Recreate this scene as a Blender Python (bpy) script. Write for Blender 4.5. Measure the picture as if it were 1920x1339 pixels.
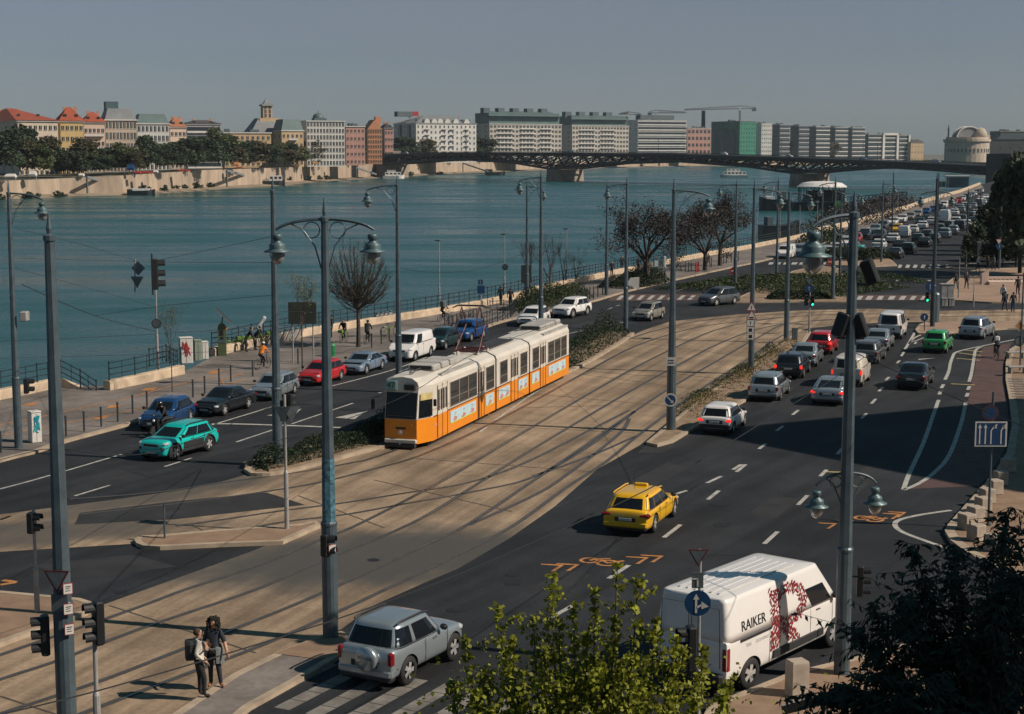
import bpy, math, random
from mathutils import Vector, Matrix
R = math.radians
for o in list(bpy.data.objects): bpy.data.objects.remove(o)
SC = bpy.context.scene
COL = SC.collection
# ---------------------------------------------------------------- camera
F, CX, CY, HC = 3000.0, 960.0, 669.5, 13.8
TH = math.atan((CY - 285.0) / F); CT, ST = math.cos(TH), math.sin(TH)
cd = bpy.data.cameras.new('camera'); cam = bpy.data.objects.new('camera', cd); COL.objects.link(cam)
cam.location = (0, 0, HC); cam.rotation_euler = (R(90) - TH, 0, 0)
cd.sensor_width = 36; cd.lens = 36 * F / 1920; cd.clip_start = 0.5; cd.clip_end = 9000
SC.camera = cam
# ---------------------------------------------------------------- world, sun, exposure
SUN_EL = R(40); SX, SY = 0.968, -0.251
w = bpy.data.worlds.new('World'); SC.world = w; w.use_nodes = True
nt = w.node_tree; nt.nodes.clear()
sky = nt.nodes.new('ShaderNodeTexSky'); sky.sky_type = 'NISHITA'; sky.sun_disc = False
sky.sun_elevation = SUN_EL; sky.sun_rotation = math.atan2(SX, SY)
sky.air_density = 1.0; sky.dust_density = 0.4; sky.ozone_density = 3.0
hs = nt.nodes.new('ShaderNodeHueSaturation'); hs.inputs['Saturation'].default_value = 0.45
tc = nt.nodes.new('ShaderNodeTexCoord'); sep = nt.nodes.new('ShaderNodeSeparateXYZ')
mr = nt.nodes.new('ShaderNodeValToRGB'); e = mr.color_ramp.elements
e[0].position = 0.0; e[0].color = (0.61, 0.71, 0.80, 1)
e[1].position = 0.10; e[1].color = (0.59, 0.66, 0.77, 1)
q = e.new(0.45); q.color = (0.21, 0.60, 0.74, 1)
mx = nt.nodes.new('ShaderNodeMixRGB'); mx.blend_type = 'MULTIPLY'; mx.inputs[0].default_value = 1
cn = nt.nodes.new('ShaderNodeTexNoise'); cn.inputs['Scale'].default_value = 1.6; cn.inputs['Detail'].default_value = 5
cm = nt.nodes.new('ShaderNodeMapping'); cm.inputs['Scale'].default_value = (1, 1, 5); nt.links.new(tc.outputs['Generated'], cm.inputs[0]); nt.links.new(cm.outputs[0], cn.inputs['Vector'])
cr = nt.nodes.new('ShaderNodeValToRGB'); cr.color_ramp.elements[0].position = .3; cr.color_ramp.elements[0].color = (.93, .98, 1.0, 1); cr.color_ramp.elements[1].position = .7; cr.color_ramp.elements[1].color = (1.09, 1.02, 1.03, 1)
mx2 = nt.nodes.new('ShaderNodeMixRGB'); mx2.blend_type = 'MULTIPLY'; mx2.inputs[0].default_value = 1
bg = nt.nodes.new('ShaderNodeBackground'); bg.inputs['Strength'].default_value = 0.05
ow = nt.nodes.new('ShaderNodeOutputWorld'); L_ = nt.links.new
L_(tc.outputs['Generated'], sep.inputs[0]); L_(sep.outputs['Z'], mr.inputs[0])
L_(sky.outputs[0], hs.inputs['Color']); L_(hs.outputs[0], mx.inputs[1]); L_(mr.outputs[0], mx.inputs[2])
L_(cn.outputs['Fac'], cr.inputs[0]); L_(mx.outputs[0], mx2.inputs[1]); L_(cr.outputs[0], mx2.inputs[2]); L_(mx2.outputs[0], bg.inputs['Color']); L_(bg.outputs[0], ow.inputs['Surface'])
sd = bpy.data.lights.new('sun', 'SUN'); sd.energy = 4.1; sd.angle = R(0.53); sd.color = (1.0, 0.87, 0.73)
sun = bpy.data.objects.new('sun', sd); COL.objects.link(sun)
sun.rotation_euler = Vector((SX * math.cos(SUN_EL), SY * math.cos(SUN_EL), math.sin(SUN_EL))).to_track_quat('Z', 'Y').to_euler()
vs = SC.view_settings; vs.view_transform = 'Standard'; vs.look = 'None'; vs.exposure = 0.32; vs.gamma = 1.0
# ---------------------------------------------------------------- photograph pixel -> world
def ray(px, py):
    a = (px - CX) / F; b = -(py - CY) / F
    return a, CT + b * ST, -ST + b * CT
def G(px, py, z=0.0):
    dx, dy, dz = ray(px, py); t = (z - HC) / dz
    return Vector((dx * t, dy * t, z))
def A(px, py, Y):
    dx, dy, dz = ray(px, py); t = Y / dy
    return Vector((dx * t, Y, HC + dz * t))
def ppm(Y): return F / Y           # photograph pixels per metre at that depth
# ---------------------------------------------------------------- materials
MATS = {}
def mat(name, col, rough=0.7, metal=0.0, var=0.15, scale=3.0, emit=0.0, bump=0.0, spec=0.5, island=0.0, coat=0.0, stretch=None, alpha_trans=0.0, space='Object'):
    if name in MATS: return MATS[name]
    m = bpy.data.materials.new(name); m.use_nodes = True; n = m.node_tree; b = n.nodes['Principled BSDF']
    b.inputs['Base Color'].default_value = (*col, 1); b.inputs['Roughness'].default_value = rough
    b.inputs['Metallic'].default_value = metal; b.inputs['Specular IOR Level'].default_value = spec
    b.inputs['Coat Weight'].default_value = coat; b.inputs['Coat Roughness'].default_value = 0.06
    if alpha_trans: b.inputs['Transmission Weight'].default_value = alpha_trans
    if emit:
        b.inputs['Emission Color'].default_value = (*col, 1); b.inputs['Emission Strength'].default_value = emit
    src = None
    if var or bump:
        tcn = n.nodes.new('ShaderNodeTexCoord'); mp = n.nodes.new('ShaderNodeMapping')
        if space == 'World':
            geo = n.nodes.new('ShaderNodeNewGeometry'); n.links.new(geo.outputs['Position'], mp.inputs[0])
        else: n.links.new(tcn.outputs['Object'], mp.inputs[0])
        if stretch: mp.inputs['Scale'].default_value = stretch
        nz = n.nodes.new('ShaderNodeTexNoise'); nz.inputs['Scale'].default_value = scale; nz.inputs['Detail'].default_value = 5; nz.inputs['Roughness'].default_value = 0.62
        n.links.new(mp.outputs[0], nz.inputs['Vector'])
        src = nz.outputs['Fac']
    if var:
        rp = n.nodes.new('ShaderNodeMapRange'); rp.inputs[1].default_value = 0.3; rp.inputs[2].default_value = 0.7
        rp.inputs[3].default_value = 1 - var; rp.inputs[4].default_value = 1 + var
        n.links.new(src, rp.inputs[0])
        vm = n.nodes.new('ShaderNodeVectorMath'); vm.operation = 'SCALE'; vm.inputs[0].default_value = col
        fac = rp.outputs[0]
        if island:
            g = n.nodes.new('ShaderNodeNewGeometry'); r2 = n.nodes.new('ShaderNodeMapRange')
            r2.inputs[3].default_value = 1 - island; r2.inputs[4].default_value = 1 + island
            n.links.new(g.outputs['Random Per Island'], r2.inputs[0])
            mm = n.nodes.new('ShaderNodeMath'); mm.operation = 'MULTIPLY'
            n.links.new(fac, mm.inputs[0]); n.links.new(r2.outputs[0], mm.inputs[1]); fac = mm.outputs[0]
        n.links.new(fac, vm.inputs['Scale']); n.links.new(vm.outputs[0], b.inputs['Base Color'])
        if emit: n.links.new(vm.outputs[0], b.inputs['Emission Color'])
    if bump:
        bp = n.nodes.new('ShaderNodeBump'); bp.inputs['Strength'].default_value = bump; bp.inputs['Distance'].default_value = 0.02
        n.links.new(src, bp.inputs['Height']); n.links.new(bp.outputs[0], b.inputs['Normal'])
    MATS[name] = m
    return m
def leafmat(name, col, var=0.35, scale=0.9, island=0.35, trans=0.25):
    m = mat(name, col, 0.6, 0, var, scale, 0, 0, 0.3, island)
    n = m.node_tree; b = n.nodes['Principled BSDF']
    if trans and not n.nodes.get('tr'):
        t = n.nodes.new('ShaderNodeBsdfTranslucent'); t.name = 'tr'; mxs = n.nodes.new('ShaderNodeMixShader'); mxs.inputs[0].default_value = trans
        src = b.inputs['Base Color'].links[0].from_socket
        n.links.new(src, t.inputs['Color'])
        out = [x for x in n.nodes if x.type == 'OUTPUT_MATERIAL'][0]
        n.links.new(b.outputs[0], mxs.inputs[1]); n.links.new(t.outputs[0], mxs.inputs[2]); n.links.new(mxs.outputs[0], out.inputs['Surface'])
    return m
def M(n): return MATS[n]
# ---------------------------------------------------------------- mesh builder
class MB:
    def __init__(s): s.v = []; s.f = []; s.m = []
    def add(s, vs, fs, m=0, T=None):
        k = len(s.v)
        s.v += [tuple(T @ Vector(p)) if T else tuple(p) for p in vs]
        s.f += [tuple(i + k for i in f) for f in fs]; s.m += [m] * len(fs); return s
    def box(s, x, y, z, sx, sy, sz, m=0, rz=0.0, T=None):
        c, n = math.cos(rz), math.sin(rz); vs = []
        for dz in (-.5, .5):
            for dx, dy in ((-.5, -.5), (.5, -.5), (.5, .5), (-.5, .5)):
                a, b = dx * sx, dy * sy
                vs.append((x + a * c - b * n, y + a * n + b * c, z + dz * sz))
        return s.add(vs, [(3, 2, 1, 0), (4, 5, 6, 7), (0, 1, 5, 4), (1, 2, 6, 5), (2, 3, 7, 6), (3, 0, 4, 7)], m, T)
    def bbox(s, x, y, z, sx, sy, sz, b=0.02, m=0, rz=0.0, T=None):
        # chamfered box
        c, n = math.cos(rz), math.sin(rz); vs = []; b = min(b, sx * .45, sy * .45, sz * .45)
        def ring(zz, i):
            hx, hy = sx / 2 - i, sy / 2 - i
            k = b
            for a, d in ((-hx + k, -hy), (hx - k, -hy), (hx, -hy + k), (hx, hy - k), (hx - k, hy), (-hx + k, hy), (-hx, hy - k), (-hx, -hy + k)):
                vs.append((x + a * c - d * n, y + a * n + d * c, zz))
        ring(z - sz / 2, b); ring(z - sz / 2 + b, 0); ring(z + sz / 2 - b, 0); ring(z + sz / 2, b)
        fs = [tuple(range(7, -1, -1)), tuple(range(24, 32))]
        for r in range(3):
            for i in range(8): fs.append((r * 8 + i, r * 8 + (i + 1) % 8, r * 8 + 8 + (i + 1) % 8, r * 8 + 8 + i))
        return s.add(vs, fs, m, T)
    def tube(s, pts, r, n=6, m=0, cap=True, T=None):
        pts = [Vector(p) for p in pts]; rr = r if isinstance(r, (list, tuple)) else [r] * len(pts); vs = []; u = None
        for i, p in enumerate(pts):
            d = (pts[min(i + 1, len(pts) - 1)] - pts[max(i - 1, 0)])
            d = d.normalized() if d.length > 1e-9 else Vector((0, 0, 1))
            if u is None: u = d.orthogonal().normalized()
            else:
                u = u - d * u.dot(d); u = u.normalized() if u.length > 1e-6 else d.orthogonal().normalized()
            wv = d.cross(u)
            for k in range(n):
                a = 2 * math.pi * k / n
                vs.append(p + (u * math.cos(a) + wv * math.sin(a)) * rr[i])
        fs = []
        for i in range(len(pts) - 1):
            for k in range(n): fs.append((i * n + k, i * n + (k + 1) % n, (i + 1) * n + (k + 1) % n, (i + 1) * n + k))
        if cap: fs += [tuple(range(n - 1, -1, -1)), tuple(range((len(pts) - 1) * n, len(pts) * n))]
        return s.add(vs, fs, m, T)
    def lathe(s, prof, n=16, m=0, T=None, cap=True, ph=0.0):
        vs = []
        for r, z in prof:
            for k in range(n):
                a = 2 * math.pi * k / n + ph; vs.append((r * math.cos(a), r * math.sin(a), z))
        fs = []
        for i in range(len(prof) - 1):
            for k in range(n): fs.append((i * n + k, i * n + (k + 1) % n, (i + 1) * n + (k + 1) % n, (i + 1) * n + k))
        if cap: fs += [tuple(range(n - 1, -1, -1)), tuple(range((len(prof) - 1) * n, len(prof) * n))]
        return s.add(vs, fs, m, T)
    def loft(s, rings, m=0, cap=True, T=None, closed=True):
        n = len(rings[0]); vs = [p for r in rings for p in r]; fs = []
        for i in range(len(rings) - 1):
            for k in range(n if closed else n - 1): fs.append((i * n + k, i * n + (k + 1) % n, (i + 1) * n + (k + 1) % n, (i + 1) * n + k))
        if cap and closed: fs += [tuple(range(n - 1, -1, -1)), tuple(range((len(rings) - 1) * n, len(rings) * n))]
        return s.add(vs, fs, m, T)
    def prism(s, poly, z0, z1, m=0, T=None, bottom=False):
        n = len(poly); ar = sum(poly[i][0] * poly[(i + 1) % n][1] - poly[(i + 1) % n][0] * poly[i][1] for i in range(n))
        if ar < 0: poly = list(reversed(poly))
        vs = [(p[0], p[1], z0) for p in poly] + [(p[0], p[1], z1) for p in poly]
        fs = [tuple(range(n, 2 * n))] + [(i, (i + 1) % n, n + (i + 1) % n, n + i) for i in range(n)]
        if bottom: fs.append(tuple(range(n - 1, -1, -1)))
        return s.add(vs, fs, m, T)
    def face(s, poly, m=0, T=None): return s.add(poly, [tuple(range(len(poly)))], m, T)
    def sphere(s, c, rx, ry=None, rz=None, n=10, m=0, T=None):
        ry = ry or rx; rz = rz or rx; k = max(4, n // 2); vs = []; 
        for i in range(1, k):
            t = math.pi * i / k
            for j in range(n):
                a = 2 * math.pi * j / n; vs.append((c[0] + rx * math.sin(t) * math.cos(a), c[1] + ry * math.sin(t) * math.sin(a), c[2] + rz * math.cos(t)))
        vs += [(c[0], c[1], c[2] + rz), (c[0], c[1], c[2] - rz)]; fs = []
        for i in range(k - 2):
            for j in range(n): fs.append((i * n + j, (i + 1) * n + j, (i + 1) * n + (j + 1) % n, i * n + (j + 1) % n))
        t = (k - 1) * n
        for j in range(n): fs += [(t, j, (j + 1) % n), (t + 1, (k - 2) * n + (j + 1) % n, (k - 2) * n + j)]
        return s.add(vs, fs, m, T)
    def mesh(s, name, mats, smooth=False):
        me = bpy.data.meshes.new(name); me.from_pydata(s.v, [], s.f)
        for m in (mats if isinstance(mats, (list, tuple)) else [mats]): me.materials.append(m)
        if any(s.m): me.polygons.foreach_set('material_index', s.m)
        if smooth is True: me.polygons.foreach_set('use_smooth', [True] * len(me.polygons))
        elif smooth: me.shade_auto(smooth) if hasattr(me, 'shade_auto') else None
        me.update(); return me
    def build(s, name, mats, parent=None, smooth=False, **kw):
        return put(name, s.mesh(name, mats, smooth), parent, **kw)
def put(name, me, parent=None, loc=None, rz=None, rot=None, scale=None, paint=None, label=None, cat=None, group=None, kind=None):
    o = bpy.data.objects.new(name, me); COL.objects.link(o)
    if parent: o.parent = parent
    if loc is not None: o.location = loc
    if rz is not None: o.rotation_euler = (0, 0, rz)
    if rot is not None: o.rotation_euler = rot
    if scale is not None: o.scale = scale if isinstance(scale, (tuple, list)) else (scale,) * 3
    if paint is not None:
        o.material_slots[0].link = 'OBJECT'; o.material_slots[0].material = paint
    tag(o, label, cat, group, kind); return o
def tag(o, label=None, cat=None, group=None, kind=None):
    if label: o['label'] = label
    if cat: o['category'] = cat
    if group: o['group'] = group
    if kind: o['kind'] = kind
    return o
def thing(name, label, cat, loc=(0, 0, 0), rz=0.0, group=None, scale=None):
    return put(name, None, None, loc, rz, None, scale, None, label, cat, group)
def dup(root, loc=None, rz=None, label=None, group=None, scale=None):
    def cp(o, par):
        c = o.copy(); COL.objects.link(c)
        if par: c.parent = par
        for ch in o.children: cp(ch, c)
        return c
    r = cp(root, None)
    if loc is not None: r.location = loc
    if rz is not None: r.rotation_euler = (0, 0, rz)
    if scale is not None: r.scale = (scale,) * 3 if not isinstance(scale, (tuple, list)) else scale
    if label: r['label'] = label
    if group: r['group'] = group
    return r
def spline(p, n=6):
    p = [Vector(q) for q in p]
    if len(p) < 3: return p
    out = []
    for i in range(len(p) - 1):
        a, b, c, d = p[max(i - 1, 0)], p[i], p[i + 1], p[min(i + 2, len(p) - 1)]
        for k in range(n):
            t = k / n
            out.append(0.5 * ((2 * b) + (c - a) * t + (2 * a - 5 * b + 4 * c - d) * t * t + (3 * b - a - 3 * c + d) * t ** 3))
    return out + [p[-1]]
def pxs(lst, z=0.0): return [G(x, y, z) for x, y in lst]
def offset(path, d):
    out = []
    for i, p in enumerate(path):
        t = path[min(i + 1, len(path) - 1)] - path[max(i - 1, 0)]; t = Vector((t[0], t[1], 0)); t.normalize()
        out.append(Vector((p[0] - t.y * d, p[1] + t.x * d, p[2])))
    return out
def strip(mb, path, w, z, m=0, h=None):
    a, b = offset(path, w / 2), offset(path, -w / 2)
    for i in range(len(path) - 1):
        q = [b[i], b[i + 1], a[i + 1], a[i]]
        if h is None: mb.face([(p[0], p[1], z) for p in q], m)
        else: mb.prism([(p[0], p[1]) for p in q], z, z + h, m)
def ev(o):
    me = bpy.data.meshes.new_from_object(o.evaluated_get(bpy.context.evaluated_depsgraph_get()))
    return me
def text_mesh(txt, size, font_scale_x=1.0, extrude=0.0, align='CENTER'):
    c = bpy.data.curves.new('t', 'FONT'); c.body = txt; c.size = size; c.align_x = align; c.align_y = 'CENTER'; c.extrude = extrude; c.resolution_u = 3
    o = bpy.data.objects.new('t', c); COL.objects.link(o); o.scale = (font_scale_x, 1, 1); bpy.context.view_layer.update()
    me = ev(o); bpy.data.objects.remove(o)
    if font_scale_x != 1: me.transform(Matrix.Diagonal((font_scale_x, 1, 1, 1)))
    return me
rnd = random.Random(7)
# ---------------------------------------------------------------- common materials
mat('asphalt', (.0165, .0182, .0215), .82, 0, .30, .35, bump=.15, space='World', spec=.3)
mat('asphalt_patch', (.026, .027, .029), .85, 0, .3, .8, space='World', spec=.3)
mat('concrete_bed', (.255, .188, .128), .85, 0, .24, .45, bump=.2, space='World', spec=.25)
def weather(mname, layers):   # extra stains and wear: (scale, stretch, rotation, low, high)
    n = MATS[mname].node_tree; b = n.nodes['Principled BSDF']; src = b.inputs['Base Color'].links[0].from_socket
    g = n.nodes.new('ShaderNodeNewGeometry')
    for sc, st, rot, lo, hi, p0, p1 in layers:
        mp = n.nodes.new('ShaderNodeMapping'); mp.vector_type = 'TEXTURE'; mp.inputs['Scale'].default_value = [1 / q_ for q_ in st]; mp.inputs['Rotation'].default_value = (0, 0, rot); n.links.new(g.outputs['Position'], mp.inputs[0])
        nz = n.nodes.new('ShaderNodeTexNoise'); nz.inputs['Scale'].default_value = sc; nz.inputs['Detail'].default_value = 4; n.links.new(mp.outputs[0], nz.inputs['Vector'])
        rp = n.nodes.new('ShaderNodeMapRange'); rp.inputs[1].default_value = p0; rp.inputs[2].default_value = p1; rp.inputs[3].default_value = lo; rp.inputs[4].default_value = hi; n.links.new(nz.outputs['Fac'], rp.inputs[0])
        vm = n.nodes.new('ShaderNodeVectorMath'); vm.operation = 'SCALE'; n.links.new(src, vm.inputs[0]); n.links.new(rp.outputs[0], vm.inputs['Scale']); src = vm.outputs[0]
    n.links.new(src, b.inputs['Base Color'])
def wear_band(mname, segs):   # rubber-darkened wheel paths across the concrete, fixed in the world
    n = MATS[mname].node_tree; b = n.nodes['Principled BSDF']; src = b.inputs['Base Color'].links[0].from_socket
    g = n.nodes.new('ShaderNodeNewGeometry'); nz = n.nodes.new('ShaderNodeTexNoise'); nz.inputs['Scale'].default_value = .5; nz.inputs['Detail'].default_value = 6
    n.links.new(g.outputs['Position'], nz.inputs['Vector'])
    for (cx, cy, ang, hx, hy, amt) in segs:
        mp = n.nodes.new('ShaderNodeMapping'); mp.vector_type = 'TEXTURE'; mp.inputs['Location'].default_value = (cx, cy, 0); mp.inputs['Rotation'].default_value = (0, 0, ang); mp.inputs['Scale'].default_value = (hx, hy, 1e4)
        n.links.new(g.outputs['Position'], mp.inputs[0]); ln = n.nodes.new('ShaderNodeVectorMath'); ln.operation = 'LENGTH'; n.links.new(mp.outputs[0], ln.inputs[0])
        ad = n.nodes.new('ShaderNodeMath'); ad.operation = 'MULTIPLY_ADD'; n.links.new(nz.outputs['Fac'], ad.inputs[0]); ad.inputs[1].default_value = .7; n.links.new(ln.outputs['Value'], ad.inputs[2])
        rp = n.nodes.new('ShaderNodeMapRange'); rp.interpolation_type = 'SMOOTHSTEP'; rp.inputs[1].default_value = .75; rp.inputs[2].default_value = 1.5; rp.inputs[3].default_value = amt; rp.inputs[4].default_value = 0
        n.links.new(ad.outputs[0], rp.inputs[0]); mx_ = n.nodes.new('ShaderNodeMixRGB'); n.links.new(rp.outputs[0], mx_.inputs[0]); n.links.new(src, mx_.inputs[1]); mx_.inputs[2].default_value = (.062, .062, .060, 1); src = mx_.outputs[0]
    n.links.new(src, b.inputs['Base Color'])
weather('asphalt', [(1, (.05, .9, 1), R(60), .78, 1.25, .4, .6), (9, (1, 1, 1), 0, .8, 1.2, .35, .65), (.13, (1, 1, 1), 0, .8, 1.25, .4, .6)])
weather('concrete_bed', [(1, (.06, 1.5, 1), R(72), .74, 1.2, .38, .62), (7, (1, 1, 1), 0, .88, 1.1, .35, .65), (.16, (1, 1, 1), 0, .8, 1.14, .4, .6), (.9, (1, 1, 1), 0, 1.0, .72, .60, .72)])
mat('worn_bed', (.10, .092, .08), .85, 0, .3, .5, space='World', spec=.25)
mat('paving_grey', (.155, .135, .122), .85, 0, .22, .7, bump=.1, space='World', spec=.3)
weather('paving_grey', [(6, (1, 1, 1), 0, .88, 1.1, .35, .65), (.2, (1, 1, 1), 0, .8, 1.2, .4, .6)])
mat('paving_brown', (.23, .155, .105), .85, 0, .22, 1.1, bump=.1, space='World', spec=.3)
mat('paving_plaza', (.29, .20, .145), .85, 0, .2, .5, space='World', spec=.3)
mat('kerb_stone', (.34, .27, .20), .8, 0, .25, 1.5, space='World', spec=.3)
mat('wall_stone', (.46, .36, .26), .85, 0, .28, 1.2, bump=.3, space='World', spec=.2)
mat('line_white', (.36, .35, .325), .7, 0, .35, 2.5, space='World', spec=.3)
mat('line_yellow', (.50, .40, .17), .7, 0, .3, 2.5, space='World')
mat('line_orange', (.38, .165, .05), .7, 0, .4, 2.5, space='World')
mat('red_surface', (.075, .040, .036), .85, 0, .3, 1.2, space='World')
mat('soil', (.22, .155, .10), .95, 0, .35, 1.8, bump=.4, space='World')
mat('steel_rail', (.27, .25, .225), .26, .85, .2, 2, space='World')
mat('rail_groove', (.060, .048, .038), .8, 0, .25, 2, space='World')
mat('pole_grey', (.072, .10, .118), .45, .25, .25, 2.2, spec=.5)
mat('pole_light', (.30, .29, .28), .5, .1, .3, 2.0)
mat('pole_dark', (.035, .05, .058), .5, .2, .2, 2)
mat('lamp_teal', (.075, .125, .135), .45, .2, .2, 3)
mat('lamp_glass', (.26, .27, .26), .2, 0, .08, 3, spec=.5, alpha_trans=.25)
mat('black_plastic', (.012, .013, .015), .5, 0, .2, 4)
mat('iron', (.016, .025, .03), .5, .2, .2, 4)
mat('rubber', (.014, .014, .015), .8, 0, .2, 6)
mat('glass_dark', (.008, .011, .014), .05, 0, 0, spec=.35)
mat('glass_cabin', (.016, .022, .026), .05, 0, .3, 1.2, spec=.55)
mat('chrome', (.62, .62, .62), .2, .9, 0)
mat('rim_alloy', (.62, .63, .64), .28, .6, .1, 8)
mat('red_lens', (.20, .008, .010), .12, 0, 0, spec=.5, coat=.5)
mat('red_lit', (1.0, .035, .02), .3, 0, 0, emit=.7)
mat('amber_lens', (.5, .16, .02), .15, 0, 0)
mat('head_glass', (.55, .57, .6), .08, .3, .2, 10, spec=.7)
mat('plate', (.42, .43, .43), .5, 0, .1, 20)
mat('sign_blue', (.010, .045, .12), .4, 0, .1, 5)
mat('sign_white', (.55, .53, .5), .45, 0, .12, 5)
mat('sign_red', (.30, .025, .02), .4, 0, .1, 5)
mat('sign_back', (.13, .15, .16), .5, .4, .15, 5)
mat('green_lit', (.02, .85, .45), .3, 0, 0, emit=2.5)
mat('black_trim', (.02, .021, .023), .6, 0, .2, 5)
# ================================================================ the setting: ground, roads, water
ZW = -5.0
def sheet(name, poly, z, m, smooth_px=True, kind='structure'):
    mb = MB(); p = [(q[0], q[1]) for q in poly]
    ar = sum(p[i][0] * p[(i + 1) % len(p)][1] - p[(i + 1) % len(p)][0] * p[i][1] for i in range(len(p)))
    if ar < 0: p.reverse()
    mb.face([(x, y, z) for x, y in p]); return mb.build(name, M(m), kind=kind)
def slab(name, px, z1, m, kerb='kerb_stone', z0=-.05, kw=.22, lab=None, closed=True):
    p = pxs(px, z1); p2 = [(q.x, q.y) for q in p]
    ar = sum(p2[i][0] * p2[(i + 1) % len(p2)][1] - p2[(i + 1) % len(p2)][0] * p2[i][1] for i in range(len(p2)))
    if ar < 0: p2.reverse(); p.reverse()
    o = MB().prism(p2, z0, z1).build(name, M(m), kind='structure')
    if kerb:
        mb = MB(); pts = [Vector((a, b, 0)) for a, b in p2]; pts.append(pts[0])
        inn = offset(pts, kw); inn[0] = inn[-1] = (inn[0] + inn[-1]) / 2
        for i in range(len(pts) - 1):
            q = [pts[i], pts[i + 1], inn[i + 1], inn[i]]
            out = offset([pts[i], pts[i + 1]], -.012)
            mb.prism([(out[0].x, out[0].y), (out[1].x, out[1].y), (q[2].x, q[2].y), (q[3].x, q[3].y)], z0, z1 + .012)
        mb.build('kerb', M(kerb), kind='structure')
    return o
WALL = [(-420, 850), (-150, 785), (0, 749), (113, 725), (150, 724), (203, 722), (343, 698), (400, 668), (500, 642), (600, 624), (740, 601), (780, 595), (845, 584),
        (905, 573), (980, 556), (1010, 546), (1100, 526), (1155, 514), (1260, 492), (1337, 477), (1407, 465), (1475, 451), (1533, 437), (1606, 421), (1640, 410), (1702, 392), (1742, 377), (1800, 361), (1838, 346)]
WP = pxs(WALL, .12)
far_end = WP[-1]
# near bank: one asphalt sheet from the quay wall to far right
bank = [(p.x, p.y) for p in WP] + [(far_end.x + 700, 2600), (2600, 2600), (2600, -400), (-140, -400)]
sheet('road', bank, 0.0, 'asphalt')
# quay wall face down to the water
mb = MB()
for i in range(len(WP) - 1):
    a, b = WP[i], WP[i + 1]
    mb.face([(a.x, a.y, ZW - .5), (b.x, b.y, ZW - .5), (b.x, b.y, .12), (a.x, a.y, .12)])
mb.build('quay_wall', M('wall_stone'), kind=None, label='stone quay wall dropping to the river below the promenade', cat='wall')
# river
def water():
    m = bpy.data.materials.new('river_water'); m.use_nodes = True; n = m.node_tree; b = n.nodes['Principled BSDF']
    b.inputs['Base Color'].default_value = (.009, .068, .070, 1); b.inputs['Roughness'].default_value = .22; b.inputs['Specular IOR Level'].default_value = .38
    g = n.nodes.new('ShaderNodeNewGeometry'); hs_ = []
    for sc, st in ((1.0, (.40, .22, 1)), (.28, (.5, .12, 1)), (3.2, (.45, .35, 1))):
        mp = n.nodes.new('ShaderNodeMapping'); mp.inputs['Scale'].default_value = st; mp.inputs['Rotation'].default_value = (0, 0, R(-14))
        nz = n.nodes.new('ShaderNodeTexNoise'); nz.inputs['Scale'].default_value = sc; nz.inputs['Detail'].default_value = 4
        n.links.new(g.outputs['Position'], mp.inputs[0]); n.links.new(mp.outputs[0], nz.inputs['Vector']); hs_.append(nz.outputs['Fac'])
    a = n.nodes.new('ShaderNodeMath'); a.operation = 'ADD'; n.links.new(hs_[0], a.inputs[0]); n.links.new(hs_[2], a.inputs[1])
    bp = n.nodes.new('ShaderNodeBump'); bp.inputs['Strength'].default_value = .55; bp.inputs['Distance'].default_value = .35
    n.links.new(a.outputs[0], bp.inputs['Height']); n.links.new(bp.outputs[0], b.inputs['Normal'])
    # slow streaks of calmer and rougher water (currents)
    mp = n.nodes.new('ShaderNodeMapping'); mp.inputs['Scale'].default_value = (.011, .034, 1); mp.inputs['Rotation'].default_value = (0, 0, R(-5))
    nz = n.nodes.new('ShaderNodeTexNoise'); nz.inputs['Scale'].default_value = 1.3; nz.inputs['Detail'].default_value = 6; nz.inputs['Roughness'].default_value = .65
    n.links.new(g.outputs['Position'], mp.inputs[0]); n.links.new(mp.outputs[0], nz.inputs['Vector'])
    rp = n.nodes.new('ShaderNodeMapRange'); rp.inputs[1].default_value = .35; rp.inputs[2].default_value = .65; rp.inputs[3].default_value = .10; rp.inputs[4].default_value = .42
    n.links.new(nz.outputs['Fac'], rp.inputs[0]); n.links.new(rp.outputs[0], b.inputs['Roughness'])
    r2 = n.nodes.new('ShaderNodeMapRange'); r2.inputs[1].default_value = .35; r2.inputs[2].default_value = .65; r2.inputs[3].default_value = .55; r2.inputs[4].default_value = .22
    n.links.new(nz.outputs['Fac'], r2.inputs[0]); n.links.new(r2.outputs[0], bp.inputs['Strength'])
    MATS['river_water'] = m
water()
MB().face([(-2500, -300, ZW), (2500, -300, ZW), (4500, 8000, ZW), (-2500, 8000, ZW)]).build('river', M('river_water'), kind='structure')
# promenade
KERB = [(-420, 985), (-150, 905), (0, 861), (71, 843), (119, 826), (220, 799), (340, 766), (470, 736), (560, 710), (640, 690), (720, 664), (800, 645), (907, 613), (960, 597),
        (1103, 566), (1165, 548), (1232, 532), (1270, 523), (1365, 502), (1427, 489), (1490, 472), (1560, 450), (1640, 423), (1700, 402), (1760, 383), (1812, 364), (1842, 349)]
KP = spline(pxs(KERB, .12), 4)
prom = [(p.x, p.y) for p in WP] + [(p.x, p.y) for p in reversed(KP)]
o = MB().prism(prom, -.05, .12).build('promenade', M('paving_grey'), kind='structure')
mb = MB(); strip(mb, KP, .3, -.05, 0, .185); mb.build('promenade_kerb', M('kerb_stone'), kind='structure')
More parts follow.
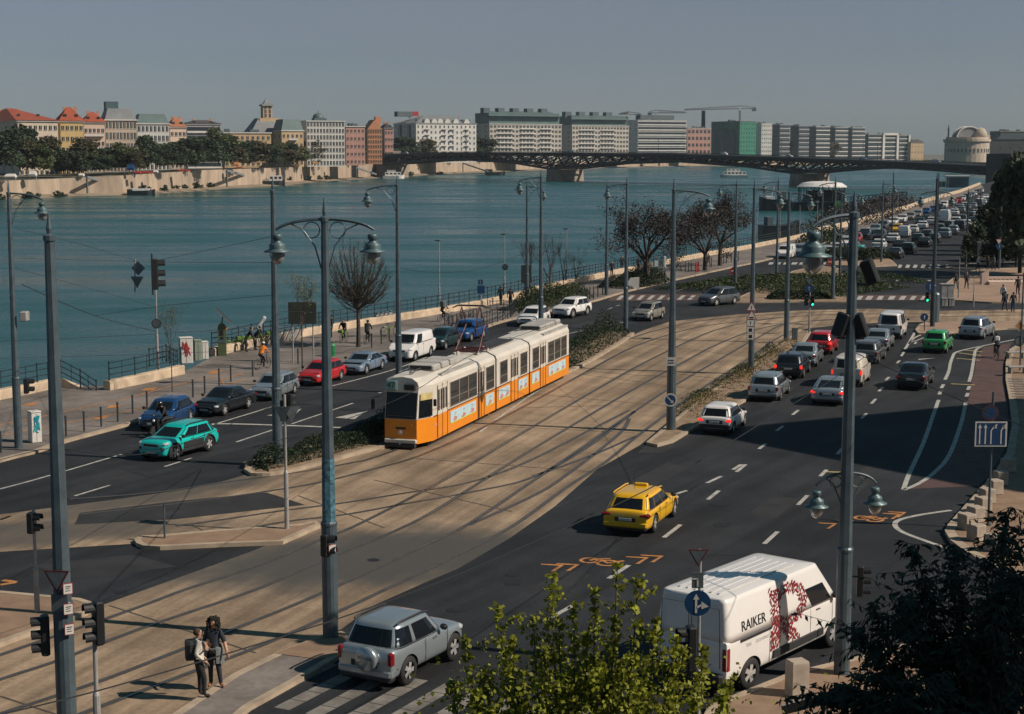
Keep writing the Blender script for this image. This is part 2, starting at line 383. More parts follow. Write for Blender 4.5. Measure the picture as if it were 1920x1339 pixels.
# low parapet wall of pale stone along the promenade edge
def parapet(px, label, h=.55, wd=.5, taper=False):
    path = pxs(px, .12); mb = MB(); a, b = offset(path, wd / 2 + .1), offset(path, -wd / 2 + .1)
    rings = []
    for i in range(len(path)):
        hh = h if not (taper and i == len(path) - 1) else .02
        rings.append([(b[i].x, b[i].y, .1), (b[i].x, b[i].y, .12 + hh * .9), (b[i].x * .85 + a[i].x * .15, b[i].y * .85 + a[i].y * .15, .12 + hh), (a[i].x, a[i].y, .12 + hh), (a[i].x, a[i].y, .1)])
    mb.loft(rings); return mb.build('parapet_wall', M('wall_stone'), label=label, cat='wall')
parapet([(-420, 850), (-150, 785), (0, 749), (60, 737), (113, 725), (150, 726)], 'low pale stone parapet at far left sloping down to the river steps', taper=True)
parapet([(203, 732), (262, 720), (343, 701)], 'low pale stone parapet between the river steps and the utility cabinets')
parapet([(400, 668), (500, 644), (600, 625), (740, 602), (780, 596), (845, 585), (905, 574), (980, 557), (1010, 547), (1100, 527), (1155, 515), (1260, 493), (1337, 478), (1407, 466), (1475, 452), (1533, 438)], 'long low pale stone parapet under the railing beside the cyclists and trees')
parapet([(1533, 437), (1606, 421), (1640, 410), (1702, 392), (1742, 377), (1800, 361), (1838, 346)], 'far stretch of pale stone parapet beside the distant parked cars', h=.9)
# tram bed
BED = [(-260, 1500), (250, 1420), (330, 1339), (520, 1232), (640, 1180), (700, 1136), (780, 1100), (860, 1066), (955, 1010), (1040, 950), (1120, 880), (1200, 835), (1235, 805), (1290, 760), (1350, 715), (1410, 680), (1460, 645),
       (1500, 618), (1560, 611), (1640, 606), (1760, 603), (2100, 600), (2100, 577), (1760, 583), (1640, 579), (1500, 582), (1380, 590), (1255, 603), (1200, 622), (1160, 642), (1075, 690), (760, 822), (680, 843), (600, 865),
       (520, 884), (470, 888), (420, 902), (360, 916), (230, 935), (0, 965), (-200, 985), (-200, 1062), (0, 1035), (250, 1020), (420, 1016), (590, 985), (480, 1031), (400, 1060), (200, 1132), (0, 1203), (-260, 1295)]
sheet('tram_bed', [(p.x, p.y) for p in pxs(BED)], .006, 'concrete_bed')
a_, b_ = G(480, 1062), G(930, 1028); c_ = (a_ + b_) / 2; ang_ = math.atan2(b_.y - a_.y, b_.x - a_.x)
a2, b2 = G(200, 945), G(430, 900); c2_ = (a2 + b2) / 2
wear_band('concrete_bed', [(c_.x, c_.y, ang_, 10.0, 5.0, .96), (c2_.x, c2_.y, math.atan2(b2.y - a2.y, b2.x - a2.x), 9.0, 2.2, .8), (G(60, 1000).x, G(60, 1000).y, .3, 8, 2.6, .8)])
sheet('asphalt_patch', [(p.x, p.y) for p in pxs([(150, 962), (330, 940), (500, 924), (572, 947), (330, 974), (140, 984)])], .010, 'asphalt_patch')
sheet('asphalt_patch', [(p.x, p.y) for p in pxs([(1195, 850), (1245, 850), (1300, 815), (1260, 812), (1215, 832)])], .010, 'asphalt_patch')
for q_ in ([(985, 1110), (1060, 1068), (1110, 1078), (1035, 1124)], [(1180, 905), (1250, 868), (1290, 876), (1222, 915)], [(1400, 965), (1450, 930), (1500, 936), (1452, 974)], [(1560, 930), (1640, 860), (1672, 862), (1600, 934)], [(1420, 760), (1470, 722), (1495, 724), (1446, 764)], [(60, 1060), (250, 1040), (330, 1062), (150, 1088)], [(560, 792), (640, 765), (668, 772), (590, 800)], [(100, 925), (230, 885), (262, 893), (134, 936)]):
    sheet('asphalt_patch', [(p.x, p.y) for p in pxs(q_)], .0025, 'asphalt_patch')
# joints across the concrete slabs
mb = MB()
for a, b in (((205, 1136), (480, 1225)), ((0, 1306), (120, 1345)), ((940, 800), (1190, 812)), ((985, 765), (1150, 760)), ((1010, 740), (1260, 762)), ((1075, 700), (1300, 730)), ((700, 900), (960, 960)), ((560, 930), (720, 990)), ((1180, 640), (1420, 672)), ((780, 860), (1110, 885)), ((360, 985), (430, 1020))):
    strip(mb, pxs([a, b]), .07, .013)
mb.build('bed_joints', M('rail_groove'), kind='structure')
# rails
RAILS = {
 'near': [[(-260, 1318), (0, 1229), (241, 1146), (348, 1106), (480, 1062), (610, 1009), (680, 980), (840, 896), (1000, 800), (1172, 700), (1260, 655), (1340, 620), (1430, 600), (1560, 590), (1760, 588), (2050, 583)],
          [(-260, 1365), (0, 1275), (107, 1240), (268, 1178), (480, 1106), (607, 1050), (776, 980), (900, 905), (1000, 842), (1180, 735), (1275, 683), (1352, 643), (1440, 613), (1560, 599), (1760, 594), (2050, 589)]],
 'right': [[(-60, 1365), (0, 1340), (188, 1278), (335, 1221), (480, 1164), (607, 1111), (808, 1018), (884, 980), (1000, 902), (1080, 848), (1175, 782), (1260, 726), (1350, 674), (1420, 634), (1480, 606), (1580, 600)],
           [(60, 1375), (188, 1326), (357, 1262), (480, 1215), (621, 1154), (835, 1052), (960, 988), (1060, 916), (1134, 868), (1193, 820), (1262, 768), (1330, 720), (1400, 675), (1455, 636), (1500, 614)]],
 'tram': [[(130, 937), (300, 923), (420, 905), (530, 890), (640, 872), (740, 845), (960, 752), (1072, 693), (1170, 640), (1250, 615), (1330, 600), (1480, 588), (1620, 582)],
          [(150, 965), (330, 945), (480, 925), (600, 905), (700, 880), (784, 856), (900, 805), (1000, 753), (1090, 703), (1190, 650), (1290, 618), (1370, 605), (1480, 594)]],
 'branch': [[(330, 987), (430, 973), (530, 958), (640, 944), (760, 925), (880, 905), (985, 868), (1100, 810), (1180, 770)],
            [(280, 1007), (420, 998), (540, 978), (650, 965), (760, 945), (900, 920), (1000, 895), (1100, 840), (1190, 772)]],
 'crossover': [[(880, 985), (1000, 930), (1060, 893), (1160, 815), (1180, 785)], [(1000, 893), (1048, 877), (1120, 850), (1193, 818)]],
}
rails_named = {'near': 'tram_track', 'right': 'tram_track', 'tram': 'tram_track', 'branch': 'tram_track', 'crossover': 'tram_track'}
for k, rl in RAILS.items():
    mb = MB()
    for r in rl:
        path = spline(pxs(r), 5)
        strip(mb, path, .21, .017, 0); strip(mb, path, .065, .023, 1)
    mb.build('tram_track', [M('rail_groove'), M('steel_rail')], kind='structure')
# raised islands
ISL = [(462, 879), (475, 887), (520, 885), (600, 866), (680, 844), (760, 823), (900, 765), (1075, 691), (1160, 643), (1188, 624), (1176, 617)]
def band(px, w, z):   # island of constant width left of a pixel edge
    e_ = spline(pxs(px, z), 4); f_ = offset(e_, w); return e_, f_
e_, f_ = band(ISL[1:-1], 2.6, .14)
e_ = [G(462, 879, .14)] + e_
poly = [(p.x, p.y) for p in e_] + [(p.x, p.y) for p in reversed(f_)]
MB().prism(poly, -.05, .14).build('hedge_island', M('soil'), kind='structure')
mb = MB(); ring = [Vector((a, b, 0)) for a, b in poly] + [Vector((*poly[0], 0))]
strip(mb, ring, .24, -.05, 0, .21); mb.build('kerb', M('kerb_stone'), kind='structure')
ISLAND_EDGE = e_
slab('refuge_island', [(252, 1011), (256, 1018), (268, 1023), (300, 1025), (420, 1019), (530, 1015), (600, 984), (592, 976), (560, 983), (400, 994), (300, 1003), (262, 1005)], .13, 'paving_brown')
slab('corner_island', [(-120, 1096), (0, 1108), (150, 1122), (178, 1131), (165, 1146), (0, 1206), (-120, 1245)], .13, 'paving_brown')
slab('tram_stop_island', [(180, 1420), (330, 1335), (440, 1262), (515, 1226), (600, 1193), (640, 1184), (660, 1194), (632, 1232), (560, 1275), (470, 1325), (350, 1420)], .10, 'paving_grey')
slab('refuge_paving', [(515, 1225), (600, 1194), (640, 1186), (655, 1195), (630, 1228), (600, 1236)], .115, 'paving_brown', kerb=None, z0=.11)
slab('median_strip', [(1212, 829), (1232, 834), (1262, 826), (1300, 803), (1400, 748), (1470, 700), (1502, 650), (1520, 622), (1500, 617), (1462, 646), (1410, 684), (1352, 719), (1292, 764), (1240, 806)], .13, 'soil')
slab('green_island', [(1388, 556), (1440, 531), (1487, 508), (1538, 497), (1572, 503), (1603, 545), (1596, 566), (1500, 565), (1380, 566)], .13, 'soil')
slab('far_island', [(1560, 492), (1600, 480), (1650, 476), (1672, 488), (1682, 497), (1640, 499), (1560, 497)], .13, 'paving_plaza')
slab('pole_island', [(1716, 618), (1724, 608), (1738, 604), (1800, 603), (2100, 600), (2100, 612), (1890, 615), (1800, 621), (1742, 626), (1722, 624)], .13, 'paving_plaza')
slab('plaza', [(1756, 553), (1775, 530), (1800, 512), (1830, 506), (1960, 500), (2200, 500), (2200, 570), (1860, 567), (1790, 562)], .13, 'paving_plaza')
slab('far_pavement', [(1772, 502), (1800, 495), (2200, 480), (2200, 500), (1960, 500), (1830, 505)], .13, 'asphalt_patch')  # pavement in asphalt tone: the shade lying here is put into the colour
slab('side_pavement', [(2100, 640), (1950, 640), (1910, 645), (1893, 655), (1886, 680), (1886, 712), (1893, 750), (1898, 794), (1888, 848), (1861, 893), (1839, 915), (1810, 947), (1778, 983), (1772, 995), (1783, 1013), (1810, 1033), (1850, 1056), (1960, 1100), (2100, 1130)], .14, 'paving_brown', kw=.34)
slab('corner_pavement', [(1240, 1500), (1330, 1322), (1480, 1262), (1620, 1228), (1760, 1190), (1960, 1140), (2300, 1150), (2300, 1500)], .13, 'paving_brown')
# markings
def dash(mb, a, b, w=.13, z=.006, m=0): strip(mb, pxs([a, b]), w, z, m)
mb = MB()
for a, b in (((1486, 778), (1497, 769)), ((1456, 808), (1468, 799)), ((1423, 842), (1436, 832)), ((1661, 713), (1667, 707)), ((1648, 734), (1655, 726)), ((1634, 757), (1642, 748)), ((1615, 785), (1625, 775)), ((1570, 852), (1579, 841)),
             ((1538, 893), (1550, 881)), ((1496, 947), (1514, 929)), ((1433, 1020), (1458, 997)), ((1374, 881), (1390, 871)), ((1381, 885), (1398, 871)), ((1325, 906), (1353, 893)), ((1327, 937), (1348, 920)), ((1262, 928), (1288, 920)),
             ((1245, 1008), (1276, 984)), ((1141, 1085), (1179, 1060)), ((1022, 1165), (1078, 1133)), ((1682, 681), (1687, 676)), ((1690, 668), (1695, 660)), ((1715, 645), (1718, 641))): dash(mb, a, b, .17)
for a, b in (((140, 930), (206, 910)), ((309, 875), (359, 859)), ((0, 975), (20, 968)), ((443, 829), (512, 806)), ((547, 795), (662, 756)), ((710, 737), (734, 731)), ((1265, 546), (1288, 540)), ((1318, 538), (1330, 534)), ((1140, 580), (1148, 577)), ((1155, 574), (1163, 572)), ((1128, 607), (1138, 603)), ((1330, 552), (1360, 545))): dash(mb, a, b, .14)
mb.build('lane_dashes', M('line_white'), kind='structure')
mb = MB()
def line(px, w=.14, z=.006, m=0): strip(mb, spline(pxs(px), 5), w, z, m)
line([(-200, 965), (0, 917), (99, 890), (228, 852)]); line([(398, 797), (480, 772), (508, 763)]); line([(622, 724), (732, 695), (800, 670)])
line([(397, 795), (440, 795), (540, 798), (638, 802)], .3)
line([(1697, 655), (1706, 640), (1715, 624)], .2); line([(1704, 645), (1714, 634), (1734, 625)], .16); line([(1706, 642), (1720, 638), (1740, 630)], .12)
line([(1907, 636), (1861, 645), (1817, 654), (1792, 661), (1786, 670), (1782, 681), (1779, 696), (1772, 712)], .2)
for a, b in (((1769, 721), (1765, 728)), ((1764, 733), (1761, 740))): line([a, b], .2)
line([(1760, 750), (1752, 772), (1732, 829), (1705, 888), (1694, 918)], .2)
line([(1842, 649), (1830, 656), (1827, 667), (1824, 685), (1821, 702), (1817, 716)], .2)
for a, b in (((1818, 724), (1815, 731)), ((1815, 737), (1812, 744))): line([a, b], .2)
line([(1811, 754), (1802, 794), (1780, 853), (1753, 885), (1724, 906), (1694, 919)], .2)
line([(1783, 957), (1729, 965), (1689, 974), (1678, 983), (1689, 996), (1729, 1012), (1796, 1035)], .2)
line([(1000, 640), (1130, 612), (1200, 598)], .12)
line([(1080, 690), (990, 745), (900, 810)], .13, .012)
mb.build('lane_lines', M('line_white'), kind='structure')
mb = MB()
for x0, x1 in ((1440, 1451), (1457, 1465), (1468, 1478), (1483, 1496), (1498, 1510), (1513, 1524), (1527, 1537), (1541, 1550)):
    mb.face(pxs([(x0, 496), (x1 - 3, 496), (x1, 492), (x0 + 3, 492)], .006))
for x0, x1 in ((1683, 1692), (1697, 1707), (1711, 1721), (1726, 1736), (1741, 1747), (1755, 1764), (1772, 1778)):
    mb.face(pxs([(x0, 502), (x1 - 3, 502.5), (x1, 497), (x0 + 3, 496)], .006))
mb.build('crosswalk_stripes', M('line_white'), kind='structure')
mb = MB()
for poly in ([(1600, 553), (1765, 553), (1757, 563), (1594, 563)], [(1150, 552), (1320, 551), (1308, 563), (1140, 564)]): mb.face(pxs(poly, .005))
mb.build('red_crossing', M('red_surface'), kind='structure')
mb = MB()
for x0, x1 in ((1608, 1619), (1625, 1638), (1646, 1658), (1667, 1680), (1688, 1700), (1708, 1719), (1728, 1736), (1752, 1758)):
    mb.face(pxs([(x0 - 3, 562), (x1 - 5, 562), (x1, 555), (x0 + 2, 555)], .010))
for i in range(8):
    x0 = 1158 + i * 19; mb.face(pxs([(x0 - 3, 562), (x0 + 5, 562), (x0 + 14, 554), (x0 + 6, 554)], .010))
mb.build('crosswalk_stripes', M('line_white'), kind='structure')
# near crossing: long worn bars
mb = MB(); dv = Vector((.47, .883, 0)); lv = Vector((.883, -.47, 0)); s0 = G(470, 1318)
for i in range(-1, 9):
    a = s0 + lv * (.95 * i); b = a + dv * 3.6
    for k in range(5):
        t0, t1 = k / 5, (k + 1) / 5 - .01
        strip(mb, [a + dv * 3.6 * t0, a + dv * 3.6 * t1], .46, .006)
mb.build('crosswalk_bars', mat('line_worn', (.165, .152, .135), .75, 0, .45, 1.6, space='World'), kind='structure')
# red bus lane
sheet('bus_lane', [(p.x, p.y) for p in pxs([(1845, 651), (1897, 643), (1888, 660), (1882, 690), (1883, 715), (1888, 750), (1892, 794), (1882, 846), (1856, 890), (1834, 912), (1700, 917), (1728, 905), (1756, 884), (1784, 853), (1806, 794), (1815, 754), (1822, 716), (1826, 702), (1829, 685), (1832, 667)])], .005, 'red_surface')
# arrows and orange cycle markings
mb = MB()
def shape(px, z=.007): mb.face(pxs(px, z))
shape([(628, 783), (690, 770), (674, 779), (665, 786)]); shape([(500, 779), (545, 772), (566, 766), (550, 780), (540, 780)])
for x, y in ((1690, 519), (1683, 526), (1671, 538), (1740, 527)): shape([(x - 5, y + 1), (x, y - 2), (x + 6, y - 1), (x + 2, y + 1)])
shape([(1722, 673), (1755, 671), (1722, 675)])
mb.build('lane_arrows', M('line_white'), kind='structure')
mb = MB()
def chev(x, y, s=1.0):
    shape([(x - 44 * s, y - 4 * s), (x, y - 2 * s), (x - 18 * s, y + 10 * s), (x - 26 * s, y + 10 * s), (x - 9 * s, y), (x - 44 * s, y - 2.5 * s)], .009)
for x, y in ((1058, 1061), (1087, 1060), (1217, 1047), (1245, 1044)): chev(x, y)
for x, y in ((1690, 965), (1700, 962), (1602, 978), (1570, 983)): chev(x, y, .8)
def ell(x, y, rx, ry, w=3):
    pts = [(x + rx * math.cos(a), y + ry * math.sin(a)) for a in [2 * math.pi * i / 18 for i in range(19)]]
    strip(mb, pxs(pts), .13, .008)
for x, y, s in ((1125, 1055, 1.0), (1630, 974, .75)):
    ell(x - 20 * s, y - 4 * s, 16 * s, 4.5 * s); ell(x + 14 * s, y + 1 * s, 20 * s, 5 * s)
    strip(mb, pxs([(x - 20 * s, y - 4 * s), (x - 2 * s, y - 7 * s), (x + 14 * s, y + s), (x + 45 * s, y - 3 * s)]), .15, .0095)
    strip(mb, pxs([(x - 2 * s, y - 7 * s), (x + 20 * s, y - 7 * s)]), .15, .0105)
for a, b in (((6, 1088), (30, 1092)), ((30, 1092), (0, 1097))): strip(mb, pxs([a, b]), .22, .007 if b[0] else .0085)
def pr(px, w=.12, z=.127): strip(mb, spline(pxs(px, .12), 4), w, z)
pr([(-120, 826), (0, 797), (117, 773), (240, 746), (330, 722), (416, 702), (440, 696)]); pr([(-120, 843), (0, 817), (119, 794), (240, 771), (300, 757)])
for x, y in ((57, 757), (215, 761), (190, 782), (280, 729), (402, 697)):
    mb.face(pxs([(x - 16, y + 4), (x + 6, y + 3), (x + 16, y - 3), (x - 8, y - 1)], .127))
pr([(415, 712), (446, 703), (455, 700)], .14, .1285); pr([(420, 722), (460, 712)], .14); pr([(420, 722), (416, 712)], .14, .130)
mb.build('cycle_markings', M('line_orange'), kind='structure')
mb = MB()
for a, b in (((1783, 720), (1828, 722)), ((1793, 672), (1838, 676)), ((1797, 662), (1840, 667)), ((1805, 656), (1842, 660)), ((1548, 885), (1582, 886))): dash(mb, a, b, .16, .011)
mb.build('yellow_bars', M('line_yellow'), kind='structure')
# manholes and tar seams
mb = MB()
for x, y, rx in ((1350, 944, 18), (1355, 983, 17), (855, 1143, 18), (962, 1077, 15), (960, 1093, 15), (1208, 1068, 0), (228, 1110, 14), (700, 1050, 12)):
    if rx: mb.face(pxs([(x + rx * math.cos(a), y + rx * .27 * math.sin(a)) for a in [2 * math.pi * i / 16 for i in range(16)]], .009))
mb.build('manholes', mat('manhole', (.02, .02, .02), .6, .3, .3, 5, space='World'), kind='structure')
mb = MB()
for px in ([(1030, 960), (1200, 890), (1320, 830), (1420, 770), (1480, 720)], [(960, 1010), (1180, 960), (1330, 900)], [(200, 870), (330, 910), (420, 940)], [(560, 850), (420, 800), (300, 790)], [(1320, 1040), (1480, 1045), (1560, 1052), (1680, 1060)], [(300, 1045), (400, 1090), (330, 1150)]):
    strip(mb, spline(pxs(px), 5), .06, .0035)
mb.build('tar_seams', mat('tar', (.012, .012, .014), .6, 0, .2, 3, space='World'), kind='structure')
# far bank terrain
FB = [(-300, 396), (0, 375), (150, 368), (270, 366), (420, 355), (540, 348), (620, 340), (705, 335), (850, 326), (1000, 320), (1150, 315), (1300, 312), (1500, 310.5), (1700, 308)]
FW = [G(x, y, ZW) for x, y in FB]
WT = {0: 1}
mb = MB(); shore = []; wtop = []
topy = [(-300, 352), (0, 341), (150, 335), (270, 329), (420, 319), (540, 315), (620, 312), (705, 307), (850, 305), (1000, 304), (1150, 303), (1300, 302.5), (1500, 302), (1700, 301)]
for i, p in enumerate(FW):
    n_ = Vector((-.86, .5, 0)); k = 8 + p.y * .006
    q = p + n_ * k; shore.append(Vector((q.x, q.y, ZW + 1.0)))
    Y = q.y; t = A(topy[i][0], topy[i][1], Y); wtop.append(Vector((q.x, q.y, max(t.z, ZW + 3))))
for i in range(len(FW) - 1):
    mb.face([(FW[i].x, FW[i].y, ZW - .3), (FW[i + 1].x, FW[i + 1].y, ZW - .3), shore[i + 1], shore[i]])
mb.build('river_shore', mat('shore', (.22, .175, .125), .95, 0, .35, .12, bump=.5, space='World'), kind='structure')
mb = MB()
for i in range(len(FW) - 1): mb.face([shore[i], shore[i + 1], wtop[i + 1], wtop[i]])
stone = mat('far_wall_stone', (.33, .26, .195), .9, 0, .34, .16, bump=.3, space='World', stretch=(1, 1, .3))
mb.build('embankment_wall', stone, label='long pale stone embankment wall on the far river bank', cat='wall')
mb = MB()
back = [Vector((p.x - 2600, p.y + 1500, p.z)) for p in wtop]
for i in range(len(FW) - 1): mb.face([wtop[i], wtop[i + 1], back[i + 1], back[i]])
a, b = wtop[-1], back[-1]
mb.face([(a.x, a.y, a.z), (a.x + 3500, a.y + 400, a.z), (a.x + 3500, 8000, a.z), (b.x, 8000, a.z), b])
mb.build('far_bank_ground', mat('far_ground', (.10, .10, .075), .95, 0, .3, .03, space='World'), kind='structure')
def bankz(px):
    for i in range(len(topy) - 1):
        if topy[i][0] <= px <= topy[i + 1][0]:
            t = (px - topy[i][0]) / (topy[i + 1][0] - topy[i][0]); return wtop[i].z * (1 - t) + wtop[i + 1].z * t, wtop[i].y * (1 - t) + wtop[i + 1].y * t
    return wtop[-1].z, wtop[-1].y
# ================================================================ far bank: buildings, trees, bridge, boats
mat('win_dark', (.018, .026, .032), .12, 0, .3, .5, spec=.6)
mat('roof_red', (.28, .06, .026), .85, 0, .2, .25); mat('roof_dark', (.06, .055, .055), .8, 0, .2, .25); mat('roof_green', (.075, .125, .125), .6, 0, .2, .2)
mat('roof_grey', (.17, .18, .19), .7, 0, .2, .2); mat('roof_orange', (.32, .125, .065), .85, 0, .2, .25)
for n_, c_ in (('wall_cream', (.55, .46, .36)), ('wall_block', (.44, .395, .345)), ('wall_yellow', (.48, .35, .16)), ('wall_white', (.54, .52, .49)), ('wall_beige', (.42, .345, .275)), ('wall_salmon', (.58, .44, .36)), ('wall_brick', (.44, .20, .11)),
               ('wall_grey', (.34, .34, .34)), ('wall_pink', (.40, .22, .18)), ('wall_slate', (.085, .115, .125)), ('wall_teal', (.055, .10, .11)), ('wall_ochre', (.48, .34, .20)), ('wall_dark', (.05, .055, .06))):
    mat(n_, c_, .85, 0, .14, .12)
mat('netting', (.03, .19, .125), .8, 0, .3, .3)
_win = {}
def win_mesh(w, h, wall, frame=True):
    k = (round(w, 1), round(h, 1), wall)
    if k not in _win:
        mb = MB()
        mb.box(0, -.03, h / 2, w, .16, h, 1)
        mb.box(0, -.10, -.1, w * 1.2, .3, .18, 0)
        mb.box(0, -.12, h * .55, .12, .06, h * .9, 0)
        _win[k] = mb.mesh('window', [M(wall), M('win_dark')])
    return _win[k]
def building(name, label, xl, xr, xe, ytop, Y, al, wall, roof='hip', roofm='roof_red', ridge=None, rows=4, cols=6, ecols=2, base=300, ww=1.3, wh=1.9, bands=0, cornice=True, minD=14, trim='wall_white', balc=None):
    zb, _ = bankz(xl); a = R(al); c, s = math.cos(a), math.sin(a)
    P = A(xl, ytop, Y); dx, dy, dz = ray(xr, ytop); k = dx / dy; L = (k * Y - P.x) / (c - k * s)
    dx, dy, dz = ray(xe, ytop); k = dx / dy; D = (P.x - k * Y) / (s + k * c); D = max(D, minD)
    H = P.z - zb
    root = thing(name, label, 'building', (P.x, P.y, zb), a)
    mb = MB(); mb.box(L / 2, D / 2, H / 2, L, D, H); mb.build('wall', M(wall), root)
    if cornice: MB().box(L / 2, D / 2, H + .3, L + 1.0, D + 1.0, .6).build('cornice', M(trim), root)
    if ridge: hr = (ytop - ridge) / ppm(Y + D * .35)
    else: hr = 2.5
    z0 = H + (.61 if cornice else .01); i = min(D, L) * .42
    if roof == 'hip':
        e = .8; vs = [(-e, -e, z0), (L + e, -e, z0), (L + e, D + e, z0), (-e, D + e, z0), (min(i, L * .45), D / 2, z0 + hr), (L - min(i, L * .45), D / 2, z0 + hr)]
        r = MB().add(vs, [(0, 1, 5, 4), (1, 2, 5), (2, 3, 4, 5), (3, 0, 4), (3, 2, 1, 0)]).build('roof', M(roofm), root)
        for q in range(max(2, int(L / 9))): MB().box(L * (q + .6) / max(2, int(L / 9)), D * .55, z0 + hr * .85, 1.1, .9, 2.4).build('chimney', M('wall_brick'), r)
        for q in range(max(2, int(L / 7))): MB().box(L * (q + .5) / max(2, int(L / 7)), D * .16, z0 + hr * .38, 1.2, 1.8, 1.3).build('dormer', M('win_dark'), r)
    elif roof == 'mansard':
        vs = [(0, 0, z0), (L, 0, z0), (L, D, z0), (0, D, z0), (1.8, 2.2, z0 + hr), (L - 1.8, 2.2, z0 + hr), (L - 1.8, D - 2.2, z0 + hr), (1.8, D - 2.2, z0 + hr)]
        MB().add(vs, [(0, 1, 5, 4), (1, 2, 6, 5), (2, 3, 7, 6), (3, 0, 4, 7), (4, 5, 6, 7)]).build('roof', M(roofm), root)
    elif roof == 'gable':
        vs = [(-.3, -.3, z0), (L + .3, -.3, z0), (L + .3, D, z0), (-.3, D, z0), (L / 2, -.3, z0 + hr), (L / 2, D, z0 + hr)]
        MB().add(vs, [(0, 1, 4), (1, 2, 5, 4), (3, 0, 4, 5), (2, 3, 5)], 0).build('roof', M(roofm), root)
    elif roof == 'terrace':
        MB().box(L / 2, D / 2 + 1.2, H + hr / 2 + .6, L - 2.4, D - 4, hr).build('roof', M(roofm), root)
    else:
        r = MB().box(L / 2, D / 2, H + .7, L - .6, D - .6, .25).build('roof', M(roofm), root)
        rr = random.Random(xl)
        for q in range(int(L / 10) + 1): MB().box(rr.uniform(.1, .9) * L, D * rr.uniform(.3, .7), H + 1.6, rr.uniform(2, 5), rr.uniform(2, 4), rr.uniform(1.2, 2.6)).build('roof_plant', M('wall_slate'), r)
    # windows
    fh = H / rows
    if bands:
        for r_ in range(rows):
            MB().box(L / 2, -.05, (r_ + .55) * fh, L - .8, .3, fh * .42).build('window_band', M('win_dark'), root)
            MB().box(L / 2, -.5, (r_ + .2) * fh, L, 1.1, fh * .22).build('balcony', M(trim), root)
    else:
        me = win_mesh(min(ww, L / cols * .6), min(wh, fh * .62), trim)
        for r_ in range(rows):
            for q in range(cols): put('window', me, root, ((q + .5) * L / cols, 0, (r_ + .28) * fh))
    if ecols:
        me = win_mesh(min(ww, D / ecols * .6), min(wh, fh * .62), trim)
        for r_ in range(rows):
            for q in range(ecols): put('window', me, root, (0, D - (q + .5) * D / ecols, (r_ + .28) * fh), -R(90))
    if balc:
        for (q0, q1) in balc:
            for r_ in range(1, rows):
                b = MB(); b.box((q0 + q1) / 2 * L, -.8, r_ * fh + .05, (q1 - q0) * L, 1.6, .25); b.box((q0 + q1) / 2 * L, -1.55, r_ * fh + .6, (q1 - q0) * L, .12, .9); b.build('balcony', M(trim), root)
    return root, L, D, H
B = building
B('apartment_house', 'cream apartment house with a big orange-red hipped roof at far left', 33, 108, -60, 228, 735, 28, 'wall_cream', 'hip', 'roof_red', 201, 5, 8, 5)
B('apartment_house', 'yellow apartment house with red roof beside the cream one', 113, 156, 104, 229, 760, 24, 'wall_yellow', 'hip', 'roof_red', 203, 5, 5, 2)
B('apartment_house', 'pale pink house with red roof between the yellow house and beige block', 157, 196, 153, 231, 790, 22, 'wall_salmon', 'hip', 'roof_red', 212, 4, 5, 0, balc=[(.05, .95)])
r_, L, D, H = B('office_building', 'tall beige block with sloping glazed attic and rooftop box', 197, 256, 190, 226, 800, 24, 'wall_beige', 'mansard', 'roof_grey', 206, 5, 9, 2, ww=1.1, wh=3.2)
MB().add([(2.5, .25, H + 1.2), (L - 2.5, .25, H + 1.2), (L - 3.6, 1.75, H + 4.6), (3.6, 1.75, H + 4.6)], [(0, 1, 2, 3)]).build('skylight', mat('sky_glass', (.03, .12, .17), .15, 0, .2, .3), r_)
MB().box(L * .3, D * .6, H + 7.2, L * .4, D * .4, 4.6).build('roof_plant', M('wall_teal'), r_)
r_, L, D, H = B('office_building', 'white grid-fronted building with grey-green glass attic', 257, 317, 252, 233, 840, 22, 'wall_white', 'mansard', 'roof_green', 216, 5, 8, 2, ww=2.2, wh=2.6)
B('apartment_house', 'narrow salmon house with orange roof', 319, 349, 315, 240, 860, 22, 'wall_salmon', 'hip', 'roof_orange', 222, 4, 4, 0)
B('office_building', 'low grey office with dark overhanging roof and strip windows', 350, 414, 343, 234, 900, 24, 'wall_grey', 'hip', 'roof_dark', 227, 5, 8, 2, bands=1)
B('apartment_house', 'long ochre house with flat dark roof half hidden by trees', 420, 508, 412, 250, 930, 20, 'wall_ochre', 'flat', 'roof_dark', None, 4, 9, 2)
# church-like tower
def tower():
    P = A(500, 230, 1010); zb, _ = bankz(500); k = 1 / ppm(1010)
    t = thing('church_tower', 'ochre square tower with overhanging pyramid roof rising over the rooftops', 'tower', (P.x, P.y, zb), R(24)); H = A(500, 222, 1010).z - zb; h2 = A(500, 199, 1010).z - zb; h3 = A(500, 188, 1010).z - zb
    MB().box(0, 0, H / 2, 12, 12, H).build('wall', M('wall_ochre'), t)
    a = 9 * k * 1.0; MB().box(0, 0, (H + h2) / 2, a * 1.9, a * 1.9, h2 - H).build('belfry', M('wall_ochre'), t)
    MB().loft([[(sx * r, sy * r, z) for sx, sy in ((-1, -1), (1, -1), (1, 1), (-1, 1))] for r, z in ((a * 1.25, h2), (a * 1.2, h2 + .8), (a * .55, (h2 + h3) / 2), (a * .5, h3 - 1.2), (.15, h3 + 1))]).build('roof', M('roof_grey'), t)
    for i in range(3):
        for q in (-.5, .5): put('window', win_mesh(1.3, 2.2, 'wall_white'), t, (q * a * .9, -a * .95, H + .5 + i * (h2 - H) / 3))
    MB().loft([[(sx * r * 1.3, sy * r, z) for sx, sy in ((-1, -1), (1, -1), (1, 1), (-1, 1))] for r, z in ((9.5, H - 9), (9.6, H - 8.5), (5.5, H - 1), (5, H))]).build('lower_roof', M('roof_grey'), t)
tower()
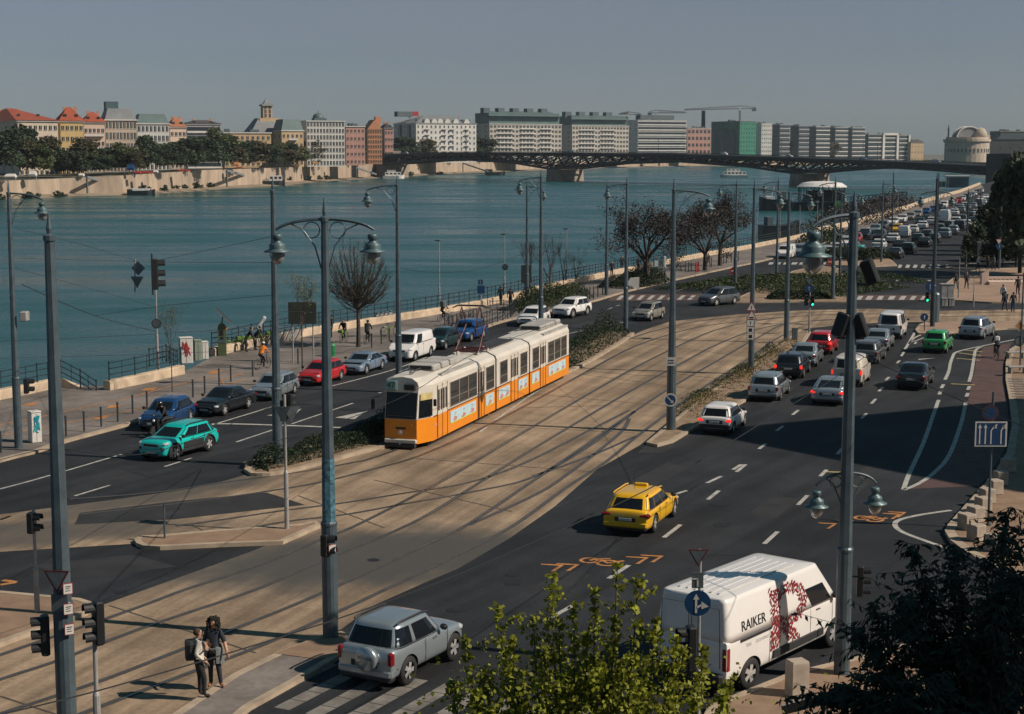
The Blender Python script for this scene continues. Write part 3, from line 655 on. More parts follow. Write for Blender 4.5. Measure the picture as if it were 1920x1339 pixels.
r_, L, D, H = B('apartment_house', 'ochre house with green mansard roof and gabled bay', 528, 569, 511, 246, 985, 26, 'wall_ochre', 'mansard', 'roof_green', 226, 4, 5, 2, balc=[(.3, .7)])
r_, L, D, H = B('office_building', 'white modernist block with deep window grid beside the dark tree', 575, 646, 570, 228, 1010, 22, 'wall_white', 'flat', 'roof_grey', None, 7, 12, 0, ww=3.4, wh=3.2)
def dome():
    P = A(597, 232, 1075); zb, _ = bankz(597); h = A(597, 226, 1075).z - zb; h2 = A(597, 209, 1075).z - zb
    t = thing('dome_tower', 'slim dark green onion dome behind the white modernist block', 'tower', (P.x, P.y, zb))
    MB().lathe([(3.2, 0), (3.2, h)], 12).build('drum', M('wall_ochre'), t)
    MB().lathe([(3.5, h), (4.0, h + 1), (3.6, h + 3), (2.2, h + 4.6), (.5, h2 - 1.5), (.15, h2 + 1)], 12).build('dome', M('roof_green'), t, smooth=True)
dome()
B('apartment_house', 'dark red-brown house left of the brick mill', 648, 684, 640, 238, 1080, 22, 'wall_pink', 'flat', 'roof_dark', None, 5, 5, 2)
r_, L, D, H = B('brick_mill', 'orange brick mill with stepped gable end facing the river', 689, 716, 682, 243, 1130, 20, 'wall_brick', 'gable', 'wall_brick', 225, 7, 6, 2, cornice=False, trim='wall_ochre')
MB().box(L * .85, D * .4, H + 6, 4, 4, 6).build('chimney', M('wall_brick'), r_)
B('apartment_house', 'small dark red house squeezed beside the brick mill', 721, 737, 717, 242, 1200, 20, 'wall_pink', 'hip', 'roof_dark', 232, 5, 3, 0)
r_, L, D, H = B('hotel', 'white hotel with grey mansard roof, arched gables and red rooftop sign', 780, 893, 738, 232, 1330, 30, 'wall_white', 'hip', 'roof_grey', 217, 7, 14, 5, balc=[(.14, .22), (.42, .5), (.55, .63), (.8, .88)])
for f in (.18, .30, .40, .52, .66, .84): MB().loft([[(L * f + 2.6 * math.cos(a), y, H + .6 + 3.6 * math.sin(a)) for a in [math.pi * i / 8 for i in range(9)]] for y in (-.3, 4)]).build('gable', M('wall_white'), r_)
MB().box(-1, D * .5, H + 8.2, 14, 6, 4.2).build('roof_plant', M('wall_slate'), r_); MB().box(L * .12, D * .5, H + 8.6, 12, .6, 3.6).build('roof_sign', M('sign_red'), r_)
MB().box(-.6, D * .3, H * .5, 1.2, D * .12, H * .95).build('glass_bay', M('win_dark'), r_); MB().box(-.6, D * .7, H * .5, 1.2, D * .12, H * .95).build('glass_bay', M('win_dark'), r_)
r_, L, D, H = B('apartment_block', 'left of two balconied apartment blocks with green stepped roof and five roof boxes', 918, 1053, 888, 233, 1560, 30, 'wall_block', 'terrace', 'roof_green', 213, 8, 20, 2, ww=2.6, wh=2.2, balc=[(.1, .32), (.42, .62), (.7, .86)])
for i in range(5): MB().box(L * (.05 + .2 * i), D * .5, H + 12.5, 7, 7, 7).build('roof_plant', M('wall_slate'), r_)
MB().add([(-1, -1, H + 8), (L + 1, -1, H + 8), (L - 4, D * .5, H + 13), (4, D * .5, H + 13)], [(0, 1, 2, 3)]).build('roof_slope', M('roof_green'), r_)
r_, L, D, H = B('apartment_block', 'right one of the two balconied blocks with green roof, nearer the tower cranes', 1073, 1179, 1046, 236, 1760, 30, 'wall_block', 'terrace', 'roof_green', 218, 8, 18, 2, ww=2.6, wh=2.2, balc=[(.12, .4), (.5, .75)])
for i in range(4): MB().box(L * (.03 + .24 * i), D * .5, H + 12, 8, 7, 7).build('roof_plant', M('wall_slate'), r_)
MB().add([(-1, -1, H + 7), (L + 1, -1, H + 7), (L - 4, D * .5, H + 12), (4, D * .5, H + 12)], [(0, 1, 2, 3)]).build('roof_slope', M('roof_green'), r_)
r_, L, D, H = B('apartment_block', 'white terraced block with long balcony bands and roof machinery', 1196, 1287, 1178, 226, 1900, 26, 'wall_white', 'flat', 'roof_grey', None, 8, 10, 2, bands=1)
MB().box(L * .45, D * .5, H + 4, L * .7, D * .5, 5).build('roof_plant', M('wall_slate'), r_)
B('office_building', 'pink brick block with paired grey window strips', 1289, 1333, 1286, 241, 2000, 24, 'wall_pink', 'flat', 'roof_dark', None, 5, 6, 0, ww=4, wh=4)
def chimney():
    P = A(1319, 209, 2060); zb, _ = bankz(1319); h = P.z - zb
    MB().lathe([(3.0, 0), (2.4, h), (2.6, h), (2.6, h + 1)], 12).build('factory_chimney', M('wall_dark'), None, True, loc=(P.x, P.y, zb), label='dark slim factory chimney behind the pink brick block', cat='chimney')
chimney()
r_, L, D, H = B('construction_site', 'unfinished building wrapped in green scaffold netting', 1388, 1418, 1335, 228, 2050, 30, 'netting', 'flat', 'wall_grey', None, 9, 6, 0, trim='wall_slate')
mb = MB()
for i in range(9): mb.box(-.6, D * .5, i * H / 9 + 1, .6, D, .5)
for i in range(8): mb.box(-.6, D * i / 7, H / 2, .5, .5, H)
mb.build('scaffold', M('wall_slate'), r_); MB().box(-1.2, D * .52, H * .42, 1.4, D * .7, H * .8).build('dark_netting', M('wall_teal'), r_)
B('office_building', 'slim white tower at the edge of the green scaffold', 1428, 1448, 1421, 232, 2120, 22, 'wall_white', 'flat', 'wall_grey', None, 9, 5, 0)
for xl, xr, xe, yt, Y, lab in ((1462, 1481, 1448, 234, 2200, 'dark glass office next to the slim white tower'), (1498, 1517, 1482, 236, 2250, 'second dark glass office from the slim white tower, with pale fins'), (1530, 1556, 1518, 238, 2300, 'wide dark office with white floor bands'),
                             (1566, 1590, 1557, 239, 2360, 'dark office with bare trees in front of its pale bands'), (1598, 1622, 1591, 240, 2420, 'dark office just left of the white framed building')):
    B('office_building', lab, xl, xr, xe, yt, Y, 34, 'wall_slate', 'flat', 'wall_teal', None, 8, 5, 4, bands=1, trim='wall_grey' if xl < 1525 else 'wall_white')
r_, L, D, H = B('office_building', 'dark glass block with bold white outline frames', 1628, 1683, 1612, 252, 2450, 28, 'wall_teal', 'flat', 'wall_slate', None, 6, 6, 3, trim='wall_white', bands=1)
for x0, x1 in ((.5, .98),):
    MB().box(L * x0, -1.2, H / 2, 4, 3, H).build('frame', M('wall_white'), r_); MB().box(L * x1, -1.2, H / 2, 4, 3, H).build('frame', M('wall_white'), r_); MB().box(L * (x0 + x1) / 2, -1.2, H + .5, L * .5, 3, 3.4).build('frame', M('wall_white'), r_)
r_, L, D, H = B('office_building', 'narrow block with white side frame at the end of the glass row', 1686, 1704, 1680, 254, 2500, 24, 'wall_slate', 'flat', 'wall_slate', None, 6, 3, 2, bands=1)
MB().box(L, -1, H / 2, 3, 3, H + 2).build('frame', M('wall_white'), r_)
B('apartment_house', 'little ochre house right of the white framed office', 1708, 1732, 1704, 268, 2500, 20, 'wall_ochre', 'hip', 'roof_dark', 262, 3, 4, 0)
# theatre with round drum and arched roof
def theatre():
    Y = 1500; k = 1 / ppm(Y); P = A(1812, 292, Y); zb = P.z
    s_ = 1; t = thing('theatre', 'pale theatre with round colonnaded drum and tall arched dome at right', 'theatre', (P.x, P.y, zb), R(10))
    z = lambda y: (292 - y) * k
    MB().lathe([(40 * k, -6), (40 * k, z(268)), (43 * k, z(266)), (43 * k, z(262)), (38 * k, z(262)), (38 * k, z(258))], 28).build('drum', M('wall_beige'), t)
    rings = []
    for yy in (-9, 9):
        rings.append([(24 * k * math.cos(a), yy * k, z(260) + 20 * k * math.sin(a)) for a in [math.pi * i / 12 for i in range(13)]])
    MB().loft(rings).build('arched_roof', M('roof_grey'), t)
    for yy in (-10, 9):
        MB().tube([(25 * k * math.cos(a), yy * k, z(260) + 21 * k * math.sin(a)) for a in [math.pi * i / 14 for i in range(15)]], 1.3 * k, 6).build('arch', M('wall_white'), t)
    MB().lathe([(14 * k, z(260)), (13 * k, z(250)), (9 * k, z(243)), (1, z(240))], 16, T=Matrix.Translation((22 * k, -6 * k, 0))).build('dome', M('wall_beige'), t, smooth=True)
    for i in range(18):
        a = math.pi * (1.0 + i / 17)
        put('window', win_mesh(1.6, 3.4, 'wall_white'), t, (40 * k * math.cos(a), 40 * k * math.sin(a), z(286)), a + R(90))
    MB().box(38 * k, 10 * k, z(272), 16 * k, 20 * k, 36 * k).build('side_wing', M('wall_cream'), t)
theatre()
B('concert_hall', 'long dark flat-roofed hall at the right edge behind the trees', 1848, 2000, 1840, 262, 1560, 4, 'wall_dark', 'flat', 'wall_dark', None, 2, 8, 0, trim='wall_dark')
B('concert_hall', 'wide hall with beige upper block rising behind the dark hall', 1876, 2000, 1856, 247, 1680, 4, 'wall_slate', 'flat', 'wall_dark', None, 2, 4, 0, trim='wall_beige')
MB().lathe([(1.6, 0), (1.4, 22), (2.2, 23), (1.2, 27), (.2, 36)], 8, T=Matrix.Diagonal((.5, .5, .40, 1))).build('spire_column', M('wall_dark'), loc=A(1778, 263, 1450), label='thin dark monument column left of the theatre', cat='column')
# tower cranes
def crane(px, ytop, ybase, Y, x0, x1, lab, lean=0):
    k = 1 / ppm(Y); P = A(px, ybase, Y); t = thing('tower_crane', lab, 'crane', P); h = (ybase - ytop) * k
    MB().box(0, 0, h / 2 - 6, 2.4, 2.4, h + 12).build('mast', M('roof_grey'), t)
    mb = MB(); z = h
    mb.tube([((x0 - px) * k, 0, z - lean), ((x1 - px) * k, 0, z)], .8, 4); mb.tube([((x0 - px) * k, 0, z + 1 - lean), (0, 0, z + 3.2), ((x1 - px) * k, 0, z + 1.2)], .6, 4)
    for i in range(14):
        f = i / 14; xx = ((x0 + (px - x0) * f) - px) * k; mb.tube([(xx, 0, z - lean * (1 - f)), (xx + 3, 0, z + 1 + 2 * f - lean * (1 - f))], .3, 3)
    mb.build('jib', M('roof_grey'), t)
    MB().box((x1 - px) * k * .9, 0, z - 1.5, 5, 2, 4).build('counterweight', M('wall_slate'), t); MB().box(0, -1.5, z - 1.5, 2.5, 2.5, 3).build('cab', M('wall_white'), t)
crane(1387, 204, 232, 2080, 1284, 1416, 'grey tower crane with long jib over the green scaffold', 2)
crane(1230, 212, 226, 1960, 1284, 1217, 'pale tower crane with red cab above the white terraced block')
crane(1176, 215, 240, 2000, 1160, 1200, 'small distant tower crane behind the balconied blocks')
# ---------------------------------------------------------------- trees of the far bank
for n_, c_ in (('leaf_far', (.045, .068, .038)), ('leaf_far_light', (.085, .105, .045)), ('leaf_far_brown', (.085, .078, .045))): leafmat(n_, c_, .45, .35, .45, .2)
mat('bark', (.06, .048, .04), .9, 0, .3, 3); mat('bark_light', (.16, .13, .11), .9, 0, .3, 3)
def crown_mb(r, n, leaf, R_=1.0, Hh=1.15, clumps=14, droop=0.0, hollow=.35):
    mb = MB(); cs = []
    for i in range(clumps):
        a = r.uniform(0, 6.283); u = r.uniform(-.85, 1); q = math.sqrt(max(0, 1 - u * u)) * r.uniform(.45, .78)
        cs.append((q * R_ * math.cos(a), q * R_ * math.sin(a), u * .72 * Hh, r.uniform(.26, .46)))
    for i in range(n):
        c = cs[r.randrange(len(cs))]
        while True:
            x, y, z = r.uniform(-1, 1), r.uniform(-1, 1), r.uniform(-1, 1); d = x * x + y * y + z * z
            if hollow * hollow < d < 1: break
        p = Vector((c[0] + x * c[3], c[1] + y * c[3], c[2] + z * c[3] * .9 - droop * d * .1)); s = leaf * r.uniform(.6, 1.3)
        u = Vector((r.gauss(0, 1), r.gauss(0, 1), r.gauss(0, 1))).normalized(); v = u.orthogonal().normalized()
        if r.random() < .5: v = u.cross(v)
        mb.face([p - u * s, p + v * s * .6, p + u * s, p - v * s * .6])
    return mb
_far = []
def trunk_mb(r, h, rad, R_=1.0):
    mb = MB(); mb.tube([(0, 0, 0), (r.uniform(-.05, .05) * h, 0, h * .5), (r.uniform(-.06, .06) * h, r.uniform(-.05, .05) * h, h)], [rad, rad * .75, rad * .55], 6)
    return mb
def far_tree_protos():
    for i in range(5):
        r = random.Random(40 + i)
        _far.append(crown_mb(r, 2200, .095, 1.0, 1.15, 22).mesh('crown', M(('leaf_far', 'leaf_far', 'leaf_far_light', 'leaf_far_brown', 'leaf_far')[i])))
    _far.append(trunk_mb(random.Random(3), 1.0, .05).mesh('trunk', M('bark')))
    mb = crown_mb(random.Random(91), 2000, .085, .62, 1.6, 16); _far.append(mb.mesh('crown', M('leaf_far')))
far_tree_protos()
tr = random.Random(12)
def far_tree(px, ytop, ybase, Y, wpx, v, lab, name='park_tree'):
    k = 1 / ppm(Y); P = A(px, ybase, Y); H = (ybase - ytop) * k
    t = thing(name, lab, 'tree', P, 0, 'trees along the far bank')
    th = H * .25; put('trunk', _far[5], t, scale=(th * 1.4, th * 1.4, th * 2.0))
    rx = wpx * k / 2 * 1.45; ch = H * .46
    put('crown', _far[v if v < 5 else 6], t, (0, 0, H - ch * .98), tr.uniform(0, 6), scale=(rx * 1.1, rx * 1.1, ch))
KIND = ['dense dark green tree', 'dark broad tree', 'yellow-green young tree', 'brownish budding tree', 'tall dark tree', 'slim dark poplar-like tree']
FT = [(8, 252, 318, 0, 62), (38, 238, 322, 4, 60), (66, 262, 322, 0, 46), (95, 258, 318, 3, 40), (112, 282, 325, 1, 50), (138, 283, 324, 0, 44), (160, 262, 318, 3, 46), (186, 290, 322, 2, 44), (205, 278, 318, 0, 40), (228, 270, 316, 2, 46),
      (252, 285, 318, 3, 36), (270, 255, 312, 0, 42), (296, 272, 314, 1, 42), (322, 268, 312, 0, 44), (350, 262, 312, 1, 52), (382, 258, 310, 0, 54), (410, 243, 308, 2, 48), (432, 262, 308, 1, 44), (455, 266, 308, 0, 42), (480, 265, 307, 3, 44), (502, 272, 307, 1, 36),
      (525, 270, 306, 2, 36), (545, 270, 305, 0, 34), (562, 276, 305, 2, 30), (588, 262, 302, 3, 36), (609, 243, 304, 5, 32), (645, 268, 298, 3, 30), (662, 262, 296, 2, 30),
      (760, 258, 292, 0, 40), (800, 262, 292, 3, 36), (845, 257, 292, 1, 44), (875, 256, 292, 0, 40), (910, 260, 292, 1, 40), (945, 262, 292, 0, 36), (1440, 262, 290, 3, 24), (1468, 262, 292, 3, 26), (1490, 264, 292, 3, 26), (1560, 268, 294, 3, 24)]
FT = sorted(FT + [((FT[i][0] + FT[i + 1][0]) // 2 + 1, (FT[i][1] + FT[i + 1][1]) // 2 + 12, FT[i][2] + 2, (i * 7) % 4, 34) for i in range(0, 26)])
WH = {3: 'beside the cream house', 8: 'on the promenade', }
for i, (x, yt, yb, v, wpx) in enumerate(FT):
    zb, Yb = bankz(x); Y = Yb + 14 + (i * 37 % 5) * 9
    near = 'below the cream apartment house' if x < 110 else 'below the yellow house' if x < 190 else 'before the beige block' if x < 256 else 'before the white grid building' if x < 345 else 'before the grey office' if x < 420 else 'under the square tower' if x < 570 else 'at the white modernist block' if x < 650 else 'behind the bridge, before the hotel' if x < 1000 else 'behind the bridge, before the dark offices'
    far_tree(x, yt, yb, Y, wpx, v, '%s %s, tree %d from the left' % (KIND[v], near, i + 1))
# shrubs at the foot of the embankment wall
sb = crown_mb(random.Random(5), 500, .16, 1.0, .8, 8).mesh('shrub', M('leaf_far'))
for i, (x, y, wpx, hp) in enumerate(((3, 370, 18, 14), (52, 367, 26, 16), (69, 368, 16, 12), (108, 364, 18, 14), (119, 365, 14, 9), (271, 354, 26, 14), (308, 353, 18, 13), (329, 351, 18, 7), (347, 350, 16, 9), (371, 348, 20, 13), (395, 347, 18, 10), (543, 335, 10, 8), (577, 334, 16, 10), (600, 333, 14, 9), (615, 333, 16, 9), (770, 326, 14, 9), (808, 325, 14, 7), (825, 325, 14, 7), (1277, 315, 10, 5), (1288, 315, 10, 5), (1397, 313, 14, 6))):
    Y = bankz(x)[1] - 3; P = A(x, y, Y); k = 1 / ppm(Y)
    put('shrub', sb, None, P, i * 1.3, scale=(wpx * k / 2, wpx * k / 2, hp * k / 1.6), label='dark shrub at the foot of the far embankment wall, number %d from the left' % (i + 1), cat='shrub', group='shrubs under the embankment wall')
# small parked things and terraces on far promenade
for i, (x, y, wpx, m) in enumerate(((20, 327, 20, 'wall_white'), (62, 322, 12, 'wall_white'), (245, 310, 14, 'sign_blue'), (258, 322, 12, 'sign_red'), (275, 322, 20, 'sign_red'), (292, 320, 8, 'wall_white'), (345, 322, 24, 'sign_red'), (443, 305, 9, 'line_orange'), (448, 316, 12, 'sign_red'), (592, 304, 7, 'line_orange'), (634, 303, 10, 'wall_white'), (153, 326, 9, 'wall_white'))):
    Y = bankz(x)[1] + 5; P = A(x, y, Y); k = 1 / ppm(Y); z, _ = bankz(x); hh = max(1.2, P.z - z)
    mb = MB(); mb.prism([(-wpx * k / 2, -1.5), (wpx * k / 2, -1.5), (wpx * k / 2, 1.5), (-wpx * k / 2, 1.5)], hh * .55, hh * .7); mb.loft([[(-wpx * k / 2, -1.6, hh * .7), (wpx * k / 2, -1.6, hh * .7), (wpx * k / 2, 1.6, hh * .7), (-wpx * k / 2, 1.6, hh * .7)], [(-wpx * k / 2.4, -.2, hh * 1.1), (wpx * k / 2.4, -.2, hh * 1.1), (wpx * k / 2.4, .2, hh * 1.1), (-wpx * k / 2.4, .2, hh * 1.1)]])
    for sx in (-.45, .45): mb.box(sx * wpx * k, 0, hh * .28, .15, .15, hh * .56)
    c = {'wall_white': 'white', 'sign_blue': 'blue', 'sign_red': 'red', 'line_orange': 'orange'}[m]
    mb.build('awning_stall', M(m), loc=(P.x, P.y, z), label='small %s awning under the trees on the far promenade, number %d from the left' % (c, i + 1), cat='awning', group='awnings on the far promenade')
# ---------------------------------------------------------------- bridge
mat('bridge_steel', (.018, .030, .035), .6, .2, .2, .1); mat('bridge_deck', (.022, .030, .034), .7, 0, .2, .1); mat('pier_stone', (.24, .20, .165), .9, 0, .3, .15)
p1, p2, p3 = G(720, 333, ZW), G(1035, 340, ZW), G(1495, 350, ZW)
u = (p3 - p1).normalized(); nrm = Vector((u.y, -u.x, 0)); 
if nrm.y > 0: nrm = -nrm
s2 = (p2 - p1).dot(u); s3 = (p3 - p1).length
def s_at(px):
    dx, dy, dz = ray(px, 300); k = dx / dy; return (k * p1.y - p1.x) / (u.x - k * u.y)
sL, sR = s_at(702), s_at(1857)
def zat(px, py): q = p1 + u * s_at(px); return A(px, py, q.y).z
tp = sorted([(s_at(x), zat(x, y)) for x, y in ((702, 288), (870, 284), (1035, 284.5), (1265, 287), (1495, 294), (1680, 301), (1857, 309))])
bt = sorted([(s_at(x), zat(x, y)) for x, y in ((702, 307.5), (735, 306), (800, 301), (870, 299), (960, 305), (1020, 315), (1035, 317), (1050, 315), (1130, 306), (1265, 302), (1400, 312), (1470, 322), (1495, 324.5), (1520, 321), (1600, 315), (1680, 314), (1760, 319), (1857, 327))])
def itp(t, s):
    s = min(max(s, t[0][0]), t[-1][0])
    for i in range(len(t) - 1):
        if t[i][0] <= s <= t[i + 1][0]: f = (s - t[i][0]) / (t[i + 1][0] - t[i][0]); return t[i][1] * (1 - f) + t[i + 1][1] * f
br = thing('road_bridge', 'long dark steel truss bridge with arched underside crossing the river', 'bridge', p1)
n = 84; ST_ = [sL + (sR - sL) * i / n for i in range(n + 1)]
def bp(s, z, d): q = u * s - nrm * d; return (q.x, q.y, z - ZW)
WD = 22
for d, nm in ((0, 'truss'), (WD, 'truss')):
    mb = MB()
    mb.tube([bp(s, itp(tp, s) - 2.2, d) for s in ST_], .8, 4); mb.tube([bp(s, itp(bt, s), d) for s in ST_], .95, 4)
    for i in range(n):
        a, b = ST_[i], ST_[i + 1]
        if i % 2 == 0: mb.tube([bp(a, itp(bt, a), d), bp(b, itp(tp, b) - 2.2, d)], .58, 4)
        else: mb.tube([bp(a, itp(tp, a) - 2.2, d), bp(b, itp(bt, b), d)], .58, 4)
        if i % 4 == 0: mb.tube([bp(a, itp(bt, a), d), bp(a, itp(tp, a) - 2.2, d)], .22, 4)
    mb.build(nm, M('bridge_steel'), br)
mb = MB(); rings = [[bp(s, itp(tp, s) - 1.9, -1.2), bp(s, itp(tp, s) - .6, -1.2), bp(s, itp(tp, s) - .6, WD + 1.2), bp(s, itp(tp, s) - 1.9, WD + 1.2)] for s in ST_]
mb.loft(rings); mb.build('deck', M('bridge_deck'), br)
mb = MB()
for i in range(0, n, 1):
    a = ST_[i]
    for d in range(4, WD, 6): mb.tube([bp(a, itp(tp, a) - 2.6, d), bp(ST_[i + 1], itp(tp, ST_[i + 1]) - 2.6, d)], .35, 4)
    mb.tube([bp(a, itp(bt, a), 0), bp(a, itp(tp, a) - 2.5, WD)], .5, 4); mb.tube([bp(a, itp(bt, a), 0), bp(a, itp(bt, a), WD)], .35, 4)
mb.build('cross_bracing', M('bridge_steel'), br)
mb = MB()
for d in (-1.1, WD + 1.1):
    for zz in (.0, .35, .7): mb.tube([bp(s, itp(tp, s) - .5 + zz, d) for s in ST_[::2]], .07, 4)
    for s in [sL + (sR - sL) * i / 260 for i in range(261)]: mb.box(*bp(s, itp(tp, s) - .2, d), .12, .12, .8)
mb.build('railing', M('bridge_steel'), br)
def pier(s, top, w0, w1, name='pier'):
    rings = []; z1 = top - ZW
    for z, ww in ((-1, w1), (z1 * .1, w1 * .97), (z1 * .93, w0), (z1 * .93 + .1, w0 * 1.1), (z1, w0 * 1.1)):
        r = []
        for a in [2 * math.pi * i / 20 for i in range(20)]:
            ca, sa = math.cos(a), math.sin(a); x = ww / 2 * math.copysign(abs(ca) ** .6, ca); y = (WD / 2 + 3) * math.copysign(abs(sa) ** .55, sa) + WD / 2 - 1
            q = u * (s + x) - nrm * y; r.append((q.x, q.y, z))
        rings.append(r)
    return MB().loft(rings).build(name, M('pier_stone'), br)
pier(-4, zat(720, 308), 6, 9); pier(s2, zat(1035, 318), 9, 12.5); pier(s3, zat(1495, 326), 8.5, 11.5)
for s, m_ in ((sL - 7, 'pier_stone'), (sR + 6, 'wall_dark')):
    q = bp(s, 0, WD / 2); MB().box(q[0], q[1], 9, 14, WD + 4, 21 if s < 0 else 18, 0, math.atan2(u.y, u.x)).build('abutment', M(m_), br)
q = bp(sL - 60, 0, WD / 2); MB().box(q[0], q[1], itp(tp, sL) - ZW - 1.5, 110, WD, 2.0, 0, math.atan2(u.y, u.x)).build('approach_span', M('bridge_deck'), br)
lm = MB(); lm.tube([(0, 0, 0), (0, 0, 9)], .16, 5); lm.box(0, 0, 9, 1.6, .4, .3); lme = lm.mesh('bridge_lamp', M('pole_grey'))
for i, x in enumerate((747, 797, 823, 870, 894, 945, 1190, 1348, 1420, 1490, 1573, 1640, 1728)):
    s = s_at(x); q = p1 + Vector(bp(s, itp(tp, s) - .6, WD * .1 if i % 2 else WD * .9)); q.z -= 0
    put('bridge_lamp', lme, None, q, label='slim lamp post standing on the bridge deck, number %d from the left' % (i + 1), cat='lamp post', group='lamp posts on the bridge')
# boats
mat('hull_dark', (.02, .025, .03), .5, 0, .2, .5); mat('hull_white', (.62, .6, .58), .5, 0, .12, .5); mat('boat_glass', (.02, .03, .035), .1, 0, 0)
def hull(L, W, H, bow=.25, m='hull_dark', blunt=False):
    rings = []
    for t in (0, .03, .2, .5, 1 - bow, 1 - bow * .4, 1):
        w = W / 2 * (1 if t <= 1 - bow else max(.03 if not blunt else .6, 1 - ((t - 1 + bow) / bow) ** 1.7)); sh = .35 * H * max(0, (t - .6) / .4) ** 2
        x = (t - .5) * L; rings.append([(x, -w, H + sh), (x, -w * .8, -.3), (x, w * .8, -.3), (x, w, H + sh)])
    return MB().loft(rings)
def boat(name, label, px, py, Lpx, Y=None, rz=0, hullm='hull_dark', W=5, H=1.6, decks=(), blunt=False, bow=.25, group=None):
    P = G(px, py, ZW); k = 1 / ppm(P.y); L = Lpx * k; t = thing(name, label, 'boat', P, rz, group)
    hull(L, W, H, bow, blunt=blunt).build('hull', M(hullm), t)
    for (x0, x1, z0, z1, m, wf) in decks:
        o = MB().box((x0 + x1) / 2 * L, 0, (z0 + z1) / 2, (x1 - x0) * L, W * wf, z1 - z0).build('deckhouse', M(m), t)
        if m == 'hull_white' and z1 - z0 > 1:
            mb = MB(); nn = max(3, int((x1 - x0) * L / 2.5))
            for i in range(nn):
                for sy in (-1, 1): mb.box((x0 + (x1 - x0) * (i + .5) / nn) * L, sy * W * wf / 2, z0 + (z1 - z0) * .6, 1.5, .1, (z1 - z0) * .4)
            mb.build('window', M('boat_glass'), o)
    return t, L
boat('pontoon', 'dark pontoon with white deck under the first far gangway from the left', 265, 366, 50, rz=R(8), W=6, H=2.0, decks=((-.35, .3, 2, 2.9, 'hull_white', .8), (-.5, -.3, 2, 2.6, 'hull_dark', .9)), blunt=True)
boat('pontoon', 'dark pontoon with white cabin under the second far gangway', 510, 348, 48, rz=R(8), W=7, H=2.6, decks=((-.1, .4, 2.6, 5.6, 'hull_white', .8), (-.4, -.1, 2.6, 3.6, 'wall_grey', .8)), blunt=True)
boat('excursion_boat', 'white moored boat at the left bridge pier', 738, 335, 40, rz=R(6), hullm='hull_white', W=6, H=2, decks=((-.4, .35, 2, 4.6, 'hull_white', .8), (-.3, .1, 4.6, 6, 'hull_white', .6)))
boat('barge', 'long low dark barge moored left of the middle pier', 928, 329, 36, rz=R(8), W=8, H=2.6, decks=((-.5, -.15, 2.6, 5, 'hull_dark', .8),), blunt=True)
t, L = boat('excursion_boat', 'white two-deck excursion boat under way left of the right bridge pier', 1376, 333, 52, rz=R(178), hullm='hull_white', W=6.5, H=1.8, decks=((-.42, .38, 1.8, 4.4, 'hull_white', .85), (-.2, .25, 4.4, 6.4, 'hull_white', .6)))
MB().tube([(L * .1, 0, 6.4), (L * .1, 0, 9)], .15, 5).build('mast', M('hull_dark'), t)
t, L = boat('tug_boat', 'black moored cargo boat with white bow rail beside the restaurant boat', 1452, 395, 58, rz=R(176), W=6.5, H=3.6, decks=((.02, .3, 3.6, 4.6, 'hull_white', .95), (-.35, -.1, 3.6, 6.2, 'wall_slate', .7)), bow=.2)
MB().tube([(L * .1, 0, 4.5), (L * .02, 0, 8)], .12, 5).build('mast', M('hull_white'), t)
def restaurant():
    P = G(1528, 394, ZW); k = 1 / ppm(P.y); t = thing('restaurant_boat', 'large dark moored restaurant boat with big white oval awning', 'boat', P, R(-4)); L = 116 * k
    hull(L, 11, 2.6, .15, blunt=True).build('hull', M('hull_dark'), t)
    rings = []
    for z, f in ((7.4, 1.0), (7.7, 1.0), (8.8, .8), (9.3, .45), (9.4, .05)):
        rings.append([(L * .1 + f * L * .4 * math.cos(a), f * 6.2 * math.sin(a), z) for a in [2 * math.pi * i / 28 for i in range(28)]])
    MB().loft(rings).build('awning', M('hull_white'), t)
    mb = MB()
    for i in range(16): a = 2 * math.pi * i / 16; mb.tube([(L * .1 + L * .37 * math.cos(a), 5.4 * math.sin(a), 2.6), (L * .1 + L * .37 * math.cos(a), 5.4 * math.sin(a), 7.5)], .14, 5)
    mb.build('awning_post', M('iron'), t)
    MB().bbox(L * .18, 0, 4.6, L * .5, 8.5, 4, .2).build('glass_saloon', M('glass_cabin'), t)
    MB().loft([[(-L * .2, -5, 2.6), (L * .04, -5, 2.6), (L * .04, 5, 2.6), (-L * .2, 5, 2.6)], [(-L * .12, -2, 6.2), (-L * .04, -2, 6.2), (-L * .04, 2, 6.2), (-L * .12, 2, 6.2)]]).build('tent', M('wall_slate'), t)
    MB().box(L * .36, -5.6, 2.0, L * .2, .3, 2.4).build('green_panel', mat('green_panel', (.04, .22, .06), .6), t)
restaurant()
t, L = boat('pontoon', 'dark landing pontoon with box cabin close to the near quay', 1460, 448, 72, rz=R(4), W=6, H=3.0, decks=((-.35, -.2, 3.0, 4.8, 'wall_slate', .6),), blunt=True)
mb = MB(); mb.tube([(-L * .15, -2.8, 4), (L * .45, -2.8, 4)], .06, 4); 
for i in range(9): mb.tube([(-L * .15 + L * .6 * i / 8, -2.8, 3), (-L * .15 + L * .6 * i / 8, -2.8, 4)], .05, 4)
mb.build('railing', M('pole_grey'), t)
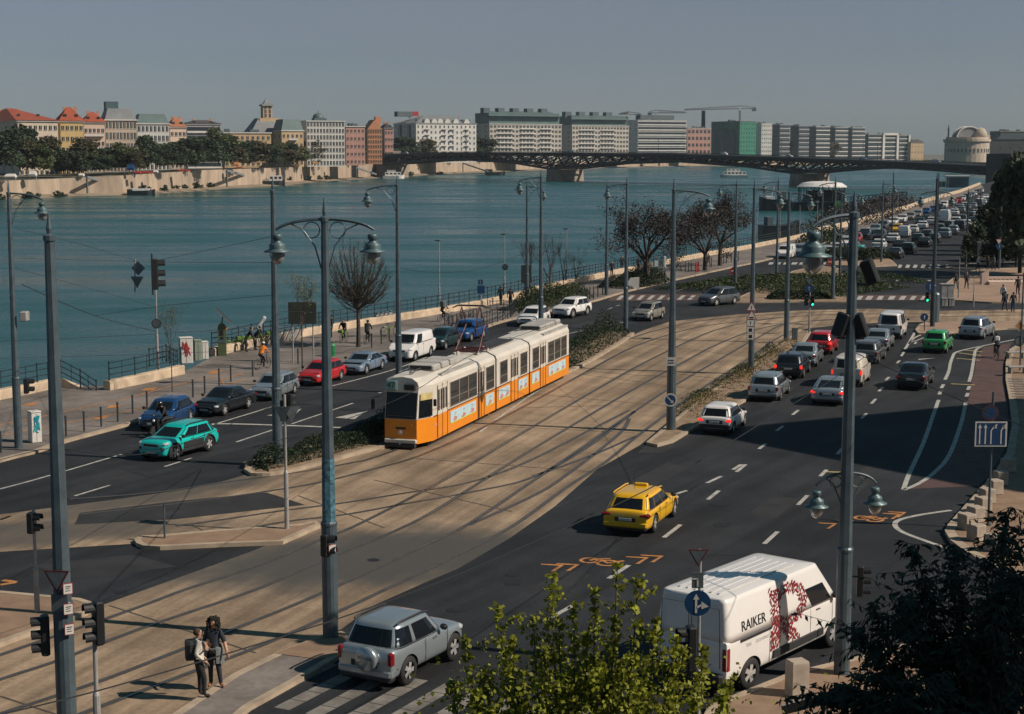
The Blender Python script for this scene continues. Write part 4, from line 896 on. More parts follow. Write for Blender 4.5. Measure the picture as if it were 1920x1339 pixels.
# gangways from the far wall
for lab, a, b in (('grey covered gangway sloping to the leftmost far pontoon', (163, 332, 640), (245, 355, None)), ('grey gangway sloping to the far pontoon with white cabin', (425, 320, 840), (492, 338, None)), ('thin gangway sloping to the dark barge', (868, 306, 1420), (915, 322, None)), ('short gangway beside the left bridge pier', (668, 314, 1050), (705, 327, None))):
    zb, Yb = bankz(a[0]); Pa = A(a[0], a[1], Yb - 1); Pb = G(b[0], b[1] + 8, ZW); Pb = A(b[0], b[1], Pb.y + 5)
    mb = MB(); d_ = (Pb - Pa); mb.tube([(0, 0, 0), d_], .75, 4); 
    o = mb.build('gangway', M('roof_grey'), loc=Pa, label=lab, cat='gangway')
    MB().tube([(0, 0, .4), (0, 0, ZW - Pa.z + 1)], .5, 6).build('support_post', M('wall_slate'), o)
# floating footbridge and lower quay right of the restaurant boat
mb = MB(); a, b = A(1590, 385, 440), A(1700, 376, 420)
for dz in (0, 2.2): mb.tube([a + Vector((0, 0, dz)), b + Vector((0, 0, dz))], .16, 4)
for i in range(16):
    p = a.lerp(b, i / 16); q = a.lerp(b, (i + 1) / 16); mb.tube([p, q + Vector((0, 0, 2.2))], .1, 4); mb.tube([q, q + Vector((0, 0, 2.2))], .1, 4)
mb.build('footbridge', M('pole_grey'), label='grey lattice footbridge from the quay to the restaurant boat', cat='footbridge')
P = A(1795, 352, 640); k = 1 / ppm(640); t = thing('pavilion', 'blue glass riverside pavilion with flat roof below the bridge', 'pavilion', P, R(-12))
MB().box(0, 3, 10 * k, 40 * k, 8, 20 * k).build('glass_wall', mat('pavilion_glass', (.05, .12, .14), .15, 0, .3, .3), t); MB().box(0, 3, 21 * k, 44 * k, 10, .6).build('roof', M('wall_white'), t)
MB().box(-29 * k, 2, 6 * k, 14 * k, 5, 10 * k).build('side_kiosk', M('wall_slate'), t)
# ================================================================ vehicles
def paint(name, col, metal=0.0, rough=.28):
    return mat('paint_' + name, col, rough, metal, .04, .6, coat=.8, spec=.5)
for n_, c_, me_ in (('silver', (.35, .40, .43), .6), ('silver_blue', (.24, .32, .42), .45), ('white', (.72, .70, .68), 0), ('black', (.010, .012, .015), 0), ('blue', (.010, .055, .19), .1), ('deepblue', (.012, .05, .15), .2), ('red', (.42, .018, .02), 0),
                    ('teal', (.008, .42, .38), 0), ('yellow', (.72, .40, .008), 0), ('green', (.03, .30, .085), .1), ('grey', (.10, .105, .11), .4), ('beige', (.36, .33, .28), .5), ('darkgreen', (.015, .035, .035), .2), ('cream', (.62, .57, .48), 0), ('dark', (.02, .023, .028), .2)):
    paint(n_, c_, me_)
SPEC = {  # L W H wheelbase wheel_r | hood front, hood rear, belt, tail z | x windscreen base, roof front, roof rear, rear glass base | roof half width
 'hatch':  dict(L=4.25, W=1.78, H=1.48, wb=2.62, r=.32, zf=.78, zc=.95, zb=.98, zt=1.00, xw=1.02, xf=.28, xr=-1.62, xb=-2.0, wr=.60, side=((.03, .17), (.19, .53), (.55, .955))),
 'golf':   dict(L=3.98, W=1.67, H=1.42, wb=2.47, r=.29, zf=.76, zc=.90, zb=.92, zt=.93, xw=.80, xf=.22, xr=-1.55, xb=-1.88, wr=.60, side=((.05, .21), (.23, .55), (.57, .955)), box=1),
 'saloon': dict(L=4.65, W=1.80, H=1.44, wb=2.72, r=.32, zf=.72, zc=.93, zb=.96, zt=.98, xw=1.05, xf=.25, xr=-1.05, xb=-1.78, wr=.60, side=((.17, .53), (.55, .945)), boot=1),
 'coupe':  dict(L=4.75, W=1.88, H=1.40, wb=2.80, r=.34, zf=.70, zc=.92, zb=.95, zt=.94, xw=1.0, xf=.20, xr=-.95, xb=-2.1, wr=.58, side=((.18, .53), (.55, .945)), boot=1),
 'estate': dict(L=4.62, W=1.78, H=1.48, wb=2.72, r=.32, zf=.74, zc=.94, zb=.97, zt=.98, xw=1.0, xf=.28, xr=-1.85, xb=-2.18, wr=.60, side=((.03, .25), (.265, .57), (.585, .955)), rails=1),
 'taxi':   dict(L=4.83, W=1.88, H=1.52, wb=2.85, r=.34, zf=.76, zc=.96, zb=1.0, zt=1.02, xw=1.08, xf=.30, xr=-1.80, xb=-2.26, wr=.61, side=((.04, .25), (.265, .57), (.585, .955)), rails=1, rub=.10),
 'mpv':    dict(L=4.38, W=1.83, H=1.62, wb=2.65, r=.33, zf=.82, zc=1.05, zb=1.03, zt=1.05, xw=1.25, xf=.35, xr=-1.72, xb=-2.06, wr=.61, side=((.04, .21), (.225, .55), (.567, .95))),
 'jazz':   dict(L=3.75, W=1.66, H=1.50, wb=2.42, r=.29, zf=.78, zc=.98, zb=.98, zt=1.0, xw=1.12, xf=.30, xr=-1.42, xb=-1.76, wr=.57, side=((.04, .19), (.205, .54), (.557, .95))),
 'suv':    dict(L=4.38, W=1.82, H=1.62, wb=2.65, r=.36, zf=.90, zc=1.06, zb=1.08, zt=1.10, xw=.98, xf=.30, xr=-1.66, xb=-2.02, wr=.62, side=((.03, .17), (.19, .53), (.548, .95)), clad=1, zs=.30),
 'suv3':   dict(L=3.80, W=1.80, H=1.68, wb=2.28, r=.36, zf=.93, zc=1.06, zb=1.10, zt=1.10, xw=.74, xf=.22, xr=-1.46, xb=-1.74, wr=.66, side=((.035, .33), (.40, .955)), zs=.34, spare=1, rails=2, rub=.12),
 'cactus': dict(L=4.16, W=1.79, H=1.50, wb=2.60, r=.35, zf=.93, zc=1.02, zb=1.0, zt=1.04, xw=1.16, xf=.30, xr=-1.58, xb=-1.98, wr=.61, side=((.04, .14), (.19, .54), (.557, .95)), clad=1, rails=2, zs=.28, bump=1),
 'van':    dict(L=4.45, W=1.82, H=1.85, wb=2.75, r=.33, zf=.92, zc=1.15, zb=1.18, zt=1.2, xw=1.40, xf=.75, xr=-2.12, xb=-2.215, wr=.77, side=((.74, .94),), van=1),
 'oldvan': dict(L=4.75, W=1.84, H=1.95, wb=2.92, r=.33, zf=.92, zc=1.08, zb=1.12, zt=1.12, xw=1.62, xf=1.0, xr=-2.22, xb=-2.365, wr=.76, side=((.05, .32), (.36, .62), (.72, .95)), van=1),
 'master': dict(L=5.55, W=2.07, H=2.48, wb=3.68, r=.36, zf=1.05, zc=1.32, zb=1.40, zt=1.42, xw=2.02, xf=1.22, xr=-2.68, xb=-2.765, wr=.90, side=((.745, .93),), van=1, zs=.36, nsup=18, roofr=.30),
}
CARM = {}
def gh(S, h):    # greenhouse section: front x, rear x, half width, z
    e = h ** .92
    return S['xw'] + (S['xf'] - S['xw']) * e, S['xb'] + (S['xr'] - S['xb']) * e, (S['W'] / 2 * .968 * (1 - h ** 1.25) + (S['wr'] + .02) * h ** 1.25) if not S.get('van') else S['W'] / 2 * 1.0 * (1 - h ** 1.6) + S['wr'] * h ** 1.6, S['zb'] - .03 + (S['H'] - (.10 if not S.get('van') else .07) - S['zb'] + .03) * h
def sup(S): return S.get('nsup', 5.5 if not S.get('box') else 8)
def gpt_side(S, u_, h, sg, off):
    f, r, w, z = gh(S, h); xc = (f + r) / 2; ax = (f - r) / 2; x = r + (f - r) * u_; n = sup(S)
    y = w * max(0, 1 - abs((x - xc) / ax) ** n) ** (1 / n); return (x, sg * (y + off), z)
def gpt_end(S, v, h, sg, off):
    f, r, w, z = gh(S, h); xc = (f + r) / 2; ax = (f - r) / 2; n = sup(S); y = v * w
    return (xc + sg * (ax * max(0, 1 - abs(v) ** n) ** (1 / n) + off), y, z)
def patch(fn, us, hs, flip):
    vs = [fn(a, b) for b in hs for a in us]; n = len(us); fs = []
    for j in range(len(hs) - 1):
        for i in range(n - 1):
            q = (j * n + i, j * n + i + 1, (j + 1) * n + i + 1, (j + 1) * n + i); fs.append(q[::-1] if flip else q)
    return MB().add(vs, fs)
def lin(a, b, n): return [a + (b - a) * i / (n - 1) for i in range(n)]
def wheel_meshes(r, w=.21):
    t = MB(); t.lathe([(r * .62, -w / 2), (r * .9, -w / 2), (r, -w * .32), (r, w * .32), (r * .9, w / 2), (r * .62, w / 2)], 20, cap=False)
    rm = MB(); rm.lathe([(r * .66, w * .30), (r * .66, w * .46), (r * .6, w * .46), (r * .58, w * .2), (.01, w * .2)], 20, 1, cap=False)
    for k in range(5):
        a = 2 * math.pi * k / 5; T = Matrix.Rotation(a, 4, 'Z'); rm.add([(r * .08, -r * .13, w * .44), (r * .63, -r * .17, w * .40), (r * .63, r * .17, w * .40), (r * .08, r * .13, w * .44)], [(0, 1, 2, 3)], 0, T)
    rm.lathe([(r * .16, w * .2), (r * .16, w * .46), (.01, w * .48)], 10, 0, cap=False)
    return t.mesh('tyre', M('rubber'), True), rm.mesh('rim', [M('rim_alloy'), M('black_trim')])
for S_ in SPEC.values():
    S_['r'] *= 1.07
    if not S_.get('van'): S_['wr'] = .765 * S_['W'] / 2; S_['side'] = tuple((max(a, .055 if S_.get('spare') else .085), b) for a, b in S_['side'])
def car_meshes(k):
    if k in CARM: return CARM[k]
    S = SPEC[k]; L, W, H = S['L'], S['W'], S['H']; hw = W / 2; zs = S.get('zs', .22); van = S.get('van')
    st = []   # x, ztop, half width factor, zbottom
    zt, zb, zc, zf = S['zt'], S['zb'], S['zc'], S['zf']
    if S.get('boot'): rear = [(-L / 2, zt - .22, .80, .36), (-L / 2 + .04, zt - .06, .88, .30), (-L / 2 + .14, zt, .93, .25), (-L / 2 + .45, zt + .02, .975, zs), (S['xb'] + .1, zt + .01, .99, zs)]
    else: rear = [(-L / 2, zt - .32, .84, .38), (-L / 2 + .03, zt - .12, .91, .32), (-L / 2 + .10, zt - .01, .95, .27), (-L / 2 + .40, zb, .985, zs)]
    if van: rear = [(-L / 2, zt - .02, .97, .40), (-L / 2 + .02, zt, .985, .36), (-L / 2 + .12, zb, .995, .34), (-L / 2 + .5, zb, .995, zs)]
    mid = [(-.4, zb, 1.0, zs), (.5, zb, 1.0, zs), (S['xw'] - .15, zb - .01, 1.0, zs), (S['xw'] + .12, zc - .02, .995, zs)]
    fr = [(L / 2 - .62, zf + (zc - zf) * .55, .975, zs), (L / 2 - .28, zf + .05, .92, .24), (L / 2 - .08, zf - .06, .83, .26), (L / 2, zf - .24, .72, .32)]
    rings = []
    for x, z1, wf, z0 in rear + mid + fr:
        w = hw * wf; h = z1 - z0; c = .03
        if van: half = [(0, z1), (.45 * w, z1), (.93 * w, z1), (.99 * w, z1 - .01), (w, z1 - .08), (w, z0 + h * .45), (.995 * w, z0 + h * .2), (.95 * w, z0 + .03), (.8 * w, z0), (0, z0)]
        else: half = [(0, z1 + c), (.45 * w, z1 + c * .8), (.82 * w, z1 + .005), (.95 * w, z1 - .05), (.995 * w, z0 + h * .66), (w, z0 + h * .45), (.985 * w, z0 + h * .2), (.93 * w, z0 + .03), (.8 * w, z0), (0, z0)]
        rings.append([(x, y, z) for y, z in half] + [(x, -y, z) for y, z in reversed(half[1:-1])])
    o = MB().loft(rings).build('tmp', [M('paint_white'), M('black_plastic')], None, True)
    m_ = o.modifiers.new('s', 'SUBSURF'); m_.levels = 2; m_.render_levels = 2
    cut = []
    for sx in (-1, 1):
        c = MB().lathe([(S['r'] + .055, -1.5), (S['r'] + .055, 1.5)], 24, 1, Matrix.Rotation(R(90), 4, 'X')).build('cut', [M('paint_white'), M('black_plastic')])
        c.location = (sx * S['wb'] / 2 + S.get('wo', .05), 0, S['r']); cut.append(c)
        b = o.modifiers.new('b', 'BOOLEAN'); b.object = c; b.operation = 'DIFFERENCE'; b.solver = 'EXACT'
    # core inside so the arches do not see through
    bpy.context.view_layer.update(); body = ev(o); body.polygons.foreach_set('use_smooth', [True] * len(body.polygons)); body.set_sharp_from_angle(angle=R(38))
    for c in cut + [o]: bpy.data.objects.remove(c)
    mb = MB(); mb.box(0, 0, (zs + .75) / 2 + .05, L * .86, hw * 1.45, .75 - zs * .5); core = mb.mesh('underbody', M('black_plastic'))
    # greenhouse shell
    n = sup(S); rings = []; N = 44
    def ring(h, ins=0.0, z=None):
        f, r, w, zz = gh(S, h); f -= ins; r += ins; w -= ins; xc = (f + r) / 2; ax = (f - r) / 2; out = []
        for i in range(N):
            a = 2 * math.pi * i / N; c, s = math.cos(a), math.sin(a)
            out.append((xc + ax * math.copysign(abs(c) ** (2 / n), c), w * math.copysign(abs(s) ** (2 / n), s), zz if z is None else z))
        return out
    for h in (0, .2, .45, .7, .9, 1): rings.append(ring(h))
    rr = S.get('roofr', .14)
    rings += [ring(1, .045, H - .055), ring(1, rr, H - .022), ring(1, rr + .25, H)]
    roof = MB().loft(rings).mesh('cabin', M('paint_white'), True)
    if S.get('roofr'):
        pass
    parts = [('body', body, 0), ('cabin', roof, 0), ('underbody', core, None)]
    g = M('glass_dark')
    hs = lin(.10, .90, 5)
    if k == 'master': parts.append(('windscreen', patch(lambda a, b: gpt_end(S, a, b, 1, .008), lin(-.86, .86, 7), lin(.04, .72, 5), False).mesh('windscreen', g, True), None))
    else: parts.append(('windscreen', patch(lambda a, b: gpt_end(S, a, b, 1, .008), lin(-.91, .91, 9), hs, False).mesh('windscreen', g, True), None))
    if k != 'master': parts.append(('rear_window', patch(lambda a, b: gpt_end(S, a, b, -1, .008), lin(-.85, .85, 9) if k != 'suv3' else lin(-.89, .89, 13), lin(.10, .90, 5), True).mesh('rear_window', g, True), None))
    for (a0, a1) in S['side']:
        for sg in (-1, 1):
            top = .92 if k != 'master' else .52; lo = .08 if k != 'master' else .04
            def fn(a, b, sg=sg, a0=a0, a1=a1): return gpt_side(S, a, b, sg, .008)
            parts.append(('side_window', patch(fn, lin(a0, a1, 5), lin(lo, top, 5), sg > 0).mesh('side_window', g, True), None))
    # lights, bumpers, plates
    xr, xf_ = -L / 2, L / 2; p = parts.append
    p(('plate_recess', MB().bbox(xr + .03, 0, .66 if not van else .8, .08, .86, .20, .03).mesh('plate_recess', M('black_trim')), None))
    p(('rear_valance', MB().bbox(xr + .16, 0, .30, .30, W * .88, .16, .05).mesh('rear_valance', M('black_plastic')), None))
    hi = k in ('taxi', 'hatch', 'jazz', 'mpv', 'cactus', 'suv'); vert = k in ('suv3', 'estate', 'jazz', 'van', 'master', 'oldvan')
    for sg in (-1, 1):
        if vert:
            zz = zt - .22 if not van else .95; hh = .24 if not van else .34
            if k == 'master': zz, hh = .98, .62
            if k == 'suv3': zz, hh = .86, .36
            p(('tail_light', MB().bbox(xr + .085, sg * hw * (.865 if not van else .915), zz, .16, .17, hh, .04).mesh('tail_light', M('red_lens')), None))
        else: p(('tail_light', MB().bbox(xr + .105, sg * hw * .80, zt - .20, .22, .46 if k in ('taxi', 'hatch') else .32, .18, .07).mesh('tail_light', M('red_lens')), None))
        a = -sg * R(28)
        p(('headlight', MB().bbox(xf_ - .24, sg * hw * .73, zf - .11, .30, .32, .16, .06, 0, a).mesh('headlight', M('head_glass')), None))
        p(('wing_mirror', MB().bbox(S['xw'] - .28, sg * (hw + .08), zb + .07, .15, .22, .15, .05).mesh('wing_mirror', M('black_trim')), None))
        for hx in ([.12, -.85] if not van and k != 'suv3' else [.15]):
            if k == 'master': hx = 1.05
            p(('door_handle', MB().bbox(hx, sg * (hw + .005), zb - .14, .18, .03, .035, .01).mesh('door_handle', M('black_trim' if van else 'chrome')), None))
    p(('number_plate', MB().bbox(xr - .015, 0, .66 if not van else .8, .03, .50, .11, .005).mesh('number_plate', M('plate')), None))
    p(('number_plate', MB().bbox(xf_ + .005, 0, .43, .03, .50, .11, .005).mesh('number_plate', M('plate')), None))
    p(('grille', MB().bbox(xf_ - .05, 0, zf - .17, .14, hw * .95, .12, .03).mesh('grille', M('black_trim')), None))
    p(('grille', MB().bbox(xf_ - .03, 0, .32, .12, hw * 1.1, .13, .03).mesh('lower_grille', M('black_trim')), None))
    if k == 'suv3': bm_ = 'paint_white'
    p(('rear_bumper', MB().bbox(xr + .10, 0, .46, .26, W * .93, .24, .06).mesh('rear_bumper', M('black_trim' if (S.get('clad') or van or k == 'golf') else 'paint_white')), 0 if not (S.get('clad') or van or k == 'golf') else None))
    # door seams
    mb = MB()
    xs_ = ([.0, .95, -.85] if not van else [1.0, .1]) if k != 'suv3' else [-.32, .78]
    if k == 'master': xs_ = [1.72, .72, -1.05]
    for sg in (-1, 1):
        for x in xs_:
            mb.tube([(x, sg * (hw * .993), zb - .05), (x, sg * (hw + .003), zb * .6 + zs * .4), (x, sg * (hw - .01), zs + .12)], .007, 4)
    p(('door_seam', mb.mesh('door_seam', M('black_plastic')), None))
    if S.get('rails'):
        for sg in (-1, 1):
            f, r, w, z = gh(S, 1); pts = [(r + .1, sg * w * .93, H - .03), (r + .3, sg * w * .93, H + .012), (f - .35, sg * w * .93, H + .012), (f - .08, sg * w * .93, H - .03)]
            p(('roof_rail', MB().tube(pts, .028, 6).mesh('roof_rail', M('black_trim' if S['rails'] == 2 else 'paint_white')), None if S['rails'] == 2 else 0))
    if S.get('clad'):
        for sg in (-1, 1):
            p(('sill_cladding', MB().bbox(0, sg * (hw - .03), zs + .10, S['wb'] - 2 * S['r'] - .12, .10, .16, .03).mesh('sill_cladding', M('black_trim')), None))
            for sx in (-1, 1):
                cx_ = sx * S['wb'] / 2 + .05; mb = MB(); mb.tube([(cx_ + (S['r'] + .07) * math.cos(a), sg * (hw - .035), S['r'] + (S['r'] + .07) * math.sin(a)) for a in lin(-.35, math.pi + .35, 14)], .045, 6)
                p(('wheel_arch', mb.mesh('wheel_arch', M('black_trim')), None))
    if S.get('bump'):
        for sg in (-1, 1): p(('side_bump', MB().bbox(.0, sg * (hw + .0), .62, 1.55, .05, .30, .02).mesh('side_bump', M('black_trim')), None))
        for sg in (-1, 1): p(('fog_light', MB().bbox(xf_ - .10, sg * hw * .62, .60, .16, .36, .20, .05).mesh('fog_light', M('black_trim')), None))
    ty, rim = wheel_meshes(S['r'])
    CARM[k] = (parts, ty, rim); return CARM[k]
def car(kind, label, a, b, col, scale=.95, lit=False, group='vehicles on the quay roads', cat='car', name=None, front_first=False, side=1, trim=None):
    """a, b: photograph pixels where the rear and the front wheel of the visible side stand; side=-1 right wheels, 1 left wheels"""
    parts, ty, rim = car_meshes(kind); S = SPEC[kind]
    pa, pb = G(*a), G(*b); d = (pb - pa); d.z = 0; d.normalize(); nl = Vector((-d.y, d.x, 0))
    sc1 = scale[1] if isinstance(scale, tuple) else scale
    c = (pa + pb) / 2 - nl * side * (S['W'] / 2 - .08) * sc1 - d * .05
    t = thing(name or {'van': 'van', 'oldvan': 'van', 'master': 'delivery_van', 'suv3': 'off_road_car', 'suv': 'sport_utility_car', 'taxi': 'taxi'}.get(kind, 'car'), label, cat, c, math.atan2(d.y, d.x), group, scale)
    P_ = M('paint_' + col)
    for nm, me, pt in parts:
        o = put(nm, me, t, paint=P_ if pt == 0 else None)
        if nm == 'tail_light' and lit: o.material_slots[0].link = 'OBJECT'; o.material_slots[0].material = M('red_lit')
    for sx in (-1, 1):
        for sg in (-1, 1):
            wv = put('wheel', ty, t, (sx * S['wb'] / 2 + .05, sg * (S['W'] / 2 - .12), S['r']), rot=(R(90) if sg < 0 else -R(90), 0, 0)); put('rim', rim, wv)
    return t, S, d, nl
Q = 'queue of cars on the right carriageway'; Lq = 'queue of cars beside the promenade'
car('cactus', 'turquoise crossover car with black side panels in the lane left of the hedge', (391, 846), (329, 863), 'teal', .97, group=Lq)
car('hatch', 'bright blue hatchback at the kerb behind the motorcyclist', (368, 786), (310, 812), 'deepblue', .95, group=Lq)
car('saloon', 'black saloon car following the blue hatchback', (467, 766), (420, 780), 'black', .92, group=Lq)
car('hatch', 'silver hatchback between the black saloon and the red hatchback', (555, 738), (518, 752), 'silver', .92, group=Lq)
car('hatch', 'red hatchback waiting behind the silver hatchback', (639, 713), (607, 723), 'red', .92, group=Lq)
car('coupe', 'pale blue saloon car behind the red hatchback', (718, 692), (685, 703), 'silver_blue', .90, group=Lq)
car('van', 'white panel van left of the tram', (811, 667), (774, 679), 'white', 1.0, group=Lq, cat='van')
car('jazz', 'dark green car hidden behind the white panel van', (862, 648), (832, 657), 'darkgreen', .95, group=Lq)
car('hatch', 'blue hatchback beyond the tram pantograph', (906, 634), (884, 641), 'blue', 1.0, group=Lq)
car('hatch', 'white hatchback facing the tram roof', (1030, 605), (1005, 614), 'white', 1.0, group=Lq)
car('suv', 'white sport utility car with dark sills beside the hedge', (1103, 591), (1072, 597), 'white', 1.0, group=Lq)
car('jazz', 'pale beige hatchback alone in the middle of the curving road', (1243, 597), (1219, 603), 'beige', 1.0, group=Lq)
car('mpv', 'dark grey compact car turning before the green island', (1383, 570), (1337, 575), 'grey', 1.0, group=Lq)
t, S, d, nl = car('suv3', 'silver three-door off-road car with spare wheel on its back door', (762, 1285), (852, 1237), 'silver', 1.0, side=-1, group=Q)
# spare wheel cover with lettering
sp = MB().lathe([(.01, -.17), (.30, -.165), (.335, -.12), (.335, 0), (.30, .02)], 24, 0, Matrix.Translation((-1.90, -.12, .83)) @ Matrix.Rotation(R(90), 4, 'Y')).build('spare_wheel_cover', M('paint_silver'), t, True)
tm = text_mesh('TOYOTA', .105); tm.materials.append(M('wall_slate')); put('lettering', tm, sp, (-2.078, -.12, .86), rot=(R(90), 0, -R(90)))
t, S, d, nl = car('taxi', 'bright yellow estate taxi with black rear window and roof sign', (1228, 997), (1262, 970), 'yellow', .95, side=-1, group=Q, cat='taxi')
MB().bbox(-.1, .05, 1.57, .16, .55, .12, .03).build('roof_sign', mat('taxi_sign', (.62, .36, .02), .5), t); MB().tube([(-.75, .12, 1.50), (-.78, .12, 2.25)], .008, 4).build('aerial', M('black_plastic'), t)
tv, VS, d, nl = car('master', 'white high-roof delivery van with black lettering and a red patterned letter', (1416, 1284), (1548, 1218), 'white', (1.24, 1.08, 1.06), side=-1, group=Q, cat='van')
car('golf', 'old pale blue-white hatchback at the soil strip next to the blue arrow sign', (1376, 812), (1393, 800), 'white', 1.0, True, side=-1, group=Q)
car('estate', 'silver estate car second in the queue along the soil strip', (1464, 750), (1477, 739), 'silver', 1.0, False, side=-1, group=Q)
car('estate', 'black estate car with lit tail lamps along the soil strip', (1507, 708), (1516, 699), 'black', 1.0, True, side=-1, group=Q)
car('saloon', 'silver saloon car ahead of the black estate', (1533, 686), (1540, 679), 'silver', 1.0, side=-1, group=Q)
car('mpv', 'red hatchback with glowing brake lamps at the head of the queue', (1561, 664), (1569, 657), 'red', .95, True, side=-1, group=Q)
car('coupe', 'silver fastback saloon with brake lamps lit, partly behind the lamp post', (1586, 757), (1597, 746), 'silver', 1.0, True, side=-1, group=Q)
car('van', 'cream-white small van with lit tail lamps behind the lamp post', (1618, 724), (1628, 715), 'cream', .98, True, side=-1, group=Q, cat='van')
car('estate', 'dark grey estate car right of the lamp post', (1649, 681), (1657, 674), 'grey', 1.0, side=-1, group=Q)
car('saloon', 'silver saloon ahead of the dark grey estate', (1667, 657), (1674, 650), 'silver', 1.0, side=-1, group=Q)
car('oldvan', 'old white minibus van at the junction by the blue arrow post', (1690, 636), (1699, 627), 'white', 1.0, side=-1, group=Q, cat='van')
car('saloon', 'black saloon car alone in the right turn lane', (1738, 729), (1747, 719), 'black', 1.0, side=-1, group=Q)
car('jazz', 'green hatchback turning right beside the traffic island', (1775, 662), (1784, 655), 'green', 1.02, side=-1, group=Q)
car('mpv', 'silver compact car turning right at the right edge', (1843, 637), (1863, 629), 'silver', 1.0, side=-1, group=Q)
# big van lettering and letter pattern
def side_y(x, z):
    S = VS
    if z < S['zb']: return S['W'] / 2 * (1.0 if z > .75 else .995)
    h = (z - S['zb'] + .03) / (S['H'] - .07 - S['zb'] + .03); return gpt_side(S, (x - gh(S, h)[1]) / (gh(S, h)[0] - gh(S, h)[1]), h, 1, 0)[1]
tm = text_mesh('RAIKER', .36, .84)
bmz = [v.co.copy() for v in tm.vertices]
for v in tm.vertices: x, z = v.co.x, v.co.y; X = -1.72 + x; Z = 1.66 + z; v.co = (X, -(side_y(X, Z) + .012), Z)
tm.materials.append(M('black_plastic')); put('lettering', tm, tv)
for tx, x0, z0, sz in (('DOHÁNY', -1.36, 1.16, .12), ('TEA', -1.92, 1.16, .12)):
    tm = text_mesh(tx, sz)
    for v in tm.vertices: x, z = v.co.x, v.co.y; X = x0 + x; Z = z0 + z; v.co = (X, -(side_y(X, Z) + .012), Z)
    tm.materials.append(M('wall_grey')); put('lettering', tm, tv)
MB().box(-1.62, -(VS['W'] / 2 + .005), 1.33, 1.25, .03, .055).build('door_track', M('black_trim'), tv)
for x0, x1 in ((-.92, 1.0), (1.04, 1.3), (2.3, 2.5)): MB().bbox((x0 + x1) / 2, -(VS['W'] / 2 + .008), .62, x1 - x0, .05, .20, .015).build('rubbing_strip', M('black_trim'), tv)
MB().bbox(-2.80, 0, .50, .18, 1.9, .26, .05).build('bumper', M('black_trim'), tv)
mb = MB(); rr = random.Random(4)
def inR(x, z):   # letter R outline, x 0..1, z 0..1
    if x < .24: return True
    cx, cz = .48, .71; d = math.hypot((x - cx) / .52, (z - cz) / .29)
    if .58 < d < 1 and x > .2: return True
    return abs(x - (.35 + (.46 - z) * 1.15)) < .14 and z < .48
cnt = 0; got = []
for i in range(2600):
    x, z = rr.random(), rr.random()
    if not inR(x, z): continue
    X = -1.0 + x * 1.56; Z = .40 + z * 1.85
    if Z < .75: continue
    if any((X - a_) ** 2 + ((Z - b_) * .72) ** 2 < .0031 for a_, b_ in got): continue
    got.append((X, Z)); Y = -(side_y(X, Z) + .010); k = rr.random()
    a = rr.gauss(1.5, .5); L_, W_ = (rr.uniform(.06, .12), rr.uniform(.013, .026)) if k < .65 else (rr.uniform(.035, .06), rr.uniform(.03, .045))
    c, s = math.cos(a), math.sin(a); q = 8 if k > .65 else 6
    pts = []
    for j in range(q):
        t_ = 2 * math.pi * j / q; u_, v_ = L_ * math.cos(t_), W_ * math.sin(t_); pts.append((X + u_ * c - v_ * s, Y - rr.random() * .0015, Z + u_ * s + v_ * c))
    mb.face(pts)
mb.build('letter_pattern', mat('deep_red', (.22, .012, .02), .5), tv)
mb = MB()
for i in range(6): mb.box(-.9, -.55 + i * .22, VS['H'] + .002, 3.1, .045, .010)
mb.build('roof_rib', M('paint_white'), tv)
for sg in (-1, 1):
    mb = MB(); mb.tube([(-2.775, sg * .84, .75), (-2.765, sg * .80, 2.2), (-2.765, sg * .04, 2.22), (-2.78, sg * .04, .75)], .008, 4); mb.build('door_seam', M('black_plastic'), tv)
